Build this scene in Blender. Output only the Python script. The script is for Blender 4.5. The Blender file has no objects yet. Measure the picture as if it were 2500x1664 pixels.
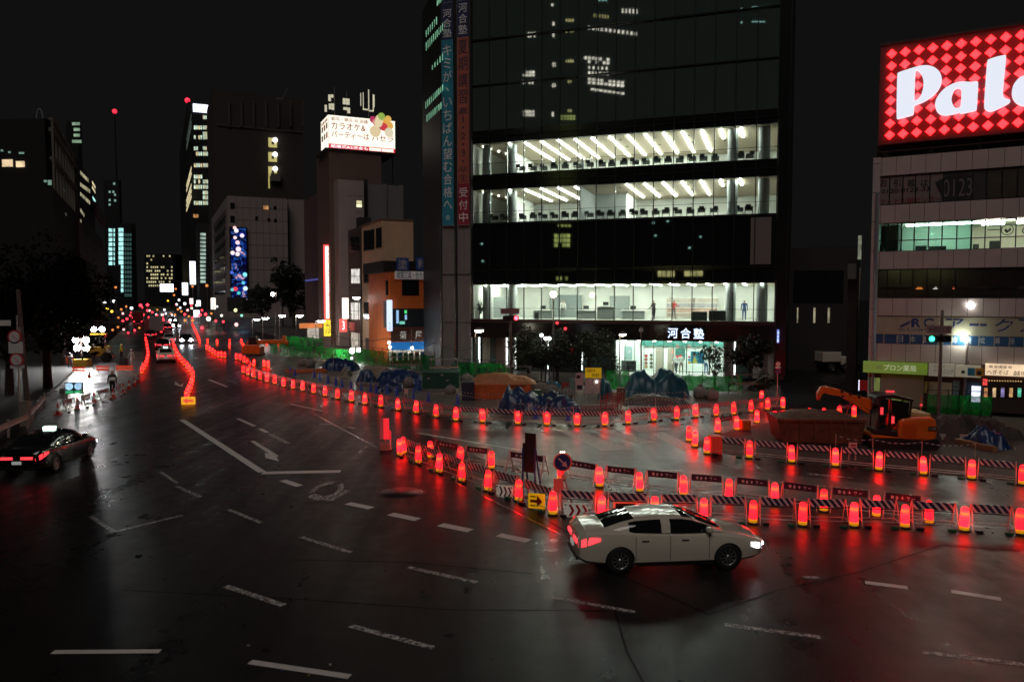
import bpy, bmesh, math, random
from mathutils import Vector, Matrix

random.seed(11)
S = bpy.context.scene
COL = S.collection
pi = math.pi
R = math.radians

# ------------------------------------------------------------------ camera, sky, fill lamp, exposure
F, CX, CY, HZ, CAM_H = 1875.0, 1250.0, 832.0, 728.0, 6.7
PITCH = math.atan((CY - HZ) / F)
cam_data = bpy.data.cameras.new('camera')
cam = bpy.data.objects.new('camera', cam_data)
COL.objects.link(cam)
cam.location = (0, 0, CAM_H)
cam.rotation_euler = (pi / 2 - PITCH, 0, 0)
cam_data.sensor_width = 36.0
cam_data.lens = 36.0 * F / 2500.0
cam_data.clip_start = 0.1
cam_data.clip_end = 3000
cam_data.dof.use_dof = True
cam_data.dof.focus_distance = 31.0
cam_data.dof.aperture_fstop = 0.75
S.camera = cam

world = bpy.data.worlds.new('World')
S.world = world
world.use_nodes = True
wn = world.node_tree
wn.nodes.clear()
w_out = wn.nodes.new('ShaderNodeOutputWorld')
w_bg = wn.nodes.new('ShaderNodeBackground')
w_bg.inputs['Color'].default_value = (0.97, 1.0, 0.97, 1)
w_bg.inputs['Strength'].default_value = 0.0052          # black city sky
wn.links.new(w_bg.outputs[0], w_out.inputs[0])

sun_data = bpy.data.lights.new('night_glow', 'SUN')    # added fill lamp for city glow, lifts the blacks
sun_data.energy = 0.46
sun_data.angle = R(30)
sun_data.color = (1.0, 0.90, 0.86)
sun = bpy.data.objects.new('night_glow', sun_data)
COL.objects.link(sun)
sun.rotation_euler = Vector((0.2, 1.0, -1.3)).to_track_quat('-Z', 'Y').to_euler()

S.view_settings.view_transform = 'Standard'
S.view_settings.look = 'None'
S.view_settings.exposure = 0
S.view_settings.gamma = 1
S.render.engine = 'CYCLES'
S.cycles.use_denoising = True
S.cycles.max_bounces = 6
S.cycles.diffuse_bounces = 3
S.cycles.glossy_bounces = 3
S.cycles.transmission_bounces = 3
S.cycles.transparent_max_bounces = 10
S.cycles.sample_clamp_indirect = 3.0
S.cycles.sample_clamp_direct = 0.0
S.cycles.caustics_reflective = False
S.cycles.caustics_refractive = False

# ------------------------------------------------------------------ surveying helpers
def ray(u, v):
    x = (u - CX) / F
    y = -(v - CY) / F
    c, s = math.cos(PITCH), math.sin(PITCH)
    return Vector((x, c + y * s, -s + y * c))

def G(u, v, z=0.0):
    d = ray(u, v)
    t = (z - CAM_H) / d.z
    return Vector((d.x * t, d.y * t, z))

def A(u, v, Y):
    d = ray(u, v)
    t = Y / d.y
    return Vector((d.x * t, Y, CAM_H + d.z * t))

SD = Vector((-0.419, 0.908)).normalized()      # along the avenue
ND = Vector((SD.y, -SD.x))                      # across it, to the right

def on_b(u, b):
    """depth Y where the sight line of column u meets the line b = const beside the avenue"""
    x = (u - CX) / F
    return b / (x * ND.x + ND.y)

class Fac:
    """a vertical plane: x runs to the right along the front, y goes into the building, z up"""
    def __init__(self, u, Y, d):
        d = Vector(d).normalized()
        self.d = d
        self.p = Vector(((u - CX) / F * Y, Y))
        self.rot = math.atan2(d.y, d.x)
        self.n = Vector((-d.y, d.x))
    def at(self, u, v, off=0.0):
        r = ray(u, v)
        p = self.p + self.n * off
        # t*r.xy = p + s*d
        det = r.x * (-self.d.y) - r.y * (-self.d.x)
        t = (p.x * (-self.d.y) - p.y * (-self.d.x)) / det
        q = Vector((r.x * t, r.y * t))
        return (q - p).dot(self.d), CAM_H + r.z * t
    def s(self, u, v=728, off=0.0):
        return self.at(u, v, off)[0]
    def z(self, u, v, off=0.0):
        return self.at(u, v, off)[1]
    def loc(self, z=0.0):
        return (self.p.x, self.p.y, z)

# ------------------------------------------------------------------ materials
def lin(r, g, b):
    def f(c):
        c /= 255.0
        return c / 12.92 if c <= 0.04045 else ((c + 0.055) / 1.055) ** 2.4
    return (f(r), f(g), f(b))

_M = {}
def mat(name, col=(0.5, 0.5, 0.5), rough=0.6, metal=0.0, emit=None, es=0.0, vary=0.0, scale=4.0,
        bump=0.0, bscale=40.0, spec=0.5, coat=0.0, trans=0.0):
    if name in _M:
        return _M[name]
    m = bpy.data.materials.new(name)
    m.use_nodes = True
    nt = m.node_tree
    b = nt.nodes['Principled BSDF']
    b.inputs['Base Color'].default_value = (*col, 1)
    b.inputs['Roughness'].default_value = rough
    b.inputs['Metallic'].default_value = metal
    b.inputs['Specular IOR Level'].default_value = spec
    b.inputs['Coat Weight'].default_value = coat
    b.inputs['Transmission Weight'].default_value = trans
    if emit:
        b.inputs['Emission Color'].default_value = (*emit, 1)
        b.inputs['Emission Strength'].default_value = es
    if vary > 0 or bump > 0:
        tc = nt.nodes.new('ShaderNodeTexCoord')
    if vary > 0:
        n = nt.nodes.new('ShaderNodeTexNoise')
        n.inputs['Scale'].default_value = scale
        n.inputs['Detail'].default_value = 6
        n.inputs['Roughness'].default_value = 0.65
        nt.links.new(tc.outputs['Object'], n.inputs['Vector'])
        r = nt.nodes.new('ShaderNodeValToRGB')
        r.color_ramp.elements[0].position = 0.3
        r.color_ramp.elements[1].position = 0.7
        r.color_ramp.elements[0].color = (*[c * (1 - vary) for c in col], 1)
        r.color_ramp.elements[1].color = (*[min(1, c * (1 + vary)) for c in col], 1)
        nt.links.new(n.outputs['Fac'], r.inputs[0])
        nt.links.new(r.outputs[0], b.inputs['Base Color'])
        rr = nt.nodes.new('ShaderNodeMapRange')
        rr.inputs['To Min'].default_value = max(0.03, rough - 0.12)
        rr.inputs['To Max'].default_value = min(1, rough + 0.12)
        nt.links.new(n.outputs['Fac'], rr.inputs['Value'])
        nt.links.new(rr.outputs[0], b.inputs['Roughness'])
    if bump > 0:
        n2 = nt.nodes.new('ShaderNodeTexNoise')
        n2.inputs['Scale'].default_value = bscale
        n2.inputs['Detail'].default_value = 4
        nt.links.new(tc.outputs['Object'], n2.inputs['Vector'])
        bp = nt.nodes.new('ShaderNodeBump')
        bp.inputs['Strength'].default_value = bump
        bp.inputs['Distance'].default_value = 0.02
        nt.links.new(n2.outputs['Fac'], bp.inputs['Height'])
        nt.links.new(bp.outputs[0], b.inputs['Normal'])
    _M[name] = m
    return m

def glow(name, col, s, vary=0.0, scale=3.0):
    """a surface that gives off light"""
    if name in _M:
        return _M[name]
    m = bpy.data.materials.new(name)
    m.use_nodes = True
    nt = m.node_tree
    b = nt.nodes['Principled BSDF']
    b.inputs['Base Color'].default_value = (0.25, 0.25, 0.25, 1)
    b.inputs['Roughness'].default_value = 0.5
    b.inputs['Emission Color'].default_value = (*col, 1)
    b.inputs['Emission Strength'].default_value = s
    if vary > 0:
        tc = nt.nodes.new('ShaderNodeTexCoord')
        n = nt.nodes.new('ShaderNodeTexNoise')
        n.inputs['Scale'].default_value = scale
        n.inputs['Detail'].default_value = 3
        nt.links.new(tc.outputs['Object'], n.inputs['Vector'])
        mr = nt.nodes.new('ShaderNodeMapRange')
        mr.inputs['From Min'].default_value = 0.3
        mr.inputs['From Max'].default_value = 0.7
        mr.inputs['To Min'].default_value = s * (1 - vary)
        mr.inputs['To Max'].default_value = s * (1 + vary)
        nt.links.new(n.outputs['Fac'], mr.inputs['Value'])
        nt.links.new(mr.outputs[0], b.inputs['Emission Strength'])
    _M[name] = m
    return m

def thin_glass(name, tint=(0.9, 0.97, 0.93), refl=0.08):
    if name in _M:
        return _M[name]
    m = bpy.data.materials.new(name)
    m.use_nodes = True
    nt = m.node_tree
    nt.nodes.clear()
    o = nt.nodes.new('ShaderNodeOutputMaterial')
    t = nt.nodes.new('ShaderNodeBsdfTransparent')
    t.inputs['Color'].default_value = (*tint, 1)
    g = nt.nodes.new('ShaderNodeBsdfGlossy')
    g.inputs['Roughness'].default_value = 0.02
    fr = nt.nodes.new('ShaderNodeFresnel')
    fr.inputs['IOR'].default_value = 1.5
    mx = nt.nodes.new('ShaderNodeMixShader')
    nt.links.new(fr.outputs[0], mx.inputs[0])
    nt.links.new(t.outputs[0], mx.inputs[1])
    nt.links.new(g.outputs[0], mx.inputs[2])
    nt.links.new(mx.outputs[0], o.inputs[0])
    _M[name] = m
    return m

def stripe_mat(name, ca, cb, period, duty=0.5, slope=1.0, rough=0.45, axis='X'):
    """diagonal painted stripes (flat print on a board)"""
    if name in _M:
        return _M[name]
    m = bpy.data.materials.new(name)
    m.use_nodes = True
    nt = m.node_tree
    b = nt.nodes['Principled BSDF']
    b.inputs['Roughness'].default_value = rough
    tc = nt.nodes.new('ShaderNodeTexCoord')
    sp = nt.nodes.new('ShaderNodeSeparateXYZ')
    nt.links.new(tc.outputs['Object'], sp.inputs[0])
    mz = nt.nodes.new('ShaderNodeMath'); mz.operation = 'MULTIPLY'; mz.inputs[1].default_value = slope
    nt.links.new(sp.outputs['Z'], mz.inputs[0])
    ad = nt.nodes.new('ShaderNodeMath'); ad.operation = 'SUBTRACT'
    nt.links.new(sp.outputs[axis], ad.inputs[0]); nt.links.new(mz.outputs[0], ad.inputs[1])
    md = nt.nodes.new('ShaderNodeMath'); md.operation = 'FLOORED_MODULO'; md.inputs[1].default_value = period
    nt.links.new(ad.outputs[0], md.inputs[0])
    lt = nt.nodes.new('ShaderNodeMath'); lt.operation = 'LESS_THAN'; lt.inputs[1].default_value = period * duty
    nt.links.new(md.outputs[0], lt.inputs[0])
    mx = nt.nodes.new('ShaderNodeMix'); mx.data_type = 'RGBA'
    mx.inputs['A'].default_value = (*ca, 1); mx.inputs['B'].default_value = (*cb, 1)
    nt.links.new(lt.outputs[0], mx.inputs['Factor'])
    nt.links.new(mx.outputs['Result'], b.inputs['Base Color'])
    _M[name] = m
    return m

# ------------------------------------------------------------------ mesh collector
class MB:
    def __init__(self):
        self.v, self.f, self.sm = [], [], []
    def add(self, vs, fs, smooth=False):
        o = len(self.v)
        self.v += [tuple(p) for p in vs]
        self.f += [tuple(i + o for i in f) for f in fs]
        self.sm += [smooth] * len(fs)
        return self
    def box(self, x0, x1, y0, y1, z0, z1):
        vs = [(x0, y0, z0), (x1, y0, z0), (x1, y1, z0), (x0, y1, z0), (x0, y0, z1), (x1, y0, z1), (x1, y1, z1), (x0, y1, z1)]
        return self.add(vs, [(0, 3, 2, 1), (4, 5, 6, 7), (0, 1, 5, 4), (1, 2, 6, 5), (2, 3, 7, 6), (3, 0, 4, 7)])
    def quad(self, a, b, c, d):
        return self.add([a, b, c, d], [(0, 1, 2, 3)])
    def prism(self, poly, z0, z1):
        n = len(poly)
        vs = [(p[0], p[1], z0) for p in poly] + [(p[0], p[1], z1) for p in poly]
        fs = [tuple(range(n - 1, -1, -1)), tuple(range(n, 2 * n))]
        fs += [(i, (i + 1) % n, n + (i + 1) % n, n + i) for i in range(n)]
        return self.add(vs, fs)
    def xprism(self, poly, y0, y1):
        """poly in (x, z), extruded along y"""
        n = len(poly)
        vs = [(p[0], y0, p[1]) for p in poly] + [(p[0], y1, p[1]) for p in poly]
        fs = [tuple(range(n)), tuple(range(2 * n - 1, n - 1, -1))]
        fs += [(i, n + i, n + (i + 1) % n, (i + 1) % n) for i in range(n)]
        return self.add(vs, fs)
    def bar(self, p, q, w, h=None):
        """a square bar from p to q"""
        p, q = Vector(p), Vector(q)
        h = h or w
        d = (q - p).normalized()
        up = Vector((0, 0, 1)) if abs(d.z) < 0.95 else Vector((0, 1, 0))
        s = d.cross(up).normalized() * w / 2
        t = s.cross(d).normalized() * h / 2
        vs = [p - s - t, p + s - t, p + s + t, p - s + t, q - s - t, q + s - t, q + s + t, q - s + t]
        return self.add(vs, [(0, 1, 2, 3), (7, 6, 5, 4), (0, 4, 5, 1), (1, 5, 6, 2), (2, 6, 7, 3), (3, 7, 4, 0)])
    def tube(self, p, q, r0, r1=None, n=10, caps=True):
        p, q = Vector(p), Vector(q)
        r1 = r0 if r1 is None else r1
        d = (q - p).normalized()
        up = Vector((0, 0, 1)) if abs(d.z) < 0.95 else Vector((1, 0, 0))
        s = d.cross(up).normalized(); t = d.cross(s).normalized()
        vs = []
        for c, r in ((p, r0), (q, r1)):
            for i in range(n):
                a = 2 * pi * i / n
                vs.append(c + s * (r * math.cos(a)) + t * (r * math.sin(a)))
        fs = [(i, n + i, n + (i + 1) % n, (i + 1) % n) for i in range(n)]
        self.add(vs, fs, True)
        if caps:
            self.add(vs[:n], [tuple(range(n))]); self.add(vs[n:], [tuple(range(n - 1, -1, -1))])
        return self
    def lathe(self, prof, n=14, c=(0, 0, 0)):
        """profile (r, z) turned about z"""
        vs, fs = [], []
        for (r, z) in prof:
            for i in range(n):
                a = 2 * pi * i / n
                vs.append((c[0] + r * math.cos(a), c[1] + r * math.sin(a), c[2] + z))
        for k in range(len(prof) - 1):
            for i in range(n):
                j = (i + 1) % n
                fs.append((k * n + i, k * n + j, (k + 1) * n + j, (k + 1) * n + i))
        return self.add(vs, fs, True)
    def ball(self, c, r, n=10, sz=1.0):
        prof = [(max(1e-4, r * math.sin(pi * k / n)), -r * sz * math.cos(pi * k / n)) for k in range(n + 1)]
        return self.lathe(prof, n + 2, c)
    def grid(self, P, smooth=True, flip=False):
        """P[i][j] points -> sheet"""
        ni, nj = len(P), len(P[0])
        vs = [p for row in P for p in row]
        fs = []
        for i in range(ni - 1):
            for j in range(nj - 1):
                q = (i * nj + j, i * nj + j + 1, (i + 1) * nj + j + 1, (i + 1) * nj + j)
                fs.append(q[::-1] if flip else q)
        return self.add(vs, fs, smooth)
    def mesh(self, name):
        me = bpy.data.meshes.new(name)
        me.from_pydata(self.v, [], self.f)
        me.polygons.foreach_set('use_smooth', self.sm)
        me.update()
        return me
    def build(self, name, m, parent=None, loc=None, rotz=None):
        me = self.mesh(name)
        if m:
            me.materials.append(m)
        return put(name, me, parent, loc, rotz)

def put(name, me, parent=None, loc=None, rotz=None):
    o = bpy.data.objects.new(name, me)
    COL.objects.link(o)
    if parent:
        o.parent = parent
    if loc is not None:
        o.location = loc
    if rotz is not None:
        o.rotation_euler = (0, 0, rotz)
    return o

def tag(o, label, cat, group=None):
    o['label'] = label
    o['category'] = cat
    if group:
        o['group'] = group
    return o

def thing(name, label, cat, loc=(0, 0, 0), rotz=0.0, group=None):
    o = bpy.data.objects.new(name, None)
    o.empty_display_size = 0.2
    COL.objects.link(o)
    o.location = loc
    o.rotation_euler = (0, 0, rotz)
    return tag(o, label, cat, group)

def struct(name, mb, m, parent=None):
    o = mb.build(name, m, parent)
    if not parent:
        o['kind'] = 'structure'
    return o

def dup(root, loc, rotz, label, group=None, scale=None):
    r = root.copy()
    COL.objects.link(r)
    r.location = loc
    r.rotation_euler = (0, 0, rotz)
    r['label'] = label
    if group:
        r['group'] = group
    if scale:
        r.scale = scale
    for ch in list(root.children):
        c = ch.copy(); COL.objects.link(c); c.parent = r
        for g in list(ch.children):
            k = g.copy(); COL.objects.link(k); k.parent = c
    return r

def bevel(o, w, seg=2):
    md = o.modifiers.new('bevel', 'BEVEL')
    md.width = w
    md.segments = seg
    md.limit_method = 'ANGLE'
    md.angle_limit = R(40)
    return o

def applied(o):
    """bake the modifiers of o into its mesh"""
    dg = bpy.context.evaluated_depsgraph_get()
    me = bpy.data.meshes.new_from_object(o.evaluated_get(dg))
    o.modifiers.clear()
    o.data = me
    return o

ORD = ['first', 'second', 'third', 'fourth', 'fifth', 'sixth', 'seventh', 'eighth', 'ninth', 'tenth', 'eleventh', 'twelfth',
       'thirteenth', 'fourteenth', 'fifteenth', 'sixteenth', 'seventeenth', 'eighteenth', 'nineteenth', 'twentieth']
def ordinal(i):
    if i < 20:
        return ORD[i]
    t = {2: 'twenty', 3: 'thirty', 4: 'forty'}[(i + 1) // 10]
    r = (i + 1) % 10
    return {2: 'twentieth', 3: 'thirtieth', 4: 'fortieth'}[(i + 1) // 10] if r == 0 else t + '-' + ORD[r - 1]

# ------------------------------------------------------------------ lettering
_T = {}
def glyphs(s, bold=0.0, shear=0.0):
    key = (s, bold, shear)
    if key not in _T:
        c = bpy.data.curves.new('lettering', 'FONT')
        c.body = s
        c.offset = bold
        c.shear = shear
        c.resolution_u = 3
        o = bpy.data.objects.new('lettering', c)
        me = bpy.data.meshes.new_from_object(o)
        bpy.data.objects.remove(o)
        vs = [tuple(v.co) for v in me.vertices]
        fs = [tuple(p.vertices) for p in me.polygons]
        bpy.data.meshes.remove(me)
        xs = [v[0] for v in vs]; ys = [v[1] for v in vs]
        _T[key] = (vs, fs, min(xs), max(xs), min(ys), max(ys))
    return _T[key]

def lettering(s, m, parent, x0, x1, z0, z1, y, bold=0.006, shear=0.0, name='lettering'):
    """a line of text filling the box x0..x1, z0..z1 on a front facing -y"""
    vs, fs, a, b, c, d = glyphs(s, bold, shear)
    mb = MB()
    kx, kz = (x1 - x0) / max(b - a, 1e-5), (z1 - z0) / max(d - c, 1e-5)
    mb.add([(x0 + (v[0] - a) * kx, y, z0 + (v[1] - c) * kz) for v in vs], fs)
    return mb.build(name, m, parent)

def column_text(s, m, parent, x0, x1, ztop, zbot, y, bold=0.005, fill=0.84, name='character'):
    """characters stacked downward, one mesh each"""
    n = len(s)
    h = (ztop - zbot) / n
    for i, ch in enumerate(s):
        if ch == ' ':
            continue
        w = x1 - x0
        zt = ztop - i * h
        vs, fs, a, b, c, d = glyphs(ch, bold)
        k = min(w / 1.0, h * fill)
        mb = MB()
        cx, cz = (x0 + x1) / 2, zt - h / 2
        # keep small marks (commas, dots, long strokes) small
        kx = w / max(b - a, 0.8)
        kz = h * fill / max(d - c, 0.8)
        mb.add([(cx + (v[0] - (a + b) / 2) * kx, y, cz + (v[1] - (c + d) / 2) * kz) for v in vs], fs)
        mb.build(name, m, parent)
# ------------------------------------------------------------------ wet asphalt
def asphalt(name, dark, light, r_wet, r_dry, wet_pos=(0.42, 0.6), seed=0.0, fine=0.35, scale=0.16):
    m = bpy.data.materials.new(name)
    m.use_nodes = True
    nt = m.node_tree
    L = nt.links
    b = nt.nodes['Principled BSDF']
    tc = nt.nodes.new('ShaderNodeTexCoord')
    mp = nt.nodes.new('ShaderNodeMapping')
    mp.inputs['Rotation'].default_value = (0, 0, R(-24.8))
    mp.inputs['Location'].default_value = (seed, seed * 0.7, 0)
    mp.inputs['Scale'].default_value = (1.0, 0.35, 1.0)
    L.new(tc.outputs['Object'], mp.inputs[0])
    big = nt.nodes.new('ShaderNodeTexNoise')
    big.inputs['Scale'].default_value = scale
    big.inputs['Detail'].default_value = 7
    big.inputs['Roughness'].default_value = 0.62
    big.inputs['Distortion'].default_value = 0.6
    L.new(mp.outputs[0], big.inputs['Vector'])
    mid = nt.nodes.new('ShaderNodeTexNoise')
    mid.inputs['Scale'].default_value = 1.7
    mid.inputs['Detail'].default_value = 8
    mid.inputs['Roughness'].default_value = 0.6
    L.new(tc.outputs['Object'], mid.inputs['Vector'])
    gr = nt.nodes.new('ShaderNodeTexNoise')
    gr.inputs['Scale'].default_value = 42
    gr.inputs['Detail'].default_value = 3
    L.new(tc.outputs['Object'], gr.inputs['Vector'])
    mp2 = nt.nodes.new('ShaderNodeMapping')
    mp2.inputs['Rotation'].default_value = (0, 0, R(-24.8)); mp2.inputs['Scale'].default_value = (1.0, 0.05, 1.0)
    L.new(tc.outputs['Object'], mp2.inputs[0])
    trk = nt.nodes.new('ShaderNodeTexNoise'); trk.inputs['Scale'].default_value = 1.3; trk.inputs['Detail'].default_value = 5; trk.inputs['Roughness'].default_value = 0.6
    L.new(mp2.outputs[0], trk.inputs['Vector'])
    # colour
    cr = nt.nodes.new('ShaderNodeValToRGB')
    cr.color_ramp.elements[0].position = 0.3; cr.color_ramp.elements[0].color = (*dark, 1)
    cr.color_ramp.elements[1].position = 0.72; cr.color_ramp.elements[1].color = (*light, 1)
    mx = nt.nodes.new('ShaderNodeMath'); mx.operation = 'MULTIPLY_ADD'; mx.inputs[1].default_value = 0.62
    hl = nt.nodes.new('ShaderNodeMath'); hl.operation = 'MULTIPLY'; hl.inputs[1].default_value = 0.38
    L.new(mid.outputs['Fac'], hl.inputs[0])
    tk = nt.nodes.new('ShaderNodeMath'); tk.operation = 'MULTIPLY_ADD'; tk.inputs[1].default_value = 0.45; tk.inputs[2].default_value = -0.225
    L.new(trk.outputs['Fac'], tk.inputs[0])
    sm = nt.nodes.new('ShaderNodeMath'); sm.operation = 'ADD'
    L.new(hl.outputs[0], sm.inputs[0]); L.new(tk.outputs[0], sm.inputs[1])
    L.new(big.outputs['Fac'], mx.inputs[0]); L.new(sm.outputs[0], mx.inputs[2])
    L.new(mx.outputs[0], cr.inputs[0])
    sp = nt.nodes.new('ShaderNodeMix'); sp.data_type = 'RGBA'; sp.blend_type = 'MULTIPLY'
    sp.inputs['Factor'].default_value = 0.8
    L.new(cr.outputs[0], sp.inputs['A'])
    gm = nt.nodes.new('ShaderNodeMapRange'); gm.inputs['From Min'].default_value = 0.3; gm.inputs['From Max'].default_value = 0.7
    gm.inputs['To Min'].default_value = 0.35; gm.inputs['To Max'].default_value = 1.4
    L.new(gr.outputs['Fac'], gm.inputs['Value'])
    L.new(gm.outputs[0], sp.inputs['B'])
    L.new(sp.outputs['Result'], b.inputs['Base Color'])
    # wetness
    rr = nt.nodes.new('ShaderNodeMapRange')
    rr.inputs['From Min'].default_value = wet_pos[0]; rr.inputs['From Max'].default_value = wet_pos[1]
    rr.inputs['To Min'].default_value = r_wet; rr.inputs['To Max'].default_value = r_dry
    L.new(mx.outputs[0], rr.inputs['Value'])
    L.new(rr.outputs[0], b.inputs['Roughness'])
    b.inputs['Specular IOR Level'].default_value = 0.19
    bp = nt.nodes.new('ShaderNodeBump')
    bp.inputs['Strength'].default_value = fine
    bp.inputs['Distance'].default_value = 0.012
    hh = nt.nodes.new('ShaderNodeMath'); hh.operation = 'MULTIPLY_ADD'; hh.inputs[1].default_value = 0.35
    L.new(gr.outputs['Fac'], hh.inputs[0]); L.new(mid.outputs['Fac'], hh.inputs[2])
    L.new(hh.outputs[0], bp.inputs['Height'])
    L.new(bp.outputs[0], b.inputs['Normal'])
    _M[name] = m
    return m

M_ROAD = asphalt('wet_asphalt', (0.009, 0.009, 0.009), (0.024, 0.022, 0.021), 0.20, 0.52, wet_pos=(0.33, 0.66), fine=0.36, scale=0.13)
M_WORN = asphalt('worn_asphalt', (0.07, 0.065, 0.06), (0.16, 0.15, 0.135), 0.28, 0.5, seed=31.0, scale=0.3)
M_SITE = asphalt('site_concrete', (0.10, 0.088, 0.075), (0.26, 0.23, 0.20), 0.3, 0.6, seed=57.0, scale=0.5)
M_PAVE = asphalt('pavement_concrete', (0.09, 0.085, 0.08), (0.19, 0.18, 0.17), 0.35, 0.6, seed=77.0, scale=0.5)

def worn_paint(name, col, wear):
    m = bpy.data.materials.new(name)
    m.use_nodes = True
    nt = m.node_tree
    b = nt.nodes['Principled BSDF']
    tc = nt.nodes.new('ShaderNodeTexCoord')
    n = nt.nodes.new('ShaderNodeTexNoise'); n.inputs['Scale'].default_value = 9; n.inputs['Detail'].default_value = 9
    n.inputs['Roughness'].default_value = 0.8
    nt.links.new(tc.outputs['Object'], n.inputs['Vector'])
    r = nt.nodes.new('ShaderNodeValToRGB')
    r.color_ramp.elements[0].position = wear - 0.04; r.color_ramp.elements[0].color = (0.03, 0.03, 0.03, 1)
    r.color_ramp.elements[1].position = wear + 0.05; r.color_ramp.elements[1].color = (*col, 1)
    nt.links.new(n.outputs['Fac'], r.inputs[0])
    nt.links.new(r.outputs[0], b.inputs['Base Color'])
    b.inputs['Roughness'].default_value = 0.5
    _M[name] = m
    return m
M_PAINT = worn_paint('road_paint', (0.78, 0.74, 0.70), 0.36)
M_PAINT_W = worn_paint('worn_road_paint', (0.70, 0.67, 0.63), 0.50)

# the ground: one asphalt sheet out to the horizon
road = struct('road', MB().add([(-1500, -60, 0), (1500, -60, 0), (1500, 2500, 0), (-1500, 2500, 0)], [(0, 1, 2, 3)]), M_ROAD)

def sheet(pts, z):
    mb = MB()
    mb.add([(p[0], p[1], z) for p in pts], [tuple(range(len(pts)))])
    return mb

def gp(*uv):
    return [G(u, v) for u, v in uv]

# lighter worn surface inside the junction, between the barricade rows
worn = struct('junction_surface', sheet(gp((1000, 1045), (1190, 1048), (1330, 1052), (1480, 1056), (1640, 1040), (1800, 1024), (1930, 1018),
              (1690, 1120), (1830, 1150), (2050, 1172), (2300, 1200), (2120, 1240), (1800, 1205), (1560, 1178), (1340, 1150), (1180, 1118))[::-1], 0.004), M_WORN)
# pale paint panels of the crossing in the lit middle of the junction
for q in [((1360, 1050), (1415, 1052), (1545, 1096), (1470, 1100)), ((1440, 1046), (1478, 1047), (1600, 1078), (1560, 1084)),
          ((1590, 1060), (1618, 1054), (1700, 1092), (1664, 1098)), ((1530, 1040), (1590, 1036), (1640, 1048), (1560, 1056)),
          ((1310, 1128), (1440, 1140), (1560, 1172), (1420, 1166)), ((1160, 1112), (1250, 1124), (1316, 1146), (1218, 1136)),
          ((1600, 1148), (1660, 1146), (1770, 1182), (1700, 1190))]:
    struct('crossing_bar', sheet(gp(*q)[::-1], 0.008), worn_paint('crossing_paint', (.5, .48, .43), .45), road)

# the building site between the barricades and the houses
site = struct('site_ground', sheet([G(u, v) for u, v in ((560, 838), (660, 905), (800, 945), (980, 995), (1180, 1026), (1480, 1034), (1640, 1018), (1910, 992), (1905, 940), (1500, 925), (1200, 905), (900, 885), (700, 850))][::-1], 0.012), M_SITE)
site2 = struct('excavation_ground', sheet(gp((1690, 1082), (1735, 1104), (1940, 1124), (2260, 1154), (2700, 1195), (2900, 1100), (2700, 1010), (2300, 1006), (1960, 1016), (1800, 1046))[::-1], 0.012),
               mat('dark_soil', (0.035, 0.028, 0.022), 0.75, vary=0.5, scale=1.4, bump=0.8, bscale=6))

# left pavement with kerb
def along(a, b, z=0.0):
    p = SD * a + ND * b
    return (p.x, p.y, z)
mb = MB(); mb.prism([along(30, -7.0)[:2], along(900, -7.0)[:2], along(900, -60)[:2], along(30, -60)[:2]][::-1], 0.0, 0.15)
struct('left_pavement', mb, mat('left_verge', (.022, .022, .02), .85, vary=.4, scale=.8))
mb = MB(); mb.prism([along(92, 18.6)[:2], along(900, 18.6)[:2], along(900, 90)[:2], along(92, 90)[:2]], 0.0, 0.15)
struct('right_pavement', mb, M_PAVE)
# pavement in front of the glass tower and of the corner block
mb = MB(); mb.prism([(-9.5, 64.5), (15.5, 56.2), (17.5, 60), (40, 100), (-9, 90)], 0.0, 0.15)
struct('tower_pavement', mb, M_PAVE)

# painted markings: (u0, v0, u1, v1, width, worn)
MARKS = [(128, 1591, 391, 1589, .16, 0), (610, 1615, 854, 1651, .17, 0), (854, 1526, 1058, 1581, .16, 1), (997, 1384, 1164, 1421, .16, 1),
         (735, 1310, 856, 1348, .16, 1), (557, 1243, 639, 1276, .16, 1), (432, 1187, 490, 1213, .16, 1), (550, 1430, 693, 1477, .18, 2),
         (222, 1260, 278, 1298, .14, 2), (278, 1298, 446, 1257, .16, 1), (444, 1024, 640, 1152, .30, 0), (690, 1172, 732, 1186, .30, 0),
         (849, 1228, 907, 1240, .32, 0), (953, 1254, 1021, 1268, .34, 0), (1075, 1280, 1149, 1295, .34, 0), (1217, 1305, 1291, 1320, .34, 0),
         (580, 1021, 622, 1040, .22, 0), (634, 1046, 652, 1055, .22, 0), (658, 1059, 704, 1082, .22, 1), (1348, 1457, 1551, 1494, .15, 1),
         (1769, 1524, 2003, 1555, .16, 1), (2112, 1421, 2216, 1434, .22, 0), (2322, 1443, 2444, 1462, .22, 0), (2250, 1590, 2500, 1622, .16, 2),
         (1017, 1056, 1269, 1098, .16, 0), (1735, 1160, 2112, 1196, .16, 1), (1970, 1156, 2082, 1166, .16, 2), (710, 986, 787, 1003, .16, 0),
         (509, 926, 555, 944, .2, 0), (555, 927, 578, 936, .2, 1), (668, 985, 712, 988, .12, 2), (1960, 1408, 2000, 1409, .14, 2),
         (780, 1035, 812, 1036, .2, 1), (850, 1042, 868, 1046, .18, 1), (392, 1152, 432, 1178, .14, 2)]
def line_mark(name, p, q, w, m, z=0.006):
    p, q = Vector(p[:2]), Vector(q[:2])
    d = (q - p).normalized(); n = Vector((-d.y, d.x)) * w / 2
    mb = MB()
    mb.add([(*(p - n), z), (*(q - n), z), (*(q + n), z), (*(p + n), z)], [(0, 1, 2, 3)])
    return struct(name, mb, m, road)
for u0, v0, u1, v1, w, k in MARKS:
    line_mark('lane_line', G(u0, v0), G(u1, v1), w, M_PAINT if k == 0 else M_PAINT_W)
line_mark('stop_line', G(640, 1154), G(832, 1150), .45, M_PAINT, 0.0065)
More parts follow.
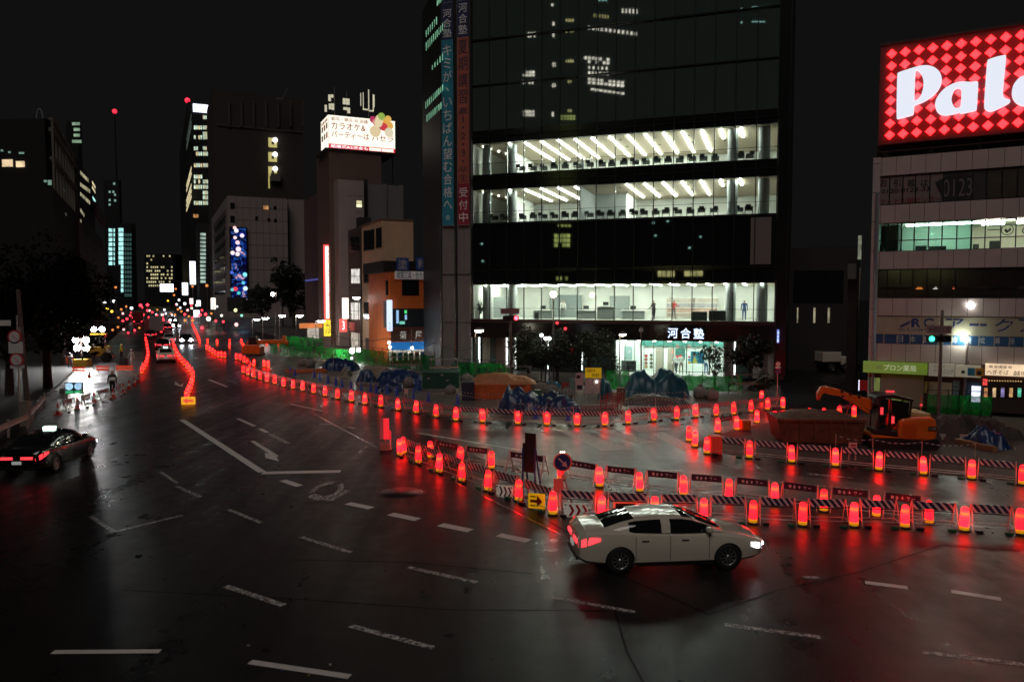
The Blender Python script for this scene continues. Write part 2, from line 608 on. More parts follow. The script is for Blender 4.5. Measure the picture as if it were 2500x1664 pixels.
# turn arrow: shaft and hooked head
mb = MB(); mb.add([(*p[:2], 0.007) for p in gp((610, 1076), (622, 1076), (680, 1112), (662, 1110))], [(3, 2, 1, 0)])
mb.add([(*p[:2], 0.007) for p in gp((662, 1108), (680, 1111), (676, 1118), (682, 1126), (648, 1117), (646, 1105))], [(5, 4, 3, 2, 1, 0)])
struct('turn_arrow', mb, M_PAINT, road)
mb = MB(); mb.add([(*p[:2], 0.007) for p in gp((428, 930), (440, 940), (448, 934), (446, 944), (436, 942), (426, 938))], [tuple(range(6))[::-1]])
struct('turn_arrow', mb, M_PAINT, road)
# worn bicycle-like pictogram in the lane
mb = MB()
c = G(806, 1202)
for k in range(20):
    a0, a1 = 2 * pi * k / 20, 2 * pi * (k + 1) / 20
    if k in (3, 4, 11):
        continue
    for rx, ry, cx0, cy0 in ((.55, 1.3, -0.2, 0.3),):
        ro, ri = 1.0, 0.68
        pts = [(c.x + cx0 + rx * ro * math.cos(a0), c.y + cy0 + ry * ro * math.sin(a0)), (c.x + cx0 + rx * ro * math.cos(a1), c.y + cy0 + ry * ro * math.sin(a1)),
               (c.x + cx0 + rx * ri * math.cos(a1), c.y + cy0 + ry * ri * math.sin(a1)), (c.x + cx0 + rx * ri * math.cos(a0), c.y + cy0 + ry * ri * math.sin(a0))]
        mb.add([(*p, 0.007) for p in pts], [(0, 1, 2, 3)])
struct('road_symbol', mb, M_PAINT_W, road)
line_mark('road_symbol_stroke', G(765, 1206), G(805, 1222), .2, M_PAINT_W, 0.0075)
line_mark('road_symbol_stroke', G(805, 1222), G(850, 1196), .2, M_PAINT_W, 0.0078)
# expansion joints and crack sealing
M_SEAL = mat('crack_seal', (0.006, 0.006, 0.006), 0.6, spec=.15)
for pts in [((1385, 1300), (1290, 1240), (1180, 1180), (1060, 1140), (975, 1112)), ((2490, 1345), (2300, 1330), (2100, 1395), (1900, 1440), (1730, 1500)),
            ((1730, 1500), (1600, 1440), (1500, 1400)), ((1500, 1488), (1530, 1590), (1570, 1664)), ((720, 1366), (1000, 1372), (1300, 1400)),
            ((300, 1440), (700, 1460), (1100, 1488), (1480, 1490)), ((1740, 1260), (1700, 1258))]:
    for (a, b_) in zip(pts, pts[1:]):
        line_mark('asphalt_joint', G(*a), G(*b_), .05, M_SEAL, 0.0055)
line_mark('drain_strip', G(765, 1009), G(921, 1093), .10, mat('drain_metal', (0.35, 0.33, 0.3), 0.25, 0.8), 0.006)
line_mark('drain_strip', G(1000, 1122), G(1385, 1312), .07, mat('drain_metal', (0.35, 0.33, 0.3), 0.25, 0.8), 0.0062)

# manhole covers
def manhole(u, v, r):
    p = G(u, v)
    t = tag(MB().lathe([(0.001, .008), (r * .9, .008), (r * .9, .004), (r * .93, .004), (r * .93, .009), (r, .009), (r, .001)], 32).build('manhole_cover', mat('cast_iron', (0.02, 0.02, 0.02), 0.45, 0.6, bump=0.6, bscale=18), None, (p.x, p.y, 0)),
            'large round iron manhole cover in the road left of the front barricade row', 'manhole')
    return t
manhole(980, 1201, .85)
# scraps of litter near the bottom of the road
for i, (u, v, cl, nm) in enumerate([(690, 1638, (0.05, 0.1, 0.4), 'small blue scrap of litter under the lane dash'), (753, 1650, (0.5, 0.3, 0.03), 'small yellow scrap of litter under the lane dash'),
                                    (806, 1623, (0.6, 0.55, 0.5), 'small pale crumpled scrap above the lane dash'), (606, 1577, (0.4, 0.4, 0.35), 'thin pale scrap of litter above the lane dash')]):
    p = G(u, v)
    mb = MB()
    pts = [[(x * .035 + random.uniform(-.008, .008), y * .022 + random.uniform(-.006, .006), .012 + random.uniform(0, .016)) for x in (-1, 0, 1)] for y in (-1, 0, 1)]
    mb.grid(pts)
    tag(mb.build('litter_scrap', mat('litter_%d' % i, cl, 0.6), None, (p.x, p.y, 0), i), nm, 'litter', 'litter on the road')
# ------------------------------------------------------------------ lit cones and barricades
def lens_material(strength):
    m = bpy.data.materials.new('red_lens')
    m.use_nodes = True
    nt = m.node_tree
    b = nt.nodes['Principled BSDF']
    b.inputs['Base Color'].default_value = (0.5, 0.01, 0.015, 1)
    b.inputs['Roughness'].default_value = 0.35
    tc = nt.nodes.new('ShaderNodeTexCoord')
    sp = nt.nodes.new('ShaderNodeSeparateXYZ')
    nt.links.new(tc.outputs['Object'], sp.inputs[0])
    mr = nt.nodes.new('ShaderNodeMapRange')
    mr.inputs['From Min'].default_value = 0.12; mr.inputs['From Max'].default_value = 0.71
    nt.links.new(sp.outputs['Z'], mr.inputs['Value'])
    cr = nt.nodes.new('ShaderNodeValToRGB')
    e = cr.color_ramp.elements
    e[0].position = 0.0; e[0].color = (0.8, 0.0036, 0.0078, 1)
    e[1].position = 1.0; e[1].color = (0.5, 0.0030, 0.0050, 1)
    for p, c in ((0.45, (0.9, 0.0040, 0.0082)), (0.60, (1.0, 0.0068, 0.0078)), (0.70, (1.0, 0.029, 0.004)), (0.78, (1.0, 0.0100, 0.0090)), (0.88, (0.75, 0.0036, 0.0074))):
        x = e.new(p); x.color = (*c, 1)
    nt.links.new(mr.outputs[0], cr.inputs[0])
    nt.links.new(cr.outputs[0], b.inputs['Emission Color'])
    b.inputs['Emission Strength'].default_value = strength
    return m
M_BAND = mat('yellow_band', lin(240, 170, 10), 0.4, emit=(1.0, 0.42, 0.01), es=0.42)  # emission put in to brighten the band, which is no lamp
M_FOOT = mat('black_rubber', (0.012, 0.012, 0.012), 0.45, bump=0.3)
cone0 = thing('lit_cone', '', 'cone light')
MB().lathe([(.118, .125), (.116, .30), (.110, .50), (.104, .60), (.092, .66), (.066, .70), (.03, .715), (.001, .718)], 14).build('lens', lens_material(10.0), cone0)
MB().lathe([(.122, .05), (.128, .055), (.128, .145), (.119, .15)], 14).build('band', M_BAND, cone0)
MB().lathe([(.001, .05), (.14, .05), (.175, .03), (.18, .004), (.175, 0.002)], 12).build('foot', M_FOOT, cone0)
MB().lathe([(.1205, .300), (.1225, .302), (.1225, .312), (.120, .314)], 14).build('rib', mat('lens_rib', (0.4, 0.01, 0.01), 0.3, emit=(0.6, 0.02, 0.03), es=1.2), cone0)
_crnd = random.Random(5)
_lens0 = next(c for c in cone0.children if c.name.startswith('lens')).data
_lens_dim = _lens0.copy(); _lens_dim.materials.clear(); _lens_dim.materials.append(lens_material(7.0))
_lens_hot = _lens0.copy(); _lens_hot.materials.clear(); _lens_hot.materials.append(lens_material(13.0))
_cone_used = [False]
def cone(p, label, group, rz=0.0):
    loc = (p[0], p[1], 0.0)
    if not _cone_used[0]:
        _cone_used[0] = True
        cone0.location = loc; cone0['label'] = label; cone0['group'] = group
        return cone0
    o = dup(cone0, loc, _crnd.uniform(0, 6), label, group)
    o.rotation_euler = (_crnd.gauss(0, .022), _crnd.gauss(0, .022), _crnd.uniform(0, 6))
    k = _crnd.uniform(.95, 1.04)
    o.scale = (k, k, k)
    pick = _crnd.random()
    if pick < .5:
        next(c for c in o.children if c.name.startswith('lens')).data = _lens_dim if pick < .3 else _lens_hot
    return o

M_LEG = mat('galvanised_tube', (0.55, 0.55, 0.53), 0.35, 0.7, vary=0.2, scale=12)
M_STRIPE = stripe_mat('navy_white_stripes', (0.012, 0.016, 0.06), (0.55, 0.52, 0.50), 0.21, 0.42, -0.9)
M_NAVY = mat('navy_board', (0.012, 0.014, 0.035), 0.4)
M_WHITE = mat('white_print', (0.75, 0.74, 0.72), 0.5)
M_GREENW = mat('green_weight', (0.01, 0.11, 0.05), 0.5)
def make_barricade(kind):
    t = thing('barricade', '', 'barricade')
    w = .60                                   # half width
    pl = MB().box(-w + .05, w - .05, -.02, .02, .55, .77).build('plank', M_STRIPE if kind == 0 else M_NAVY, t)
    if kind == 1:
        for x, ch in ((-.34, '安'), (-.19, '全'), (-.02, '+'), (.17, '第'), (.33, '一')):
            k = .05 if ch != '+' else .04
            lettering(ch, M_WHITE, pl, x - k, x + k, .605 if ch != '一' else .65, .705 if ch != '一' else .665, -.024, bold=.03, name='character')
    else:
        MB().box(-w + .05, w - .05, -.03, -.022, .50, .53).build('lower_rail', M_NAVY, t)
    for s in (-1, 1):
        for f in (-1, 1):
            MB().tube((s * w, f * .02, .80), (s * (w + .02), f * .28, .0), .016, n=6).build('leg', M_LEG, t)
        MB().tube((s * (w + .014), -.20, .2), (s * (w + .014), .20, .2), .012, n=6).build('brace', M_LEG, t)
    MB().tube((-w - .01, -.21, .18), (w + .01, -.21, .18), .013, n=6).build('crossbar', M_LEG, t)
    MB().tube((-w - .01, .21, .18), (w + .01, .21, .18), .013, n=6).build('crossbar', M_LEG, t)
    if kind == 0:
        for s in (-1, 1):
            bevel(MB().box(s * (w - .16) - .11, s * (w - .16) + .11, -.33, -.2, .0, .09).build('weight', M_GREENW if s > 0 else M_FOOT, t), .02)
    return t
_barr = [None, None]
def barricade(p, q, kind, label, group, back=0.12, length=None):
    p, q = Vector(p[:2]), Vector(q[:2])
    d = q - p
    rz = math.atan2(d.y, d.x)
    c = (p + q) / 2 + Vector((-d.y, d.x)).normalized() * back
    L = length or max(0.7, min(1.6, d.length - 0.42))
    if _barr[kind] is None:
        _barr[kind] = make_barricade(kind)
        o = _barr[kind]
        o.location = (c.x, c.y, 0); o.rotation_euler = (0, 0, rz); o['label'] = label; o['group'] = group
    else:
        o = dup(_barr[kind], (c.x, c.y, 0), rz, label, group)
    o.scale = (L / 1.2, 1, 1)
    return o

ROW_B = [(577, 878), (587, 880), (596, 886), (604, 891), (609, 900), (594, 911), (605, 916), (619, 922), (635, 927), (652, 933), (671, 938), (692.5, 944.5), (715.5, 949.5),
         (739, 954), (765.5, 960), (793.5, 967.5), (824, 974), (858, 980.5), (891, 987), (930, 993.5), (972, 1001.5), (1016, 1009), (1064.5, 1018),
         (1113, 1027), (1178.5, 1031), (1264, 1036), (1335, 1038), (1409, 1039.5), (1476.5, 1039.5), (1533, 1034.5), (1596, 1028), (1651, 1024),
         (1698, 1018.5), (1748, 1015.5), (1790.5, 1012), (1833, 1006), (1873.5, 1001), (1911, 997)]
ROW_C = [(1682, 1077), (1696, 1091), (1726, 1107.5), (1829, 1118), (1933, 1129), (2039.5, 1138), (2145, 1148), (2255, 1158), (2372, 1169), (2496, 1183)]
ROW_C2 = [(1752, 1057), (1799, 1050.5), (1848, 1033), (1891, 1035), (1933, 1029), (1976, 1027), (2011, 1026), (2048, 1023), (2085, 1019)]
ROW_D = [(986, 1107), (1052, 1118), (1124, 1134), (1200, 1144), (1368.5, 1171), (1464, 1188), (1562, 1200), (1668.5, 1211.5), (1779, 1220), (1892, 1232),
         (2011, 1248), (2139, 1261.5), (2269, 1277)]
ROW_E = [(977, 1111.5), (1022, 1130.5), (1072.5, 1152.5), (1128, 1174), (1192, 1198), (1266, 1222.5), (1350, 1256.5), (1469, 1264.5), (1599, 1268.5), (1718.5, 1272),
         (1838, 1277), (1959, 1282.5), (2084.5, 1284.5), (2209, 1288), (2353.5, 1295.5), (2492, 1304)]
def run(row, kind, what, group, gaps=(), skip=()):
    pts = [G(u, v) for u, v in row]
    nb = 0
    for i, p in enumerate(pts):
        cone(p, 'red cone light, %s from left in the %s' % (ordinal(i), what), 'cone lights of the ' + group)
    for i in range(len(pts) - 1):
        L = (pts[i + 1] - pts[i]).length
        if i in skip or L < 1.15:
            continue
        # wide gaps hold two boards
        k = 2 if L > 3.2 else 1
        for j in range(k):
            a = pts[i].lerp(pts[i + 1], j / k); b = pts[i].lerp(pts[i + 1], (j + 1) / k)
            barricade(a, b, kind, '%s barricade, %s from left in the %s' % (('striped', 'navy lettered')[kind], ordinal(nb), what), 'barricades of the ' + group)
            nb += 1
run(ROW_B, 0, 'long curved building site row', 'building site row')
run(ROW_C, 0, 'row in front of the orange excavator', 'excavator row', skip=(0, 1))
run(ROW_C2, 1, 'short row behind the excavator skip', 'row behind the skip', skip=(1, 3))
run(ROW_D, 1, 'rear row of the traffic island', 'island rear row', skip=(0,))
run(ROW_E, 0, 'front row of the traffic island', 'island front row')
cone(G(1859, 979), 'lone glowing red cone light behind the far right end of the building site row', 'single cone lights')
# far cones edging the avenue lanes, seen nearly end on
def chain(uv, n):
    """n points along a ground path given by pixels, evenly in picture space"""
    out = []
    segs = [((uv[i + 1][0] - uv[i][0]) ** 2 + (uv[i + 1][1] - uv[i][1]) ** 2) ** .5 for i in range(len(uv) - 1)]
    tot = sum(segs)
    for k in range(n):
        t = tot * k / (n - 1)
        for i, s_ in enumerate(segs):
            if t <= s_ + 1e-6:
                f = t / s_
                out.append(G(uv[i][0] + (uv[i + 1][0] - uv[i][0]) * f, uv[i][1] + (uv[i + 1][1] - uv[i][1]) * f))
                break
            t -= s_
    return out
for i, p in enumerate(chain([(455, 977), (463, 958), (470, 938), (472, 922), (459, 903), (447, 890), (434, 872), (424, 846), (420, 826)], 19)):
    cone(p, 'glowing red cone light, %s from the near end of the snaking centre divider' % ordinal(i), 'cone lights of the centre divider')
for i, p in enumerate(chain([(346, 912), (357, 893), (362, 870), (359, 848), (356, 832)], 10)):
    cone(p, 'glowing red cone light, %s from the near end along the floodlit work zone' % ordinal(i), 'cone lights of the floodlit work zone')
for i, p in enumerate(chain([(549, 874), (532, 872), (518, 863), (505, 854)], 7)):
    cone(p, 'glowing red cone light, %s from the right in the far lane closure' % ordinal(i), 'cone lights of the far lane closure')
for i, p in enumerate(chain([(488, 838), (480, 818), (470, 796)], 7)):
    cone(p, 'glowing red cone light, %s from the near end beside the oncoming headlights' % ordinal(i), 'cone lights beside the oncoming lane')
for i, (u, v) in enumerate([(507, 838), (530, 840), (561, 838), (560, 850), (589, 838), (594, 850), (651, 845), (680, 846), (645, 895), (655, 897), (620, 894)]):
    cone(G(u, v), 'glowing red cone light, %s of the loose ones around the far orange digger' % ordinal(i), 'loose cone lights around the far digger')
# ------------------------------------------------------------------ the glass school tower
K = Fac(1155, 70.0, (0.946, -0.323))
BAYS = 16
KW = K.s(1892)
BW = KW / BAYS
def kz(v):
    return K.z(1155, v)
school = thing('school_tower', 'tall dark glass tower with two lit classroom floors behind striped light tubes', 'building', K.loc(), K.rot)
M_DKGLASS = mat('dark_green_glass', (0.006, 0.010, 0.009), 0.02, spec=1.0)
M_CURTAIN = mat('blind_behind_glass', (0.055, 0.085, 0.075), 0.02, spec=1.0)
M_SPAN = mat('black_spandrel', (0.010, 0.011, 0.011), 0.12, spec=0.5)
M_FRAME = mat('dark_mullion', (0.02, 0.028, 0.025), 0.35, 0.5)
M_ROOMW = mat('room_white', (0.74, 0.76, 0.70), 0.7)
M_CEIL = mat('room_ceiling', (0.74, 0.63, 0.49), 0.8)
M_ROOMF = mat('room_floor', (0.35, 0.36, 0.33), 0.5)
M_PILLAR = mat('pillar_grey', (0.42, 0.46, 0.45), 0.5)
M_TUBE = glow('tube_light', (1.0, 0.98, 0.93), 45.0)
M_GLASS = thin_glass('clear_pane')
DEP = 12.5
zs = {'fascia': (kz(822), kz(786)), 'lobby': (kz(778), kz(695)), 'strip': (kz(689), kz(666)), 'third': (kz(655), kz(552)),
      'four': (kz(545), kz(465)), 'five': (kz(427.5), kz(352)), 'six': (kz(321), kz(214)), 'seven': (kz(209), kz(104)),
      'eight': (kz(98), kz(-10)), 'nine': (kz(-16), kz(-120))}
TOP = kz(-125)
# core and rear of the building
rear = MB()
rear.prism([(-3.0, .9), (-0.15, .9), (-0.15, DEP + .3), (KW + .15, DEP + .3), (KW + .15, .3), (KW + .9, .3), (KW + 1.6, 26), (-4, 26), (-5.4, 11)], 0.15, TOP)
rear.build('rear_body', mat('tower_body', (0.02, 0.021, 0.021), 0.5), school)
# right edge fin
MB().box(KW + .06, KW + .85, -.15, .28, 0.15, TOP).build('corner_fin', mat('corner_fin', (0.018, 0.02, 0.02), 0.25, 0.4), school)
# mullions over the full height
for i in range(BAYS + 1):
    x = i * BW
    MB().box(x - .035, x + .035, -.07, .05, kz(778) - .25, TOP).build('mullion', M_FRAME, school)
# panes
for key, (z0, z1) in zs.items():
    if key == 'fascia':
        continue
    lit = key in ('lobby', 'four', 'five')
    me = MB().box(.036, BW - .036, .0, .012, 0, z1 - z0).mesh('pane')
    me.materials.append(M_GLASS if lit else (M_CURTAIN if key in ('six', 'seven', 'eight', 'nine') else M_DKGLASS))
    for i in range(BAYS):
        put('pane', me, school, (i * BW, 0, z0))
# spandrels between the window bands
order = ['lobby', 'strip', 'third', 'four', 'five', 'six', 'seven', 'eight', 'nine']
for a, b_ in zip(order, order[1:]):
    za, zb = zs[a][1], zs[b_][0]
    MB().box(-.02, KW + .02, -.03, .25, za, zb).build('spandrel', M_SPAN, school)
    MB().box(-.02, KW + .05, -.11, -.031, za + (zb - za) * .45, za + (zb - za) * .45 + .05).build('ledge', M_FRAME, school)
MB().box(-.02, KW + .02, -.03, .3, zs['nine'][1], TOP).build('parapet', M_SPAN, school)
MB().box(-.05, KW + .1, -.22, .25, kz(786), kz(778)).build('ledge', mat('red_ledge', (0.05, 0.022, 0.02), 0.4), school)
# closed dark floors behind the blinds
for key in ('third', 'six'):
    pass
MB().box(-.1, KW + .1, .3, DEP, zs['strip'][0] - .02, zs['four'][0] - .36).build('dark_storey', M_SPAN, school)
MB().box(-.1, KW + .1, .3, DEP, zs['six'][0], TOP - .2).build('dark_storey', M_SPAN, school)
MB().box(K.s(1830), K.s(1880), -.004, -.001, zs['third'][0] + .02, zs['third'][1] - .02).build('blank_panel', mat('pale_panel', (0.16, 0.15, 0.14), 0.6), school)

def room(key, z0, z1, depth, cmat, wallx=None):
    MB().box(0, KW, .06, depth, z0 - .3, z0 - .003).build('floor_slab', M_ROOMF, school)
    MB().box(0, KW, .06, depth, z1 + .003, z1 + .3).build('ceiling', cmat, school)
    MB().box(0, KW, depth, depth + .2, z0 - .3, z1 + .3).build('back_wall', M_ROOMW, school)
    for x in (-.12, KW):
        MB().box(x, x + .12, .06, depth + .2, z0 - .3, z1 + .3).build('side_wall', M_ROOMW, school)
    for u, r in ((1189.5, .42), (1251, .42), (1784, .42), (1860, .46)):
        MB().tube((K.s(u, off=1.3), 1.3, z0), (K.s(u, off=1.3), 1.3, z1), r, n=18, caps=False).build('column', M_PILLAR, school)
    for i in range(3):
        MB().box(0.02, KW - .02, .09, .11, z0 + .95 + i * .0, z0 + .98).build('guard_rail', M_FRAME, school) if i == 0 else None

room('five', *zs['five'], 12.0, M_CEIL)
room('four', *zs['four'], 12.0, M_CEIL)
room('lobby', *zs['lobby'], 9.0, M_CEIL)
# classroom light tubes: one per bay running into the room
def tube(z, u, v, y1, w=.075, y0=.7, m=M_TUBE):
    s = K.s(u, v)
    MB().box(s - w, s + w, y0, y1, z - .07, z - .012).build('light_tube', m, school)
    MB().box(s - w - .05, s + w + .05, y0 - .05, y1 + .05, z - .011, z - .001).build('light_housing', M_ROOMW, school)
z5, z4, zl = zs['five'][1], zs['four'][1], zs['lobby'][1]
for u in [1238, 1275, 1316, 1358, 1399, 1441, 1484, 1528, 1572, 1618, 1664, 1711, 1758, 1808]:
    tube(z5, u, 340, 10.2 if 1260 < u < 1750 else (4.5 if u > 1740 else 2.5))
for u in [1238, 1275, 1316, 1358, 1400]:
    tube(z4, u, 455, 9.4 if u > 1250 and u < 1390 else 2.2)
for u in [1527, 1571, 1617, 1663, 1710, 1757, 1806]:
    tube(z4, u, 445, 9.4 if u < 1740 else 4.0)
M_TUBE_L = glow('lobby_tube', (1.0, 0.99, 0.93), 40.0)
for i in range(BAYS):
    tube(zl, 1177 + i * 45.5, 693, 7.0, w=.07, m=M_TUBE_L)
# partition in the lower classroom, air grilles, spot lamps at the left corridor
xp = K.s(1412, 500)
MB().box(xp, xp + .1, .3, 11.9, zs['four'][0], z4).build('partition', mat('partition_grey', (0.33, 0.36, 0.35), 0.7), school)
MB().box(xp + 3.0, xp + 3.1, 6.0, 11.9, zs['four'][0], z4).build('partition', M_ROOMW, school)
MB().box(xp + .1, xp + 3.0, 6.0, 6.1, zs['four'][0], z4).build('partition', mat('partition_grey', (0.33, 0.36, 0.35), 0.7), school)
M_GRILLE = mat('air_grille', (0.08, 0.08, 0.075), 0.5)
for z, us in ((z5, (1425, 1480, 1565, 1650, 1735)), (z4, (1480, 1565, 1650, 1740))):
    for u in us:
        for y in (2.2, 5.4):
            s = K.s(u, 340) + .75
            MB().box(s - .1, s + .1, y, y + .55, z - .02, z - .002).build('air_grille', M_GRILLE, school)
M_SPOT = glow('spot_lamp', (1.0, 0.96, 0.85), 20.0)
for z in (z5, z4):
    for k in range(5):
        MB().ball((K.s(1160, 400) + .4 + k * .28, 1.0 + k * 1.3, z - .08), .07, 6).build('spot_lamp', M_SPOT, school)
# stair wall seen through the corridor glass
for key in ('five', 'four'):
    z0, z1 = zs[key]
    MB().box(K.s(1215), K.s(1215) + .1, 2.4, 10.5, z0, z1).build('partition', M_ROOMW, school)

# ---- classroom desks with chairs
M_DESK = mat('desk_top', (0.05, 0.06, 0.055), 0.5)
M_CHAIR = mat('chair_dark', (0.02, 0.025, 0.024), 0.6)
desk0 = None
def make_desk():
    t = thing('classroom_desk', '', 'desk')
    MB().box(-.33, .33, -.22, .22, .70, .74).build('desk_top', M_DESK, t)
    MB().box(-.30, .30, .16, .19, .40, .69).build('front_panel', M_DESK, t)
    for sx in (-.3, .3):
        for sy in (-.19, .19):
            MB().tube((sx, sy, 0), (sx, sy, .70), .018, n=6).build('leg', M_CHAIR, t)
    MB().box(-.2, .2, -.62, -.26, .42, .46).build('chair_seat', M_CHAIR, t)
    MB().box(-.2, .2, -.64, -.60, .55, .86).build('chair_back', M_CHAIR, t)
    return t
def desk(u, key, i, where, y=1.5, rz=0.0):
    global desk0
    z0 = zs[key][0]
    s = K.s(u, 400, off=y)
    p = K.p + K.d * s + K.n * y
    lab = 'dark classroom desk, %s from left behind the %s window band' % (ordinal(i), where)
    g = 'desks of the ' + where + ' classroom'
    if desk0 is None:
        desk0 = make_desk()
        desk0.location = (p.x, p.y, z0); desk0.rotation_euler = (0, 0, K.rot + rz); desk0['label'] = lab; desk0['group'] = g
        return
    dup(desk0, (p.x, p.y, z0), K.rot + rz, lab, g)
for i, u in enumerate([1273, 1301, 1327, 1353, 1380, 1412, 1440, 1470, 1494, 1523, 1550, 1576, 1603, 1631, 1660, 1689, 1717, 1746, 1807, 1831]):
    desk(u, 'five', i, 'upper lit', 1.3 + .25 * (i % 3), (i % 5) * .12 - .2)
for i, u in enumerate([1207, 1232, 1276, 1302, 1327, 1354, 1380, 1404, 1440, 1466, 1492, 1520, 1549, 1573, 1602, 1627, 1656, 1687, 1714, 1745, 1806, 1830]):
    desk(u, 'four', i, 'lower lit', 1.3 + .25 * (i % 3), (i % 4) * .15 - .2)

# ---- second-floor office furniture behind the glass
M_SHELF = mat('shelf_beige', (0.5, 0.47, 0.4), 0.6)
def office(name, label, cat, u, y, w, d, h, m, extra=None):
    s = K.s(u, 740, off=y)
    p = K.p + K.d * s + K.n * y
    t = thing(name, label, cat, (p.x, p.y, zs['lobby'][0]), K.rot)
    MB().box(-w / 2, w / 2, 0, d, 0, h).build('cabinet_body' if name == 'cabinet' else 'body', m, t)
    if extra == 'shelf':
        for k in range(4):
            MB().box(-w / 2 + .04, w / 2 - .04, -.03, -.004, .15 + k * h / 4.2, .15 + k * h / 4.2 + h / 5.4).build('shelf_row', mat('files_%d' % (k % 3), ((.30, .27, .23), (.36, .24, .19), (.24, .24, .25))[k % 3], 0.6, vary=.8, scale=14), t)
    if extra == 'desk':
        MB().box(-w / 2 - .05, w / 2 + .05, -.15, d, h, h + .04).build('counter_top', M_ROOMW, t)
        MB().box(-.25, .25, .15, .2, h + .12, h + .45).build('monitor', M_CHAIR, t)
    return t
M_GREYF = mat('grey_furniture', (0.22, 0.25, 0.24), 0.6)
M_DARKF = mat('dark_furniture', (0.03, 0.04, 0.04), 0.6)
OFF = [('cabinet', 'tall beige shelf of files at the back of the second floor office, left one', 'shelf', 1662, 6.5, 2.6, .4, 1.9, M_SHELF, 'shelf'),
       ('cabinet', 'tall beige shelf of files at the back of the second floor office, right one', 'shelf', 1722, 6.5, 2.2, .4, 1.9, M_SHELF, 'shelf'),
       ('reception_desk', 'grey office desk with monitor at the left of the second floor', 'desk', 1325, 3.0, 1.8, .7, .75, M_GREYF, 'desk'),
       ('reception_desk', 'grey office desk with monitor below the wall clock on the second floor', 'desk', 1430, 3.2, 1.7, .7, .75, M_GREYF, 'desk'),
       ('reception_desk', 'tall grey counter in the middle of the second floor office', 'desk', 1478, 2.4, 1.5, .7, 1.1, M_GREYF, 'desk'),
       ('reception_desk', 'grey office desk with monitor right of the middle on the second floor', 'desk', 1545, 3.4, 2.0, .7, .75, M_GREYF, 'desk'),
       ('cabinet', 'dark low cabinet by the second floor window at the right', 'cabinet', 1707, 1.1, 1.3, .4, .75, M_DARKF, None),
       ('cabinet', 'dark slatted rack by the second floor window beside the right column', 'rack', 1752, 1.1, 1.4, .4, .85, M_DARKF, None),
       ('cabinet', 'dark waste bin by the second floor window at the left', 'bin', 1310, 1.2, .38, .38, .6, M_DARKF, None),
       ('cabinet', 'grey double doors at the back of the second floor office', 'door', 1512, 8.7, 1.9, .2, 2.1, M_GREYF, None),
       ('cabinet', 'dark grey screen wall at the back of the second floor office', 'screen', 1380, 8.4, 3.2, .2, 2.2, mat('screen_grey', (0.16, 0.19, 0.185), 0.6), None),
       ('cabinet', 'pale partition board left in the second floor office', 'partition', 1228, 5.0, 2.0, .1, 2.0, mat('partition_grey', (0.33, 0.36, 0.35), 0.7), None)]
for o_ in OFF:
    office(*o_)

# ---- street level
gz = kz(822)
MB().box(-.05, KW + .1, -.45, .3, gz, kz(786) - .01).build('fascia', mat('fascia_black', (0.012, 0.011, 0.011), 0.2), school)
M_STONE = mat('brown_stone', (0.16, 0.11, 0.095), 0.5, vary=.15, scale=2)
M_PALEW = mat('pale_stone', (0.36, 0.33, 0.29), 0.6, vary=.1)
M_TEALG = mat('teal_glass', (0.05, 0.09, 0.085), 0.1)
def wall_piece(u0, u1, m, y=.6, name='wall_panel', z0=.15, z1=None):
    MB().box(K.s(u0, 860, off=y), K.s(u1, 860, off=y), y, y + .3, z0, z1 or gz).build(name, m, school)
for u0, u1, m in [(1157, 1166, M_TEALG), (1178, 1196, M_PALEW), (1196.3, 1211, M_TEALG), (1211.3, 1234.5, M_STONE), (1241, 1254, M_PALEW), (1262, 1334, M_DKGLASS), (1341, 1418, M_DKGLASS), (1424, 1498, M_TEALG),
                  (1768, 1788, M_STONE), (1800, 1838, M_TEALG), (1838.5, 1860, M_PALEW), (1860.5, 1874, M_STONE), (1874.5, 1891, M_PALEW)]:
    wall_piece(u0, u1, m)
M_STRIPL = glow('strip_white', (0.92, 1.0, 0.95), 2.2)
for u, w in ((1169.5, 3), (1237, 3), (1258, 2.2), (1338, 2), (1421, 2), (1794, 4)):
    MB().box(K.s(u - w / 2, 860, off=.5), K.s(u + w / 2, 860, off=.5), .5, .62, .4, gz - .03).build('light_strip', M_STRIPL, school)
# entrance hall
x0, x1 = K.s(1503, 860), K.s(1766, 860)
EH = mat('hall_white', (0.72, 0.75, 0.70), 0.6)
MB().box(x0, x1, 5.0, 5.2, .15, gz).build('hall_back_wall', EH, school)
MB().box(x0, x1, .1, 5.0, gz - .08, gz - .003).build('hall_ceiling', EH, school)
MB().box(x0 - .1, x0, .1, 5.2, .15, gz).build('hall_side_wall', EH, school)
MB().box(x1, x1 + .1, .1, 5.2, .15, gz).build('hall_side_wall', EH, school)
MB().box(x0, x1, .1, 5.0, .152, .17).build('hall_floor', M_ROOMF, school)
for k in range(7):
    xx = x0 + .6 + k * (x1 - x0 - 1.2) / 6
    MB().box(xx - .1, xx + .1, .5, 4.6, gz - .14, gz - .085).build('hall_light', glow('hall_tube', (0.93, 1.0, 0.95), 40.0), school)
# shop-front glazing with its lattice
nb = 11
for k in range(nb):
    a = x0 + (x1 - x0) * k / nb
    MB().box(a + .02, a + (x1 - x0) / nb - .02, .0, .01, .2, gz - .02).build('hall_pane', M_GLASS, school)
    MB().box(a - .02, a + .02, -.02, .05, .2, gz - .02).build('hall_mullion', M_FRAME, school)
for k in range(1, 14):
    zz = .2 + (gz - .25) * k / 14
    MB().box(x0, x1, .055, .065, zz - .008, zz + .008).build('lattice_bar', mat('lattice_grey', (0.2, 0.28, 0.25), 0.4, 0.5), school)
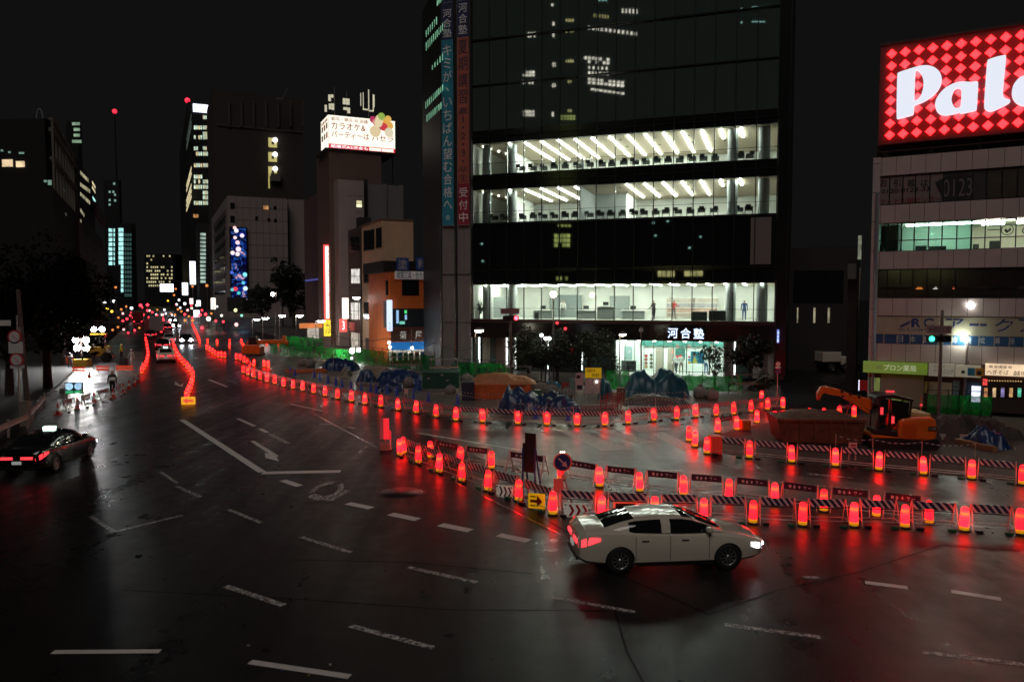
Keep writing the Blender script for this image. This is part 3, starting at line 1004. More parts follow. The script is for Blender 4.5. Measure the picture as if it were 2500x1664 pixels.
# inside the hall: tan shutters, dark screens, teal poster, round badges
def hall(u0, v0, u1, v1, m, name, y):
    a, b_ = K.s(u0, 880, off=y), K.s(u1, 880, off=y)
    um = (u0 + u1) / 2
    za, zb = K.z(um, v1, off=y), K.z(um, v0, off=y)
    return MB().box(a, b_, y, y + .05, max(.18, za), zb).build(name, m, school)
hall(1600.5, 850, 1619, 922, mat('tan_shutter', (0.28, 0.24, 0.19), 0.6), 'hall_shutter', 3.2)
hall(1629.5, 850, 1647, 922, mat('tan_shutter', (0.28, 0.24, 0.19), 0.6), 'hall_shutter', 3.2)
hall(1648, 850, 1673, 880, mat('teal_screen', (0.03, 0.12, 0.10), 0.3), 'hall_screen', 3.4)
hall(1517, 845, 1543, 878, mat('blue_glass', (0.25, 0.36, 0.36), 0.2), 'hall_window', 4.0)
hall(1517, 880, 1553, 912, M_SPAN, 'hall_counter', 2.6)
hall(1675, 838, 1677.5, 922, M_FRAME, 'hall_post', 2.0)
hall(1730, 850, 1734, 922, M_FRAME, 'hall_post', 2.0)
hall(1564, 832, 1766, 846, mat('teal_screen', (0.03, 0.12, 0.10), 0.3), 'hall_transom', 4.6)
for i, (u, v, c) in enumerate([(1577.5, 868, (.5, .05, .04)), (1577.5, 877, (.4, .12, .08)), (1577.5, 886, (.45, .2, .12)), (1577.5, 895, (.5, .33, .12)), (1590, 867, (.12, .12, .07)), (1590, 876, (.2, .17, .1)), (1590, 886, (.1, .1, .07)), (1590, 895, (.13, .14, .1)), (1653.5, 870, (.7, .03, .03)), (1661, 868, (.7, .03, .03)), (1682.5, 871, (.6, .02, .2)), (1682.5, 878, (.03, .25, .6)), (1682.5, 885, (.7, .35, .02))]):
    yy = 1.6
    s, z = K.at(u, v, off=yy)
    r = .15 if i < 8 else .11
    MB().tube((s, yy, z), (s, yy + .03, z), r, n=14).build('round_badge', mat('badge_%d' % i, c, 0.5), school)
pst = thing('hall_poster', 'teal poster of a standing figure in the lit entrance hall', 'poster', tuple(K.p + K.d * K.s(1686, 870, off=1.8) + K.n * 1.8) + (K.z(1703, 887, off=1.8),), K.rot)
pw, ph = K.s(1720, 870, off=1.8) - K.s(1686, 870, off=1.8), K.z(1703, 858, off=1.8) - K.z(1703, 887, off=1.8)
MB().box(0, pw, 0, .05, 0, ph).build('panel', mat('poster_teal', (0.02, 0.22, 0.28), 0.5), pst)
MB().box(pw * .58, pw, -.008, -.002, .06, ph * .9).build('side_panel', mat('poster_blue', (0.01, 0.09, 0.17), 0.5), pst)
MB().xprism([(pw * .1, 0.02), (pw * .5, .02), (pw * .42, ph * .36), (pw * .3, ph * .56), (pw * .2, ph * .36)], -.01, -.003).build('figure_clothes', mat('poster_yellow', (0.6, 0.5, 0.08), 0.5), pst)
MB().tube((pw * .28, -.011, ph * .7), (pw * .28, -.003, ph * .7), ph * .14, n=12).build('figure_head', mat('poster_skin', (0.45, 0.28, 0.2), 0.5), pst)
MB().tube((pw * .27, -.014, ph * .79), (pw * .27, -.0115, ph * .79), ph * .11, n=12).build('figure_hair', mat('poster_hair', (0.02, 0.015, 0.012), 0.5), pst)

# ---- ribbed pillars at the left corner
M_RIB = mat('ribbed_cladding', (0.26, 0.245, 0.24), 0.5, vary=.12, scale=1.5)
for (u0, u1) in ((1080, 1108.5), (1117, 1148)):
    a, b_ = K.s(u0, 700), K.s(u1, 700)
    mb = MB().box(a, b_, .05, .9, 0.15, TOP - 1)
    n = 9
    for k in range(n):
        xx = a + (b_ - a) * (k + .5) / n
        mb.box(xx - .022, xx + .022, -.005, .049, 0.15, TOP - 1)
    mb.build('ribbed_pillar', M_RIB, school)
    for v in (670, 788):
        MB().box(a - .01, b_ + .01, -.03, .92, kz(v), kz(v) + .06).build('pillar_joint', M_FRAME, school)
for u in (1077.5, 1112.5, 1151):
    MB().tube((K.s(u, 700), -.12, 0.2), (K.s(u, 700), -.12, kz(545)), .05, n=8).build('downpipe', mat('steel_pipe', (0.5, 0.5, 0.5), 0.18, 0.9), school)
# banners
def banner(u0, u1, label, sections, texts):
    a, b_ = K.s(u0, 300), K.s(u1, 300)
    zb = kz(549)
    p = K.p + K.d * a + K.n * (-.2)
    t = thing('hanging_banner', label, 'banner', (p.x, p.y, zb), K.rot)
    w = b_ - a
    for v0, v1, m in sections:
        MB().box(0, w, -.02, .02, kz(v1) - zb, kz(v0) - zb).build('cloth', m, t)
    for s_, v0, v1, m, fill in texts:
        column_text(s_, m, t, w * .12, w * .88, kz(v0) - zb, kz(v1) - zb, -.026, fill=fill)
    for zt in (0, kz(0) - zb):
        MB().tube((-.03, 0, zt), (w + .03, 0, zt), .03, n=6).build('batten', M_LEG, t)
B_NAVY = mat('banner_navy', (0.025, 0.035, 0.11), 0.7)
B_TEAL = mat('banner_teal', (0.025, 0.28, 0.40), 0.7, vary=.15, scale=.8)
B_SALM = mat('banner_salmon', (0.45, 0.12, 0.085), 0.7, vary=.15, scale=.8)
B_RED = mat('banner_red', (0.33, 0.018, 0.045), 0.7)
T_PALE = mat('banner_white', (0.85, 0.86, 0.86), 0.7)
T_DARK = mat('banner_dark', (0.035, 0.03, 0.06), 0.7)
banner(1081, 1109, 'teal banner with white vertical characters on the left ribbed pillar', [(-20, 92, B_NAVY), (92, 549, B_TEAL)],
       [('河合塾', 15, 87, T_PALE, .86), ('キミが、いちばん望む合格へ。', 102, 545, T_PALE, .84)])
banner(1119, 1147, 'salmon and red banner with dark characters on the right ribbed pillar', [(-20, 90, B_NAVY), (90, 448, B_SALM), (448, 549, B_RED)],
       [('河合塾', 5, 84, T_PALE, .86), ('夏期講習', 94, 256, T_DARK, .84), ('高1・2・3・卒生', 260, 444, T_DARK, .88), ('受付中', 454, 545, T_PALE, .78)])

# neon name over the entrance
p = K.p + K.d * K.s(1632, 812) + K.n * (-.5)
sgn = thing('neon_sign', 'glowing blue-white three character sign on the black fascia', 'sign', (p.x, p.y, kz(817)), K.rot)
sw, sh = K.s(1721, 812) - K.s(1632, 812), kz(793) - kz(817)
MB().box(-.15, sw + .15, -.03, .049, -.08, sh + .08).build('backing', M_SPAN, sgn)
M_NEON = glow('neon_blue_white', (0.55, 0.68, 1.0), 2.2)
for k, ch in enumerate('河合塾'):
    lettering(ch, M_NEON, sgn, sw * (k * .355), sw * (k * .355 + .28), 0.02, sh - .02, -.045, bold=.012, name='character')
p = K.p + K.d * K.s(1897, 812) + K.n * (-.5)
sg2 = thing('blade_sign', 'small glowing blue blade sign at the right corner of the glass tower', 'sign', (p.x, p.y, kz(822)), K.rot)
MB().box(0, .16, -.5, .34, 0, kz(795) - kz(822)).build('panel', glow('blade_blue', (0.25, 0.32, 1.0), 0.9), sg2)
column_text('河合塾', M_NEON, sg2, .02, .14, kz(797) - kz(822), .05, -.505, fill=.7)

# left flank with slit windows lit green
KL = Fac(1080, 71.0, (0.295, -0.955))
kd = KL.p - K.p
fl = MB().box(-9.3, -.3, .0, 3.0, 0.15, TOP - 2).build('side_wing', mat('tower_body', (0.02, 0.021, 0.021), 0.5), school, (kd.dot(K.d), kd.dot(K.n), 0), KL.rot - K.rot)
M_SLIT = glow('slit_green', (0.30, 0.75, 0.45), 0.55, vary=.8, scale=1.3)
for (ua, va0, va1, ub, vb0, vb1, n) in [(1041, 74, 90, 1066, 42, 60, 6), (1041, 104, 124, 1081, 58, 74, 10), (1056, 160, 170, 1081, 130, 147, 5), (1040, 248, 265, 1081, 207, 222, 10), (1043, 280, 297, 1077, 250, 266, 8), (1068, 0, 14, 1078, -8, 4, 4)]:
    for k in range(n):
        f = k / (n - 1)
        u = ua + (ub - ua) * f
        s0, z0 = KL.at(u, va1 + (vb1 - va1) * f)
        z1 = KL.at(u, va0 + (vb0 - va0) * f)[1]
        MB().box(s0 - .10, s0 + .10, -.03, -.002, z0, z1).build('slit_window', M_SLIT, fl)
# ------------------------------------------------------------------ houses along the avenue
class Bld:
    """a block with its near corner on sight line u at depth Y; local x across the avenue, y along it"""
    def __init__(self, name, label, cat, u, Y, front=True, d=None):
        self.f = Fac(u, Y, d or ND)
        self.t = thing(name, label, cat, self.f.loc(), self.f.rot)
        n = self.f.n
        self.l = Fac(u, Y, (-n.x, -n.y))
    def box(self, name, m, x0, x1, y0, y1, z0, z1, parent=None):
        return MB().box(x0, x1, y0, y1, z0, z1).build(name, m, parent or self.t)
    def zf(self, u, v):
        return self.f.z(u, v)
    def front(self, u0, v0, u1, v1, m, name='window', off=0.0, t=.04, parent=None):
        a, b_ = self.f.s(u0, v0, -off), self.f.s(u1, v0, -off)
        um = (u0 + u1) / 2
        return MB().box(a, b_, -off - t, -off - .002, self.f.z(um, v1, -off), self.f.z(um, v0, -off)).build(name, m, parent or self.t)
    def fbox(self, u0, v0, u1, v1, off=0.0):
        um = (u0 + u1) / 2
        return self.f.s(u0, v0, -off), self.f.s(u1, v0, -off), self.f.z(um, v1, -off), self.f.z(um, v0, -off)
    def side(self, u0, v0, u1, v1, m, name='window', t=.04, sgn=-1, parent=None):
        y0, y1 = sorted((-self.l.s(u0, v0), -self.l.s(u1, v0)))
        um = (u0 + u1) / 2
        z0, z1 = self.l.z(um, v1), self.l.z(um, v0)
        x = (sgn * t, sgn * .002) if sgn < 0 else (.002, t)
        return MB().box(x[0], x[1], y0, y1, z0, z1).build(name, m, parent or self.t)

M_DARKW = mat('night_wall', (0.03, 0.028, 0.027), 0.7, vary=.2, scale=.3)
M_WINOFF = mat('unlit_window', (0.012, 0.013, 0.014), 0.08)
W_WARM = glow('window_warm', (1.0, 0.86, 0.50), 0.75, vary=.5, scale=.35)
W_COOL = glow('window_cool', (0.80, 1.0, 0.78), 0.75, vary=.6, scale=.3)
W_TEAL = glow('window_teal', (0.45, 0.95, 0.90), 1.1, vary=.5, scale=.5)
W_DIM = glow('window_dim', (0.30, 0.42, 0.34), 0.12, vary=.5, scale=.3)
W_WHITE = glow('sign_white', (1.0, 0.97, 0.98), 1.6)
W_SIGNLIT = glow('window_signlit', (1.0, 0.45, 0.36), 1.0, vary=.5, scale=1.2)  # red sign's light on the panes, put in as their own glow

# --- orange tool shop
B = Bld('tool_shop', 'small orange-brown corner shop with a blue awning', 'building', 953, 80.0)
M_ORG = mat('orange_render', (0.78, 0.17, 0.03), 0.6, vary=.18, scale=.7)
w = B.f.s(1072); h = B.zf(953, 664)
B.box('wall', M_ORG, 0, w, 0, 9, 0, h)
B.box('parapet', mat('black_parapet', (0.014, 0.014, 0.014), .6), -.6, w + .2, .3, 9, h + .01, B.zf(953, 636))
B.front(982, 683, 1022, 721, M_WINOFF, 'window')
B.front(981, 682, 1023, 722, mat('frame_dark', (0.03, 0.028, 0.026), .5), 'window_frame', t=.02)
B.front(957, 753, 1043, 799, mat('frame_dark', (0.03, 0.028, 0.026), .5), 'window_frame', t=.03)
for a, b_ in ((959, 978), (979, 998), (1000, 1019), (1020, 1041)):
    B.front(a, 755, b_, 797, mat('shop_glass', (0.03, 0.04, 0.042), .06), 'window', t=.05)
for u0, v0, u1, v1, m in [(967, 757, 973, 789, glow('glint_blue', (.35, .6, 1.0), .8)), (987, 757, 993, 765, glow('glint_green', (.05, .8, .2), .9)), (988, 768, 993, 780, glow('glint_blue', (.35, .6, 1.0), .8)), (975, 784, 988, 791, glow('glint_teal', (.2, .8, .6), .7))]:
    B.front(u0, v0, u1, v1, m, 'glint_patch', t=.056)  # interior glints put in as glowing patches on the panes
B.front(954, 800, 1044, 832, mat('brown_sign', (0.10, 0.035, 0.018), .55), 'sign_panel', t=.05)
for ch, a in (('菊', 976), ('屋', 1014)):
    x0, x1, z0, z1 = B.fbox(a, 808, a + 16, 827, .06)
    lettering(ch, mat('sign_pale_glow', (.7, .66, .6), .5, emit=(1, .95, .85), es=.22), B.t, x0, x1, z0, z1, -.06, bold=.004, name='character')  # glow put into the characters to lift them from the dark
B.side(938, 735, 951, 800, mat('frame_dark', (0.03, 0.028, 0.026), .5), 'downpipe', t=.1)
for u0, v0, u1, v1 in ((942, 684, 948, 720),):
    B.side(u0, v0, u1, v1, M_WINOFF)
# awning and lit shop opening
x0, x1, z0, z1 = B.fbox(951, 834, 1050, 853)
aw = thing('shop_awning', 'sloping blue awning over the lit front of the orange shop', 'awning', B.f.loc(), B.f.rot)
MB().add([(x0, -.05, z1), (x1 - .3, -.05, z1), (x1, -1.1, z0 + .1), (x0 - .1, -1.1, z0 + .1), (x0, -.05, z1 - .05), (x1 - .3, -.05, z1 - .05), (x1, -1.1, z0 + .05), (x0 - .1, -1.1, z0 + .05)],
         [(0, 1, 2, 3), (7, 6, 5, 4), (3, 2, 6, 7), (1, 5, 6, 2), (0, 3, 7, 4)]).build('cloth', mat('awning_blue', (0.02, 0.16, 0.42), .6, emit=(0.01, 0.14, .45), es=.6), aw)  # glow put into the cloth to brighten the awning
for k in range(14):
    xx = x0 - .1 + (x1 - x0 + .1) * k / 14
    MB().box(xx + .02, xx + (x1 - x0) / 14 - .02, -1.12, -1.09, z0 - .18, z0 + .06).build('valance', mat('valance_white', (.75, .76, .72), .7, emit=(1, .95, .85), es=.35), aw)  # valance brightened by glow in its material too
a0, a1, b0, b1 = B.fbox(949, 853, 1050, 884)
B.box('shop_opening', glow('shop_light', (1.0, 0.9, 0.72), .85, vary=.75, scale=2.2), a0, a1, -.06, -.003, .2, b1)
for k in range(7):
    xx = a0 + .3 + k * (a1 - a0) / 7.3
    B.box('goods_rack', mat('goods_%d' % (k % 4), ((.5, .1, .06), (.1, .2, .35), (.5, .4, .2), (.08, .07, .06))[k % 4], .6, vary=.6, scale=6), xx, xx + .42, -.35, -.07, .2, 1.0 + .4 * (k % 3))
lamps = [(950, 836), (1047, 836), (952, 847), (1006, 849), (1046, 846)]
for u, v in lamps:
    s_, z_ = B.f.at(u, v, -1.2)
    MB().ball((s_, -1.2, z_), .16, 7).build('bulb', glow('shop_bulb', (1.0, .93, .8), 9.0), aw)
# signs on the roof
def roof_sign(u0, v0, u1, v1, txt, mb_, mt, label, pad=.12, off=.3):
    x0, x1, z0, z1 = B.fbox(u0, v0, u1, v1, off)
    p = B.f.p + B.f.d * x0 - B.f.n * off
    t = thing('shop_sign', label, 'sign', (p.x, p.y, z0), B.f.rot)
    MB().box(0, x1 - x0, 0, .12, 0, z1 - z0).build('panel', mb_, t)
    MB().box(.1, .2, .12, off + .35, .05, .15).build('bracket', M_FRAME, t)
    W, Hh = x1 - x0, z1 - z0
    lettering(txt, mt, t, W * pad, W * (1 - pad), Hh * pad, Hh * (1 - pad), -.01, bold=.004)
    return t
SB = mat('sign_blue', (0.04, 0.09, 0.36), .5)
SP = mat('sign_pale', (.62, .58, .52), .5)
roof_sign(968, 629, 998, 660, '塗', SB, SP, 'square blue sign with one white character, left on the orange shop roof')
roof_sign(1016, 628, 1046, 659, '料', SB, SP, 'square blue sign with one white character, right on the orange shop roof')
roof_sign(964.5, 662, 1044, 681.5, '建築工具・合カギ', mat('sign_cream', (.75, .72, .68), .5, emit=(1, .95, .9), es=.06), mat('sign_inkblue', (.02, .04, .16), .5), 'long cream sign with blue characters on the orange shop', .05, .2)
x0, z0 = B.l.at(952, 808)
vs = thing('vertical_sign', 'tall narrow blue-white lit sign at the left corner of the orange shop', 'sign', A(945, 808, 79.2), B.f.rot)
wv = 13 / F * 79.2; hv = 76 / F * 79.2
bevel(MB().box(0, wv, -.15, .15, 0, hv).build('panel', glow('vertical_white_blue', (.62, .74, 1.0), 1.25), vs), .05)
lettering('スシ', glow('vertical_blue', (.1, .2, 1.0), .9), vs, wv * .25, wv * .75, hv * .03, hv * .3, -.155, bold=.01)

# --- tan four-storey block
B = Bld('tan_block', 'tan rendered four-storey block with dark grouped windows', 'building', 934.5, 86.0)
M_TAN = mat('tan_render', (0.75, 0.50, 0.32), .7, vary=.12, scale=.5)
w = B.f.s(1010); y1 = -B.l.s(880); h = B.zf(934.5, 537)
B.box('wall', M_TAN, 0, w, 0, y1, 0, h)
B.box('coping', mat('tan_coping', (0.22, 0.13, 0.08), .7), -.06, w + .06, -.06, y1 + .06, h, h + .18)
for v0, v1 in ((563, 609), (650, 689), (738, 780)):
    for a, b_, dv in ((888.5, 913.5, 0), (918.5, 931.5, -6)):
        B.side(a - .7, v0 + dv - 1, b_ + .7, v1 + dv + 1.5, mat('frame_dark', (0.03, 0.028, 0.026), .5), 'window_frame', t=.03)
        k = 3 if b_ - a > 20 else 2
        for j in range(k):
            ua = a + (b_ - a) * j / k
            B.side(ua + .5, v0 + dv, ua + (b_ - a) / k - .5, v1 + dv - 12, M_WINOFF, 'window', t=.06)
            B.side(ua + .5, v1 + dv - 11, ua + (b_ - a) / k - .5, v1 + dv, M_WINOFF, 'window', t=.06)
B.side(893, 826, 914, 862, mat('shutter_brown', (0.09, 0.05, 0.035), .6), 'entrance', t=.05)
B.side(880.5, 556, 882.5, 864, mat('frame_dark', (0.03, 0.028, 0.026), .5), 'downpipe', t=.12)

# --- narrow grey house
B = Bld('narrow_house', 'narrow dark grey house with lit windows left of the tan block', 'building', 880, 97.0)
y1 = -B.l.s(851.5); h = B.l.z(878, 553)
B.box('wall', mat('narrow_grey', (0.075, 0.062, 0.058), .7, vary=.2), 0, 6, 0, y1, 0, h)
B.box('tank', mat('tank_dark', (0.03, 0.028, 0.028), .7), .5, 2, y1 * .3, y1 * .6, h, h + 1.4)
for u0, v0, u1, v1, m in [(858, 656, 879, 692, W_WHITE), (857, 738, 879, 780, W_WHITE), (856, 578, 878, 612, M_WINOFF)]:
    B.side(u0 - 1, v0 - 1, u1 + .5, v1 + 1, M_FRAME, 'window_frame', t=.03)
    for k in range(3):
        for q in range(2):
            ua, ub = u0 + (u1 - u0) * k / 3 + .5, u0 + (u1 - u0) * (k + 1) / 3 - .5
            va, vb = v0 + (v1 - v0) * q / 2 + .6, v0 + (v1 - v0) * (q + 1) / 2 - .6
            B.side(ua, va, ub, vb, glow('room_white_light', (.95, .93, .86), .75, vary=.6, scale=.8) if m is W_WHITE else m, 'window', t=.05)
B.side(857, 787, 866, 806, glow('sign_red_small', (.6, .02, .04), .35), 'sign_panel', t=.3)
B.side(858, 812, 878, 858, glow('shop_light_dim', (.95, .85, .7), .4, vary=.8, scale=1.5), 'shop_opening', t=.05)

# --- pink lit house with balconies
B = Bld('balcony_house', 'small house with balconies lit pink by the red sign', 'building', 851, 109.0)
y1 = -B.l.s(821); h = B.l.z(848, 555)
B.box('wall', mat('pink_plaster', (0.36, 0.27, 0.24), .7, vary=.15), 0, 5, 0, y1, 0, h)
for v0, v1 in ((602, 626), (656, 690), (738, 775)):
    B.side(825, v0 - 2, 849, v1 + 2, M_FRAME, 'window_frame', t=.03)
    for k in range(2):
        B.side(831 + k * 9, v0, 839 + k * 9, v1, W_SIGNLIT, 'window', t=.05)
    B.side(824, v1 + 4, 850, v1 + 26, mat('pink_plaster', (0.36, 0.27, 0.24), .7), 'balcony', t=.5)
B.side(826, 812, 850, 855, glow('shop_light_dim', (.95, .85, .7), .4, vary=.8, scale=1.5), 'shop_opening', t=.05)

# --- blade signs hanging over the pavement
def blade(u0, v0, u1, v1, Y, m, label, name='blade_sign', txt=None, tm=None, dd=None):
    p = A(u0, v1, Y)
    t = thing(name, label, 'sign', p, ND and math.atan2(ND.y, ND.x))
    w_, h_ = (u1 - u0) / F * Y, (v1 - v0) / F * Y
    bevel(MB().box(0, w_, -.15, .15, 0, h_).build('panel', m, t), .04)
    MB().box(w_, w_ + .5, -.04, .04, h_ * .8, h_ * .8 + .08).build('bracket', M_FRAME, t)
    MB().box(w_, w_ + .5, -.04, .04, h_ * .2, h_ * .2 + .08).build('bracket', M_FRAME, t)
    if txt:
        column_text(txt, tm, t, w_ * .16, w_ * .84, h_ * .97, h_ * .03, -.16, bold=.008, fill=.8)
    return t
bl_ = blade(796, 602, 821, 777, 109, glow('sign_red_white', (1.0, 0.72, 0.62), 2.2, vary=.25, scale=.5), 'tall white and red glowing vertical sign', txt='カラオケパセラ', tm=glow('sign_letter_red', (1.0, .12, .12), 1.2))
MB().box(-.22, 25 / F * 109 + .22, -.1, .1, -.2, 175 / F * 109 + .2).build('border', glow('sign_border_red', (1.0, .03, .03), 3.0), bl_)
blade(836, 727, 851, 778, 100, glow('sign_cream_lit', (1.0, .95, .78), 1.5), 'white lit vertical sign below the pink windows')
blade(829, 778, 847, 810, 100, glow('sign_red_lit', (1.0, .06, .05), 1.3), 'red lit sign with white mark below the white vertical sign', txt='3', tm=glow('sign_white', (1.0, .97, .98), 1.6))
blade(791, 781, 807, 820, 104, glow('sign_yellow_lit', (1.0, .80, .02), 1.1, vary=.3, scale=2), 'yellow lit sign beside the tall red sign', txt='カ', tm=glow('sign_brown', (.4, .12, .0), .3))

# --- karaoke tower with its lit roof sign
B = Bld('karaoke_tower', 'brown tower carrying a bright white rooftop sign', 'building', 808, 108.0)
M_BRN = mat('brown_wall', (0.17, 0.11, 0.09), .75, vary=.12, scale=.2)
x1 = B.f.s(934); y1 = 9.0; h = B.zf(808, 366)
B.box('wall', M_BRN, 0, x1, 0, y1, 0, h)
B.box('roof_deck', M_DARKW, -.5, B.f.s(968) + .1, -.2, 7, h, h + .25)
MB().tube((B.f.s(966), 1, 12), (B.f.s(966), 1, h), .07, n=6).build('sign_strut', M_FRAME, B.t)
# annexes
ann = mat('annex_pale', (0.42, 0.35, 0.33), .7, vary=.08, scale=.3)
a0, a1, b0, b1 = B.fbox(826, 438, 888, 560, 3.0)
B.box('annex_wall', ann, a0, a1, -3.0, -.01, 0, b1)
B.front(868.5, 489, 884, 507, M_FRAME, 'window_frame', 3.0, .05)
B.front(870, 490, 883, 497.5, glow('window_yellow', (1.0, .9, .5), .7), 'window', 3.0, .07)
B.front(870, 498.5, 883, 506, glow('window_yellow_hot', (1.0, .93, .6), 1.2), 'window', 3.0, .07)
a0, a1, b0, b1 = B.fbox(897, 451, 976, 560, 2.0)
B.box('annex_wall', mat('annex_grey', (0.2, 0.19, 0.185), .7, vary=.1, scale=.3), a0, a1, -2.0, 5, 0, b1)
B.box('annex_band', M_DARKW, B.f.s(890, 450, -2), a0 + .02, -2.05, 5, 0, b1 + .6)
for u in (935, 975):
    a = B.f.s(u, 450, -2)
    B.box('annex_pilaster', mat('annex_grey', (0.2, 0.19, 0.185), .7), a, a + .5, -2.2, -2.0, 0, b1 + .1)
for k in range(3):
    B.front(827 + k * 20, 438 + k * 40, 887, 438.8 + k * 40, M_DARKW, 'wall_joint', 3.0, .02)
# rooftop sign
sg = thing('rooftop_sign', 'bright white rooftop sign with red characters and fruit picture', 'sign', B.f.loc(h + .25), B.f.rot)
z0 = B.zf(808, 366) - h - .25 + .25; Hs = B.zf(808, 285) - B.zf(808, 366)
Ws = B.f.s(968); Ls = 5.2
M_SGW = glow('sign_cream_white', (1.0, .93, .76), 1.25)
M_SGR = glow('sign_red_band', (.85, .02, .05), .8)
M_INK = glow('sign_ink_red', (.42, .02, .03), .45)
MB().box(0, Ws, .0, Ls, 0, Hs).build('box_body', M_FRAME, sg)
MB().box(0.03, Ws - .03, -.03, -.002, Hs * .13 + .02, Hs - .03).build('front_panel', M_SGW, sg)
MB().box(0.03, Ws - .03, -.03, -.002, .02, Hs * .13).build('front_band', M_SGR, sg)
MB().box(-.03, -.002, 0.03, Ls - .03, .03, Hs - .03).build('side_panel', M_SGW, sg)
def st(txt, x0, x1, z0, z1, m=M_INK, bold=.008):
    lettering(txt, m, sg, Ws * x0, Ws * x1, Hs * z0, Hs * z1, -.036, bold=bold)
st('都内・横浜 30 店舗', .04, .58, .83, .95)
st('カラオケ&', .04, .55, .58, .80)
st('パーティーは', .04, .60, .33, .53)
st('パセラ', .64, .97, .33, .53)
st('結婚式&2次会も', .03, .58, .02, .115, glow('sign_white', (1.0, .97, .98), 1.6), .004)
MB().box(Ws * .6, Ws * .78, -.04, -.031, Hs * .02, Hs * .11).build('white_field', M_SGW, sg)
MB().box(Ws * .79, Ws * .97, -.04, -.031, Hs * .02, Hs * .11).build('white_field', M_SGW, sg)
st('最大90名', .83, .95, .60, .72, M_INK, .002)
for k, (x, z, r, c) in enumerate([(.66, .98, .05, (.55, .02, .12)), (.70, .9, .05, (.8, .3, .3)), (.77, 1.0, .075, (.95, .8, .45)), (.79, 1.1, .055, (.35, .55, .08)), (.87, .93, .06, (.95, .45, .05)), (.91, .84, .06, (.95, .5, .1)), (.89, 1.04, .05, (.95, .55, .1)), (.74, .74, .05, (.12, .05, .16)), (.82, .78, .06, (.75, .04, .06)), (.69, .62, .085, (.95, .75, .45)), (.9, .62, .07, (.95, .85, .6)), (.74, .88, .06, (1, .85, .5))]):
    mb = MB()
    mb.tube((Ws * x, -.05 - .012 * k, Hs * z), (Ws * x, -.04 - .012 * k, Hs * z), Ws * r, n=18)
    mb.build('fruit_picture', glow('fruit_%d' % k, c, .75), sg)
for k, (v0, v1) in enumerate(((.62, .8), (.34, .52))):
    for q in range(3):
        MB().box(-.036, -.031, Ls * (.1 + q * .3), Ls * (.3 + q * .3), Hs * v0, Hs * v1).build('side_picture', glow('side_pic_%d' % ((k + q) % 3), ((.2, .1, .06), (.5, .1, .08), (.25, .2, .18))[(k + q) % 3], .4), sg)
for q in range(4):
    MB().box(-.036, -.031, Ls * (.1 + q * .22), Ls * (.25 + q * .22), Hs * .84, Hs * .93).build('side_lettering', M_INK, sg)
for q in range(6):
    MB().box(Ws * (q + .5) / 6 - .1, Ws * (q + .5) / 6 + .1, -.5, -.04, -.12, -.03).build('bracket', M_FRAME, sg)
# antennas behind the sign, floodlight on them put in as panel glow
def antenna(u, v0, v1, panels, label):
    Y = 111.5
    p = A(u, v1, Y)
    t = thing('roof_antenna', label, 'antenna', p, B.f.rot)
    hh = (v1 - v0) / F * Y
    MB().tube((0, 0, -1.0), (0, 0, hh), .06, n=6).build('mast', M_LEG, t)
    for (du0, dv0, du1, dv1) in panels:
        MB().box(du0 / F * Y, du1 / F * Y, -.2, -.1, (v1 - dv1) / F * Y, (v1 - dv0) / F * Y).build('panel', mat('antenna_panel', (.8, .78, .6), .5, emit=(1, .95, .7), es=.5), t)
        MB().bar((0, 0, (v1 - (dv0 + dv1) / 2) / F * Y), ((du0 + du1) / 2 / F * Y, -.1, (v1 - (dv0 + dv1) / 2) / F * Y), .05).build('arm', M_FRAME, t)
antenna(817, 215, 282, [(-15, 235, -10, 243), (-9, 234, -3, 241), (-15, 243.5, -9, 250), (-14, 256, -9, 262), (-8, 255, -2, 261), (-14, 263, -8, 269), (-7, 262, -2, 270), (-24, 260, -19, 276)], 'lattice mast with small lit panels, left on the karaoke tower roof')
antenna(847, 225, 285, [(-10, 243, -3, 249), (-2, 243, 6, 249), (-10, 250, -3, 257), (-2, 250, 6, 257), (-9, 264, 0, 270), (1, 264, 7, 277)], 'mast with two blocks of lit panels, middle of the karaoke tower roof')
antenna(900, 220, 290, [(-20, 232, -18.5, 262), (-14, 230, -12.5, 270), (-1, 222, 1, 268), (10, 232, 12, 272), (12.5, 233, 14, 262), (-14, 268, -1, 271), (1, 270, 11, 273)], 'tall trident of lit tube antennas, right on the karaoke tower roof')

# --- louvred dark building
B = Bld('louvred_building', 'dark building with vertical fins left of the tall red sign', 'building', 790, 118.0)
y1 = -B.l.s(750); h = B.l.z(786, 458)
B.box('wall', M_DARKW, 0, 12, 0, y1, 0, h)
for k in range(9):
    yy = y1 * (k + .5) / 9
    B.box('fin', mat('fin_mauve', (0.11, 0.065, 0.065), .6), -.45, -.002, yy - .12, yy + .12, 2.6, h - .5)
B.side(752, 681, 789, 685, mat('violet_rail', (.12, .12, .3), .5, emit=(.2, .2, .9), es=.25), 'rail', t=.5)
B.side(751, 795, 789, 830, glow('shop_light_dim', (.95, .85, .7), .4, vary=.8, scale=1.5), 'shop_opening', t=.06)
aw2 = blade(731, 789, 786, 801, 104, glow('canopy_orange', (1.0, .25, .04), .55, vary=.4, scale=1), 'orange lit canopy board at the foot of the louvred building')

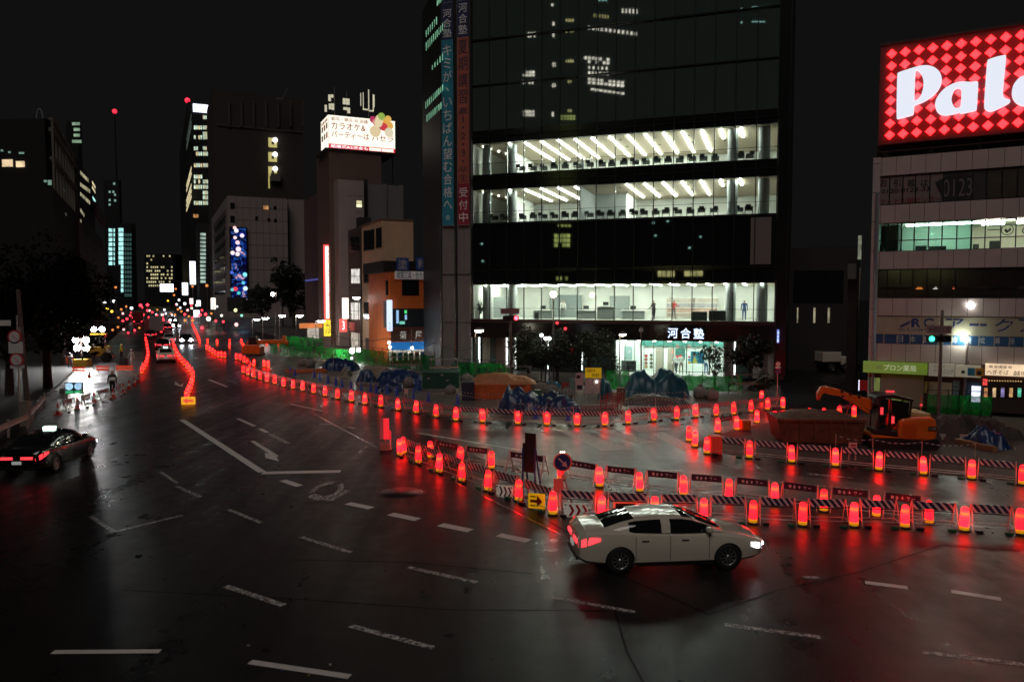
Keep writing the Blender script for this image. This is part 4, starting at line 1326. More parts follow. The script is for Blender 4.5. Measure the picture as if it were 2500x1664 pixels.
# --- pale tiled block with the video screen
B = Bld('tiled_block', 'big pale tiled block with small square windows and a video screen', 'building', 561, 258.0)
M_TILE = mat('pale_tile', (0.34, 0.28, 0.26), .7, vary=.08, scale=.08)
w = B.f.s(705); h = B.zf(561, 478); y1 = -B.l.s(521)
B.box('wall', M_TILE, 0, w, 0, y1, 0, h)
w2a, w2b = B.f.s(713), B.f.s(752)
B.box('stair_wall', M_TILE, w2a, w2b, 4, 40, 0, B.zf(730, 484))
B.box('recess_wall', mat('green_recess', (0.12, 0.17, 0.145), .6), w + .02, w2a - .02, 5, 40, 0, B.zf(708, 490))
for k in range(1, 8):
    B.front(562, 478 + k * 30, 704, 478.8 + k * 30, mat('tile_joint', (0.10, 0.08, 0.075), .8), 'tile_joint', t=.05)
for k in range(1, 9):
    B.front(561 + k * 16, 480, 561.7 + k * 16, 735, mat('tile_joint', (0.10, 0.08, 0.075), .8), 'tile_joint', t=.045)
for u0, v0 in ((623, 528), (653, 532), (669, 534), (668, 503)):
    B.front(u0, v0, u0 + 7, v0 + 9, M_WINOFF, 'window', t=.08)
B.front(643, 502, 655, 511, glow('window_orange', (1.0, .45, .15), .5, vary=.8, scale=.4), 'window', t=.08)
B.front(562, 495, 573, 510, M_WINOFF, 'balcony', t=.1)
B.front(562, 527, 573, 543, M_WINOFF, 'balcony', t=.1)
for k in range(7):
    B.side(523, 530 + k * 28, 552, 543 + k * 27.5, mat('tile_band', (0.13, 0.105, 0.1), .7), 'spandrel', t=.3)
    B.side(524, 546 + k * 27.5, 550, 557 + k * 27, M_WINOFF, 'window', t=.1)
x0, x1, z0, z1 = B.fbox(563, 556, 600, 731, .9)
scr = thing('video_screen', 'tall video screen glowing with blue, pink and red shapes', 'screen', tuple(B.f.p - B.f.n * .9) + (z0,), B.f.rot)
x0, x1 = x0, x1
MB().box(x0 - .4, x1 + .4, 0, .8, -.3, z1 - z0 + .3).build('housing', mat('screen_black', (.008, .008, .012), .3), scr)
m = bpy.data.materials.new('video_picture'); m.use_nodes = True
nt = m.node_tree; bs = nt.nodes['Principled BSDF']; bs.inputs['Base Color'].default_value = (.01, .01, .015, 1)
tc = nt.nodes.new('ShaderNodeTexCoord'); n1 = nt.nodes.new('ShaderNodeTexNoise'); n1.inputs['Scale'].default_value = .35; n1.inputs['Detail'].default_value = 3; n1.inputs['Distortion'].default_value = 1.2
nt.links.new(tc.outputs['Object'], n1.inputs['Vector'])
r1 = nt.nodes.new('ShaderNodeValToRGB')
e = r1.color_ramp.elements; e[0].position = .36; e[0].color = (0, .02, .25, 1); e[1].position = .75; e[1].color = (.02, .1, .3, 1)
for p_, c_ in ((.43, (0, 0, .02)), (.52, (0, 0, .01)), (.56, (.02, .12, .6)), (.6, (.0, .02, .08)), (.66, (.9, .5, .7))):
    k = e.new(p_); k.color = (*c_, 1)
nt.links.new(n1.outputs['Fac'], r1.inputs[0]); nt.links.new(r1.outputs[0], bs.inputs['Emission Color']); bs.inputs['Emission Strength'].default_value = .9
MB().box(x0, x1, -.05, -.004, 0, z1 - z0).build('picture', m, scr)
for k, (u, v, r, c) in enumerate([(573, 556, 4, (1, .6, .6)), (577, 563, 5, (1, .8, .85)), (591, 575, 5, (.9, .7, 1)), (574, 580, 4, (1, .7, .7)), (580, 592, 5, (1, .6, .7)), (582, 608, 6, (1, .7, .85)), (568, 617, 5, (1, .75, .7)), (580, 620, 5, (1, .75, .75)), (598, 670, 5, (.2, .8, .9)), (594, 690, 4, (.1, .5, .7)), (599, 704, 5.5, (.6, .75, 1)), (575, 705, 5, (.9, .03, .05)), (567, 707, 4, (.1, .5, .5)), (583, 715, 4, (.05, .5, .5)), (566, 665, 4, (.05, .1, .6))]):
    s_, z_ = B.f.at(u, v, -.97)
    rr = r / F * 258
    MB().tube((s_, -.09, z_ - z0), (s_, -.052, z_ - z0), rr, n=12).build('picture_spot', glow('spot_%d' % k, c, 1.3), scr)
B.front(575, 735, 640, 762, mat('entry_dark', (.05, .045, .04), .6), 'entrance', t=.2)

# --- dark hotel tower behind
B = Bld('dark_hotel', 'dark brown tower with three lit stair windows and a roof crane', 'building', 530, 330.0)
w = B.f.s(745); h = B.zf(640, 232)
B.box('wall', mat('dark_brown', (0.05, 0.036, 0.03), .8, vary=.15, scale=.05), 0, w, 0, 40, 0, h)
for k in range(7):
    B.front(556 + k * 30, 248, 561 + k * 30, 310, mat('dark_fin', (0.085, 0.06, 0.05), .8), 'fin', t=.8)
B.front(530, 312, 745, 316, mat('dark_fin', (0.085, 0.06, 0.05), .8), 'cornice', t=.5)
for v in (337, 372, 407):
    B.front(655, v, 676, v + 23, glow('stair_yellow', (.75, .65, .18), .6), 'window', t=.1)
    s_, z_ = B.f.at(671, v + 6)
    MB().ball((s_, -1.2, z_), 1.05, 8).build('stair_lamp', glow('stair_white', (1, 1, .95), 2.5), B.t)
    B.front(663, v + 9, 669, v + 16, M_DARKW, 'window_bar', t=.2)
B.front(655, 430, 658, 460, glow('stair_yellow', (.75, .65, .18), .6), 'window', t=.1)
B.front(660, 425, 683, 443, mat('box_grey', (.18, .16, .16), .7), 'plant_box', t=2)
cr_ = thing('roof_crane', 'small grey window-cleaning crane on the dark tower roof', 'crane', A(685, 245, 335), B.f.rot)
q = 335 / F
MB().box(-10 * q, 6 * q, -1, 1, 0, 5 * q).build('cab', mat('crane_grey', (.12, .11, .1), .7), cr_)
MB().bar((4 * q, 0, 4 * q), (14 * q, 0, 26 * q), 2.5 * q).build('mast', mat('crane_grey', (.12, .11, .1), .7), cr_)
MB().bar((13 * q, 0, 25 * q), (18 * q, 0, 29 * q), 1.6 * q).build('jib', mat('crane_grey', (.12, .11, .1), .7), cr_)

# --- lit office tower with a white crown
B = Bld('office_tower', 'distant office tower with lit window rows and white glowing crown', 'building', 470, 480.0)
w = B.f.s(540); h = B.zf(500, 252); y1 = -B.l.s(446)
B.box('wall', mat('tower_black', (0.012, 0.013, 0.014), .5), 0, w, 0, y1, 0, h)
B.front(471, 257, 541, 276, glow('crown_white', (.82, .86, 1.0), 2.2), 'crown_light', t=.6)
rows = [(282, '0111'), (297, '0011'), (307, '1110'), (322, '0110'), (331, '1110'), (358, '1111'), (371, '1101'), (399, '1111'), (427, '1000'), (439, '1111'), (452, '1111'), (466, '0110'), (478, '0110'), (491, '1100')]
for v, pat in rows:
    for k, c in enumerate(pat):
        if c == '0':
            continue
        u0 = (473, 495, 509, 519)[k]; u1 = (494, 508, 517, 525)[k]
        n = 4 if k < 2 else 2
        for j in range(n):
            if random.random() < .12:
                continue
            B.front(u0 + (u1 - u0) * j / n + .5, v, u0 + (u1 - u0) * (j + 1) / n - .7, v + 9, W_COOL if (v + j) % 3 else W_WARM, 'window', t=.15)
    if random.random() < .7:
        B.side(455, v + 2, 468, v + 9, W_DIM if v < 425 else W_WARM, 'window', t=.15, sgn=-1)
B.front(472, 523, 484, 531, glow('window_orange', (1.0, .45, .15), .5), 'window', t=.15)
MB().ball((B.f.s(459, 255), 8, h + 2.5), 1.6, 7).build('warning_light', glow('beacon_red', (1.0, .02, .05), 2.0), B.t)
MB().tube((B.f.s(459, 255), 8, h - 4), (B.f.s(459, 255), 8, h + 2), .3, n=6).build('beacon_mast', M_FRAME, B.t)

# --- slim teal lit stair and white signs at its foot
B = Bld('slim_block', 'slim dark block with a ladder of pale green lit windows', 'building', 488, 400.0)
B.box('wall', M_DARKW, 0, B.f.s(522), 0, 25, 0, B.zf(500, 545))
for k in range(13):
    B.front(489, 569 + k * 9.6, 502, 575 + k * 9.6, glow('ladder_green', (.55, .75, .62), .7, vary=.5, scale=.2), 'window', t=.15)
blade(464, 638, 477, 694, 330, glow('sign_cool_white', (.86, .88, 1.0), 2.4), 'tall white glowing vertical sign far down the avenue')
blade(445, 690, 458, 720, 300, glow('sign_cool_white', (.86, .88, 1.0), 2.4), 'shorter white glowing sign left of the tall far sign')
blade(515, 727, 526, 755, 240, glow('sign_cream_lit', (1.0, .95, .78), 1.5), 'cream glowing sign under the pale tiled block')
blade(480, 733, 489, 747, 260, glow('sign_cool_white', (.86, .88, 1.0), 2.4), 'small bluish white sign at the right of the far lights')
blade(463, 728, 471, 742, 270, glow('sign_pinkish', (1.0, .7, .75), 1.8), 'small pinkish sign among the far street lights')
blade(391, 693, 421, 712, 420, glow('sign_cool_white', (.86, .88, 1.0), 2.4), 'wide white lit billboard in front of the far office block')
blade(473, 757, 486, 774, 215, glow('sign_cool_white', (.86, .88, 1.0), 2.4), 'white shop sign low at the right pavement far away')
blade(555, 705 + 20, 600, 760, 240, mat('dark_board', (.04, .04, .04), .5), 'dark hoarding board under the video screen')

# --- far office block closing the avenue
B = Bld('far_office', 'far dark office block with a grid of small yellow windows', 'building', 355, 640.0, d=(1, 0))
w = B.f.s(426); h = B.zf(390, 620)
B.box('wall', mat('tower_black', (0.012, 0.013, 0.014), .5), 0, w, 0, 30, 0, h)
M_FW = glow('far_yellow', (1.0, .88, .45), .6, vary=.5, scale=.1)
for r_ in range(9):
    for c_ in range(13):
        pr = .75 if r_ >= 3 else .12
        if random.random() < pr:
            B.front(358 + c_ * 5, 623 + r_ * 9, 361 + c_ * 5, 627 + r_ * 9, M_FW, 'window', t=.2)

# --- teal lit tower left of the avenue
B = Bld('teal_tower', 'dark tower with columns of teal-white lit balconies', 'building', 263, 430.0, d=(1, 0))
w = B.f.s(325); h = B.zf(290, 545)
B.box('wall', mat('tower_black', (0.012, 0.013, 0.014), .5), 0, w, 0, 5, 0, h)
for k in range(8):
    B.front(266, 558 + k * 11.5, 274, 566 + k * 11.5, W_TEAL, 'window', t=.3)
    B.front(278, 558 + k * 11.5, 280, 566 + k * 11.5, W_TEAL, 'window', t=.3)
for k in range(14):
    B.front(290 + (6 if k > 7 else 0), 557 + k * 11.3, 301, 566 + k * 11.3, W_TEAL, 'window', t=.3)
    for j in range(3):
        B.front(305 + j * 6, 570 + k * 11.3, 309 + j * 6, 577 + k * 11.3, glow('window_deepteal', (.05, .25, .22), .22), 'window', t=.3)
B = Bld('rear_tower', 'faint dark tower with a few teal windows behind the teal tower', 'building', 262, 520.0, d=(1, 0))
B.box('wall', mat('tower_black', (0.012, 0.013, 0.014), .5), 0, B.f.s(298), 0, 3, 0, B.zf(280, 440))
for u, v in ((266, 466), (275, 466), (279, 473), (266, 486), (279, 487), (266, 497), (277, 446)):
    B.front(u, v, u + 4, v + 5, glow('window_farteal', (.4, .7, .6), .5), 'window', t=.3)

# --- left side of the avenue
def left_block(name, label, u, b_, L, width, v_top, m):
    Y = on_b(u, b_)
    B = Bld(name, label, 'building', u, Y)
    h_ = B.l.z(u, v_top)
    B.box('wall', m, -width, 0, 0, L, 0.15, h_)
    return B, h_
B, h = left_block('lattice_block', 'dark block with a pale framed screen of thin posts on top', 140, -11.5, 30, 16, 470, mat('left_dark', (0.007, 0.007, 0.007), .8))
M_LAT = mat('lattice_pale', (0.15, 0.145, 0.12), .7)
y0, y1 = -B.l.s(141), -B.l.s(194)
zt = B.l.z(141, 312); zm = B.l.z(141, 333); zc = B.l.z(143, 400); zd = B.l.z(143, 407)
for za, zb in ((zt - .25, zt), (zm - .5, zm), (zd, zc)):
    B.box('frame_rail', M_LAT, -.4, .2, y0, y1, za, zb)
for k in range(9):
    yy = y0 + (y1 - y0) * k / 8
    B.box('frame_post', M_LAT, -.12, .12, yy - .1, yy + .1, B.l.z(146, 480), zt)
for k in range(14):
    yy = y0 + (y1 - y0) * (k + .5) / 14
    B.box('frame_brace', M_LAT, -.06, .06, yy - .05, yy + .05, zm, zt - .25)
for u, v in ((155, 461), (159, 520)):
    B.side(u, v, u + 3, v + 6, W_DIM, 'window', sgn=1)
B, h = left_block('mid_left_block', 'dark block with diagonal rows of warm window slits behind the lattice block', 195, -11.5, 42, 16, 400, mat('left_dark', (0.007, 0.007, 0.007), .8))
for r_, (va, vb, n) in enumerate(((418, 436, 6), (447, 462, 7), (470, 490, 7), (510, 520, 3), (536, 548, 2))):
    for k in range(n):
        u = 196 + k * 3.5
        v = va + (vb - va) * k / max(1, n - 1)
        B.side(u, v, u + 2, v + 8, glow('slit_warm', (.85, .8, .5), .45, vary=.6, scale=.2), 'window', sgn=1)
for u, v in ((225, 448), (225, 460), (226, 484)):
    B.side(u, v, u + 7, v + 6, W_TEAL if v > 470 else W_WARM, 'window', sgn=1)
B, h = left_block('brown_left_block', 'brown plastered block on the left with a small roof hoarding', 200, -11.0, 70, 14, 545, mat('brown_left', (0.10, 0.065, 0.055), .75, vary=.15, scale=.2))
B.side(203, 560, 250, 590, mat('brown_shadow', (0.035, 0.025, 0.022), .8), 'recess_shade', sgn=1)  # shade of the recess put in as a dark sheet on the wall
B.side(222, 605, 236, 615, M_WINOFF, 'window', sgn=1)
B.side(228, 633, 236, 642, M_WINOFF, 'window', sgn=1)
B.side(229, 511, 252, 540, mat('hoarding_mauve', (.12, .07, .075), .7), 'roof_hoarding', sgn=1, t=.5)
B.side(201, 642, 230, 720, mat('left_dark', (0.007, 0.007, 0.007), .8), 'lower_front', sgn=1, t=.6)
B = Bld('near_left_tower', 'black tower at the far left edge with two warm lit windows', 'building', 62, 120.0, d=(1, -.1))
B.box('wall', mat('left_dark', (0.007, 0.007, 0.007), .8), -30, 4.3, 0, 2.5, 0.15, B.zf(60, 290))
for u, v, a, b_, m in ((7, 390, 24, 17, 0), (41, 394, 19, 14, 0), (48, 372, 11, 4, 1), (4, 366, 4, 4, 1), (22, 370, 4, 4, 1), (109, 440, 6, 5, 1), (119, 440, 7, 12, 1), (0, 455, 2, 10, 1)):
    B.front(u, v, u + a, v + b_, glow('window_orange_white', (1.0, .75, .45), .9, vary=.5, scale=.5) if m == 0 else glow('window_tealdim', (.4, .7, .55), .35), 'window', t=.2)
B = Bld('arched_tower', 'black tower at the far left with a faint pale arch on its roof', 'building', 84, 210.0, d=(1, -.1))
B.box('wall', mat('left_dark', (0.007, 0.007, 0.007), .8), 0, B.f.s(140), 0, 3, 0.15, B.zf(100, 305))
pts = [(92, 305), (92, 285), (95, 268), (99, 266), (104, 272), (108, 290), (112, 315)]
for a, b_ in zip(pts, pts[1:]):
    s0, z0 = B.f.at(*a); s1, z1 = B.f.at(*b_)
    MB().bar((s0, -.3, z0), (s1, -.3, z1), .3).build('roof_arch', mat('arch_pale', (.22, .26, .25), .6), B.t)
B = Bld('green_lit_tower', 'far slim tower top with broken rows of green windows', 'building', 176, 380.0, d=(1, -.1))
B.box('wall', mat('tower_black', (0.012, 0.013, 0.014), .5), 0, B.f.s(202), 0, 3, 0.15, B.zf(188, 295))
for v in (299, 313, 327, 342):
    for k in range(6):
        if random.random() < .8:
            B.front(177 + k * 3.8, v, 179.6 + k * 3.8, v + 7, glow('window_mixgreen', (.45, .7, .45), .45, vary=.7, scale=.2), 'window', t=.3)
bc = thing('mast_beacon', 'lone red warning beacon high on a dark mast over the avenue', 'beacon', (A(288, 560, 700).x, 700, 0), 0)
zb_ = A(288, 272, 700).z
MB().tube((0, 0, 0), (0, 0, zb_ - 1), 1.2, .5, n=8).build('mast', mat('tower_black', (0.012, 0.013, 0.014), .5), bc)
MB().ball((0, 0, zb_), 2.0, 8).build('lamp', glow('beacon_red', (1.0, .02, .05), 2.0), bc)
# ------------------------------------------------------------------ white panelled corner block with the red sign
from mathutils.geometry import tessellate_polygon
Q = Fac(2122, 47.0, (0.858, -0.514))
def z6(x, y):   # two zoomed survey sheets
    return 2050 + x / 3.92, 360 + y / 3.92
def z7(x, y):
    return 2050 + x / 4.611, 720 + y / 4.611
UL = 2150
def qz(v, u=UL):
    return Q.z(u, v)
block = thing('corner_block', 'white panelled corner block with shops below and window bands above', 'building', Q.loc(), Q.rot)
QW = 13.0
M_PANEL = mat('white_panel', (0.44, 0.40, 0.385), .45, vary=.07, scale=.8)
M_QBODY = mat('block_body', (0.05, 0.045, 0.042), .7)
ZROOF = qz(384)
XF = Q.s(2141)
bandsP = [(qz(430), qz(386)), (qz(545), qz(502)), (qz(657), qz(615)), (qz(770), qz(728)), (qz(880), qz(838))]
bandsW = {'top': (qz(500), qz(432)), 'lit': (qz(613), qz(547)), 'dark': (qz(726), qz(659)), 'arc': (qz(837), qz(772))}
# body in pieces so the lit storey is hollow
MB().box(0, QW, .5, 14, 0, bandsW['lit'][0] - .05).build('lower_body', M_QBODY, block)
MB().box(0, QW, .5, 14, bandsW['lit'][1] + .05, ZROOF).build('upper_body', M_QBODY, block)
MB().box(0, XF, .0, .49, .3, ZROOF).build('corner_pier', M_PANEL, block)
for k in range(9):
    z = .8 + k * 1.75
    MB().box(-.004, XF + .002, -.006, .02, z, z + .03).build('pier_joint', M_FRAME, block)
PW = (Q.s(2492.6, 400) - Q.s(2153.3, 400)) / 9
def panel_row(z0, z1):
    x = XF
    edges = [XF, Q.s(2153.3, 400)] + [Q.s(2153.3, 400) + PW * (k + 1) for k in range(11)]
    for a, b_ in zip(edges, edges[1:]):
        MB().box(a + .012, b_ - .012, -.02 - random.uniform(0, .008), .3, z0, z1).build('panel', M_PANEL, block)
    MB().box(XF, QW, .01, .45, z0 - .02, z1 + .02).build('panel_backing', M_FRAME, block)
for z0, z1 in bandsP:
    panel_row(z0, z1)
# roof rail
for k in range(2):
    MB().tube((.3, .3, ZROOF + .35 + k * .4), (QW, .3, ZROOF + .35 + k * .4), .03, n=6).build('roof_rail', mat('rail_mauve', (.12, .06, .06), .6), block)
MB().box(0.1, QW, .8, 1.0, ZROOF, ZROOF + .75).build('parapet', M_QBODY, block)

M_MULL = mat('window_mullion', (0.02, 0.022, 0.02), .4, .4)
def wband(key, us, m, split=None, y=.1, rooms=False):
    z0, z1 = bandsW[key]
    xs = [Q.s(u, 600) for u in us]
    for i, (a, b_) in enumerate(zip(xs, xs[1:])):
        mm = m[i] if isinstance(m, list) else m
        zz = [(z0, z1)] if split is None else [(z0, z0 + (z1 - z0) * split - .03), (z0 + (z1 - z0) * split + .03, z1)]
        for za, zb in zz:
            MB().box(a + .03, b_ - .03, y, y + .015, za + .02, zb - .02).build('pane', mm, block)
    for a in xs:
        MB().box(a - .03, a + .03, y - .05, y + .06, z0, z1).build('mullion', M_MULL, block)
    if split is not None:
        MB().box(xs[0], xs[-1], y - .045, y + .05, z0 + (z1 - z0) * split - .028, z0 + (z1 - z0) * split + .028).build('transom', M_MULL, block)
uw = [2141, 2168, 2200, 2231, 2266, 2299, 2335, 2370, 2404, 2442, 2479, 2520, 2560]
wband('lit', uw, M_GLASS, .37, .1)
wband('dark', uw, mat('dark_brown_glass', (0.03, 0.026, 0.022), .07, vary=.4, scale=.5), .33, .1)
top_m = [mat('film_pale', (0.20, 0.165, 0.155), .5, vary=.1)] * 5 + [mat('film_mauve', (0.05, 0.045, 0.05), .4)] * 3 + [mat('dull_glass', (0.075, 0.07, 0.055), .1, vary=.2, scale=1)] * 4
wband('top', uw, top_m, None, .1)
# the moving-company lettering stuck on the top windows
def qtext(txt, px0, py0, px1, py1, m, sheet=z6, off=-.06, bold=.012, parent=None, name='lettering'):
    u0, v0 = sheet(px0, py0); u1, v1 = sheet(px1, py1)
    x0, x1 = Q.s(u0, 600, off), Q.s(u1, 600, off)
    um = (u0 + u1) / 2
    return lettering(txt, m, parent or block, x0, x1, Q.z(um, v1, off), Q.z(um, v0, off), off, bold=bold, name=name)
INK = mat('film_ink', (0.015, 0.015, 0.02), .5)
INKR = mat('film_red', (0.20, 0.03, 0.028), .5)
for ch, a, b_ in (('お', 372, 440), ('引', 500, 566), ('越', 632, 700), ('は', 760, 826)):
    qtext(ch, a, 305, b_, 375, INK, off=.08, name='character')
qtext('0120-0123-33', 385, 388, 845, 430, INK, off=.08)
qtext('アート引越センター', 375, 478, 965, 535, INKR, off=.08)
u0, v0 = z6(925, 250)
dia = [Q.at(*z6(x, y), off=.07) for x, y in ((915, 335), (1040, 262), (1265, 262), (1280, 440), (1130, 520), (1000, 515))]
MB().xprism(dia, .06, .075).build('film_badge', INK, block)
qtext('0123', 970, 300, 1250, 470, mat('film_grey', (.14, .13, .13), .5), off=.055, bold=.0)
# curtains / glints in the dark windows
z0, z1 = bandsW['dark']
for px_, py_, r, c in ((762, 1362, .2, (1, .3, .06)), (722, 1325, .08, (1, .25, .1)), (914, 1360, .13, (1, .9, .9)), (920, 1325, .1, (.9, .8, .6)), (1090, 1325, .08, (1, .15, .1)), (1090, 1360, .08, (1, .2, .1)), (1384, 1310, .14, (1, .7, .4)), (1496, 1280, .06, (1, .9, .8)), (1735, 1380, .13, (1, .6, .25)), (1745, 1318, .05, (.9, .9, .8))):
    s_, z_ = Q.at(*z6(px_, py_), off=.35)
    MB().ball((s_, .35, z_), r, 6).build('room_lamp', glow('room_lamp_%d' % int(px_ + py_), c, 1.4), block)
# lit offices
zl0, zl1 = bandsW['lit']
xs_div = Q.s(2371, 600)
MB().box(XF, QW, .2, 5, zl0 - .25, zl0 - .002).build('office_floor', M_ROOMF, block)
MB().box(XF, QW, .2, 5, zl1 + .002, zl1 + .25).build('office_ceiling', M_ROOMW, block)
MB().box(XF, QW, 5, 5.2, zl0 - .2, zl1 + .2).build('office_back_wall', mat('office_wall', (.62, .60, .5), .7), block)
MB().box(xs_div - .05, xs_div + .05, .2, 5, zl0, zl1).build('office_partition', mat('office_green_wall', (.42, .56, .48), .7), block)
MB().box(XF - .1, XF, .2, 5.2, zl0 - .2, zl1 + .2).build('office_side_wall', mat('office_green_wall', (.42, .56, .48), .7), block)
MB().box(XF, xs_div - .06, 3.0, 3.1, zl0, zl1).build('office_screen', mat('office_green_wall', (.42, .56, .48), .7), block)
M_OT = glow('office_tube', (1.0, .93, .76), 75.0)
for k in range(3):
    a = xs_div + .5 + k * 1.7
    MB().box(a, a + 1.1, 1.0, 1.2, zl1 - .22, zl1 - .12).build('office_tube', M_OT, block)
MB().box(XF + 1.4, XF + 5.6, 1.2, 1.35, zl1 - .1, zl1 - .02).build('office_tube', glow('office_tube_green', (.72, 1.0, .84), 30.0), block)
MB().box(XF + .9, XF + 1.0, 1.2, 3, zl0, zl1).build('office_partition', mat('office_dark', (.06, .07, .065), .6), block)
# badge on the lit window
cx_, cz_ = Q.at(*z6(1605, 787), off=.08)
mb = MB(); n = 24
for k in range(n):
    a0, a1 = 2 * pi * k / n, 2 * pi * (k + 1) / n
    mb.add([(cx_ + r_ * math.cos(a), .08, cz_ + r_ * math.sin(a)) for a, r_ in ((a0, .30), (a1, .30), (a1, .26), (a0, .26))], [(0, 1, 2, 3)])
mb.build('window_emblem', INK, block)
MB().xprism([(cx_ - .16, cz_ - .05), (cx_ - .02, cz_ - .2), (cx_ + .18, cz_ - .02), (cx_ + .14, cz_ + .15), (cx_ + .02, cz_ - .04), (cx_ - .08, cz_ + .08)], .078, .082).build('window_emblem_mark', INK, block)
qtext('C', 1738, 765, 1790, 825, INK, off=.08)
MB().box(cx_ - .95, cx_ - .3, .076, .082, cz_ + .0, cz_ + .05).build('window_lettering', INK, block)
for a, b_, h_ in ((2235, 2262, .3), (2268, 2310, .25), (2415, 2442, .45), (2375, 2390, .3), (2148, 2160, .4)):
    MB().box(Q.s(a, 600, .8), Q.s(b_, 600, .8), .8, 1.1, zl0, zl0 + h_).build('office_furniture', M_DARKF, block)

# ARC school band
za, zb = bandsW['arc']
zc = qz(814)
M_CREAM = mat('cream_film', (0.36, 0.36, 0.27), .5, vary=.08)
M_BLUEF = mat('blue_film', (0.01, 0.075, 0.19), .45)
ue = [2050 + x / 4.611 for x in (395, 500, 655, 795, 945, 1110, 1268, 1420, 1573, 1745, 1915, 2080, 2250)]
for a, b_ in zip(ue, ue[1:]):
    xa, xb = Q.s(a, 800), Q.s(b_, 800)
    MB().box(xa + .025, xb - .025, .04, .06, zc + .02, zb).build('film_pane', M_CREAM, block)
    MB().box(xa + .025, xb - .025, .04, .06, za, zc - .02).build('blue_pane', M_BLUEF, block)
    MB().box(xa - .025, xa + .025, .0, .07, za, zb).build('mullion', mat('alu_mullion', (.4, .38, .3), .4, .6), block)
MB().box(XF, QW, .02, .07, zc - .02, zc + .02).build('transom', mat('alu_mullion', (.4, .38, .3), .4, .6), block)
ARC = mat('arc_blue', (0.01, 0.035, 0.16), .5)
# A with its long slant, R and C
for poly in (((678, 345), (840, 262), (850, 262), (850, 290), (700, 362), (680, 362)), ((806, 300), (826, 300), (826, 362), (806, 362))):
    MB().xprism([Q.at(*z7(x, y), off=.03) for x, y in poly][::-1], .025, .035).build('logo_stroke', ARC, block)
qtext('R', 842, 262, 938, 362, ARC, z7, .032, .03, name='logo_letter')
qtext('C', 962, 262, 1085, 362, ARC, z7, .032, .03, name='logo_letter')
qtext('ARC ACADEMY', 672, 374, 1010, 405, ARC, z7, .033, .006)
for ch, a, b_, c_, d_ in (('ア', 1225, 1425, 265, 400), ('ー', 1490, 1685, 320, 350), ('ク', 1780, 1985, 268, 415), ('ア', 2050, 2250, 270, 420)):
    qtext(ch, a, c_, b_, d_, ARC, z7, .031, .012, name='character')
WCH = mat('film_white', (.55, .58, .56), .5)
for ch, a in (('日', 670), ('本', 815), ('語', 975), ('教', 1130), ('師', 1285), ('養', 1450), ('成', 1600), ('講', 1768), ('座', 1940)):
    qtext(ch, a, 458 + (a - 670) * .02, a + 72, 528 + (a - 670) * .02, WCH, z7, .03, .0, name='character')

# shop fronts
def shop_sign(px0, py0, px1, py1, m, label, texts, name='shop_sign', depth=.3):
    u0, v0 = z7(px0, py0); u1, v1 = z7(px1, py1)
    off = -depth
    x0, x1 = Q.s(u0, 800, off), Q.s(u1, 800, off)
    um = (u0 + u1) / 2
    z0, z1 = Q.z(um, v1, off), Q.z(um, v0, off)
    p = Q.p + Q.d * x0 + Q.n * off
    t = thing(name, label, 'sign', (p.x, p.y, z0), Q.rot)
    MB().box(0, x1 - x0, 0, depth - .03, 0, z1 - z0).build('panel', m, t)
    W, Hh = x1 - x0, z1 - z0
    for txt, a, b_, c_, d_, mm in texts:
        lettering(txt, mm, t, W * a, W * b_, Hh * c_, Hh * d_, -.012, bold=.004)
    return t
shop_sign(275, 755, 1000, 885, glow('sign_leaf_green', (.16, .30, .01), .42), 'long green pharmacy sign on the corner block', [('くすり・健康', .02, .30, .34, .66, WCH), ('プロン薬局', .33, .83, .25, .78, mat('film_bright', (.7, .75, .55), .5, emit=(.8, .9, .6), es=.35)), ('24時', .85, .98, .12, .3, WCH)])
shop_sign(1015, 772, 1308, 915, mat('sign_ivory', (.5, .5, .42), .5, emit=(.8, .8, .6), es=.12), 'ivory laundry sign with brush lettering on the corner block', [('ハッピー', .2, .62, .62, .92, INK), ('クリーニング', .18, .95, .2, .58, mat('ink_green', (.04, .08, .03), .5))])
t_ = shop_sign(1316, 788, 1606, 925, mat('sign_ivory2', (.5, .48, .4), .5, emit=(.8, .75, .5), es=.15), 'picture sign with blue and orange fields on the corner block', [])
MB().box(.62, .98, -.03, -.001, .1, .55).build('blue_field', mat('pic_blue', (.03, .25, .4), .5), t_)
MB().box(1.0, 1.42, -.03, -.001, .1, .55).build('orange_field', mat('pic_orange', (.55, .27, .03), .5), t_)
MB().ball((1.2, -.03, .3), .12, 8).build('dark_figure', INK, t_)
MB().ball((.4, -.02, .3), .1, 8).build('ink_figure', INK, t_)
shop_sign(1655, 785, 2300, 915, glow('sign_warm_lit', (1.0, .72, .46), .85, vary=.3, scale=.8), 'warm lit noodle shop sign with brush lettering', [('最澄庵宴會', .06, .48, .66, .9, INK), ('へぎそば', .03, .42, .1, .5, INK), ('越後', .5, .75, .05, .5, INK)])
MB().box(XF - .3, QW, -.02, .3, qz(920), qz(882)).build('shop_fascia', mat('fascia_brown', (.06, .03, .025), .5), block)
def front(px0, py0, px1, py1, m, name, off=-.05, parent=None):
    u0, v0 = z7(px0, py0); u1, v1 = z7(px1, py1)
    um = (u0 + u1) / 2
    return MB().box(Q.s(u0, 800, off), Q.s(u1, 800, off), off, off + .04, max(.2, Q.z(um, v1, off)), Q.z(um, v0, off)).build(name, m, block)
MB().box(XF - .3, QW, .0, .3, .2, qz(920)).build('shop_wall', mat('shop_wall_dark', (.04, .022, .02), .6), block)
M_SHUT = stripe_mat('roller_shutter', (.30, .30, .22), (.22, .22, .165), .09, .5, 0, axis='Z')
front(478, 900, 965, 1260, M_SHUT, 'roller_shutter')
front(365, 930, 470, 1080, glow('poster_green', (.35, .5, .08), .22, vary=.6, scale=7), 'poster')
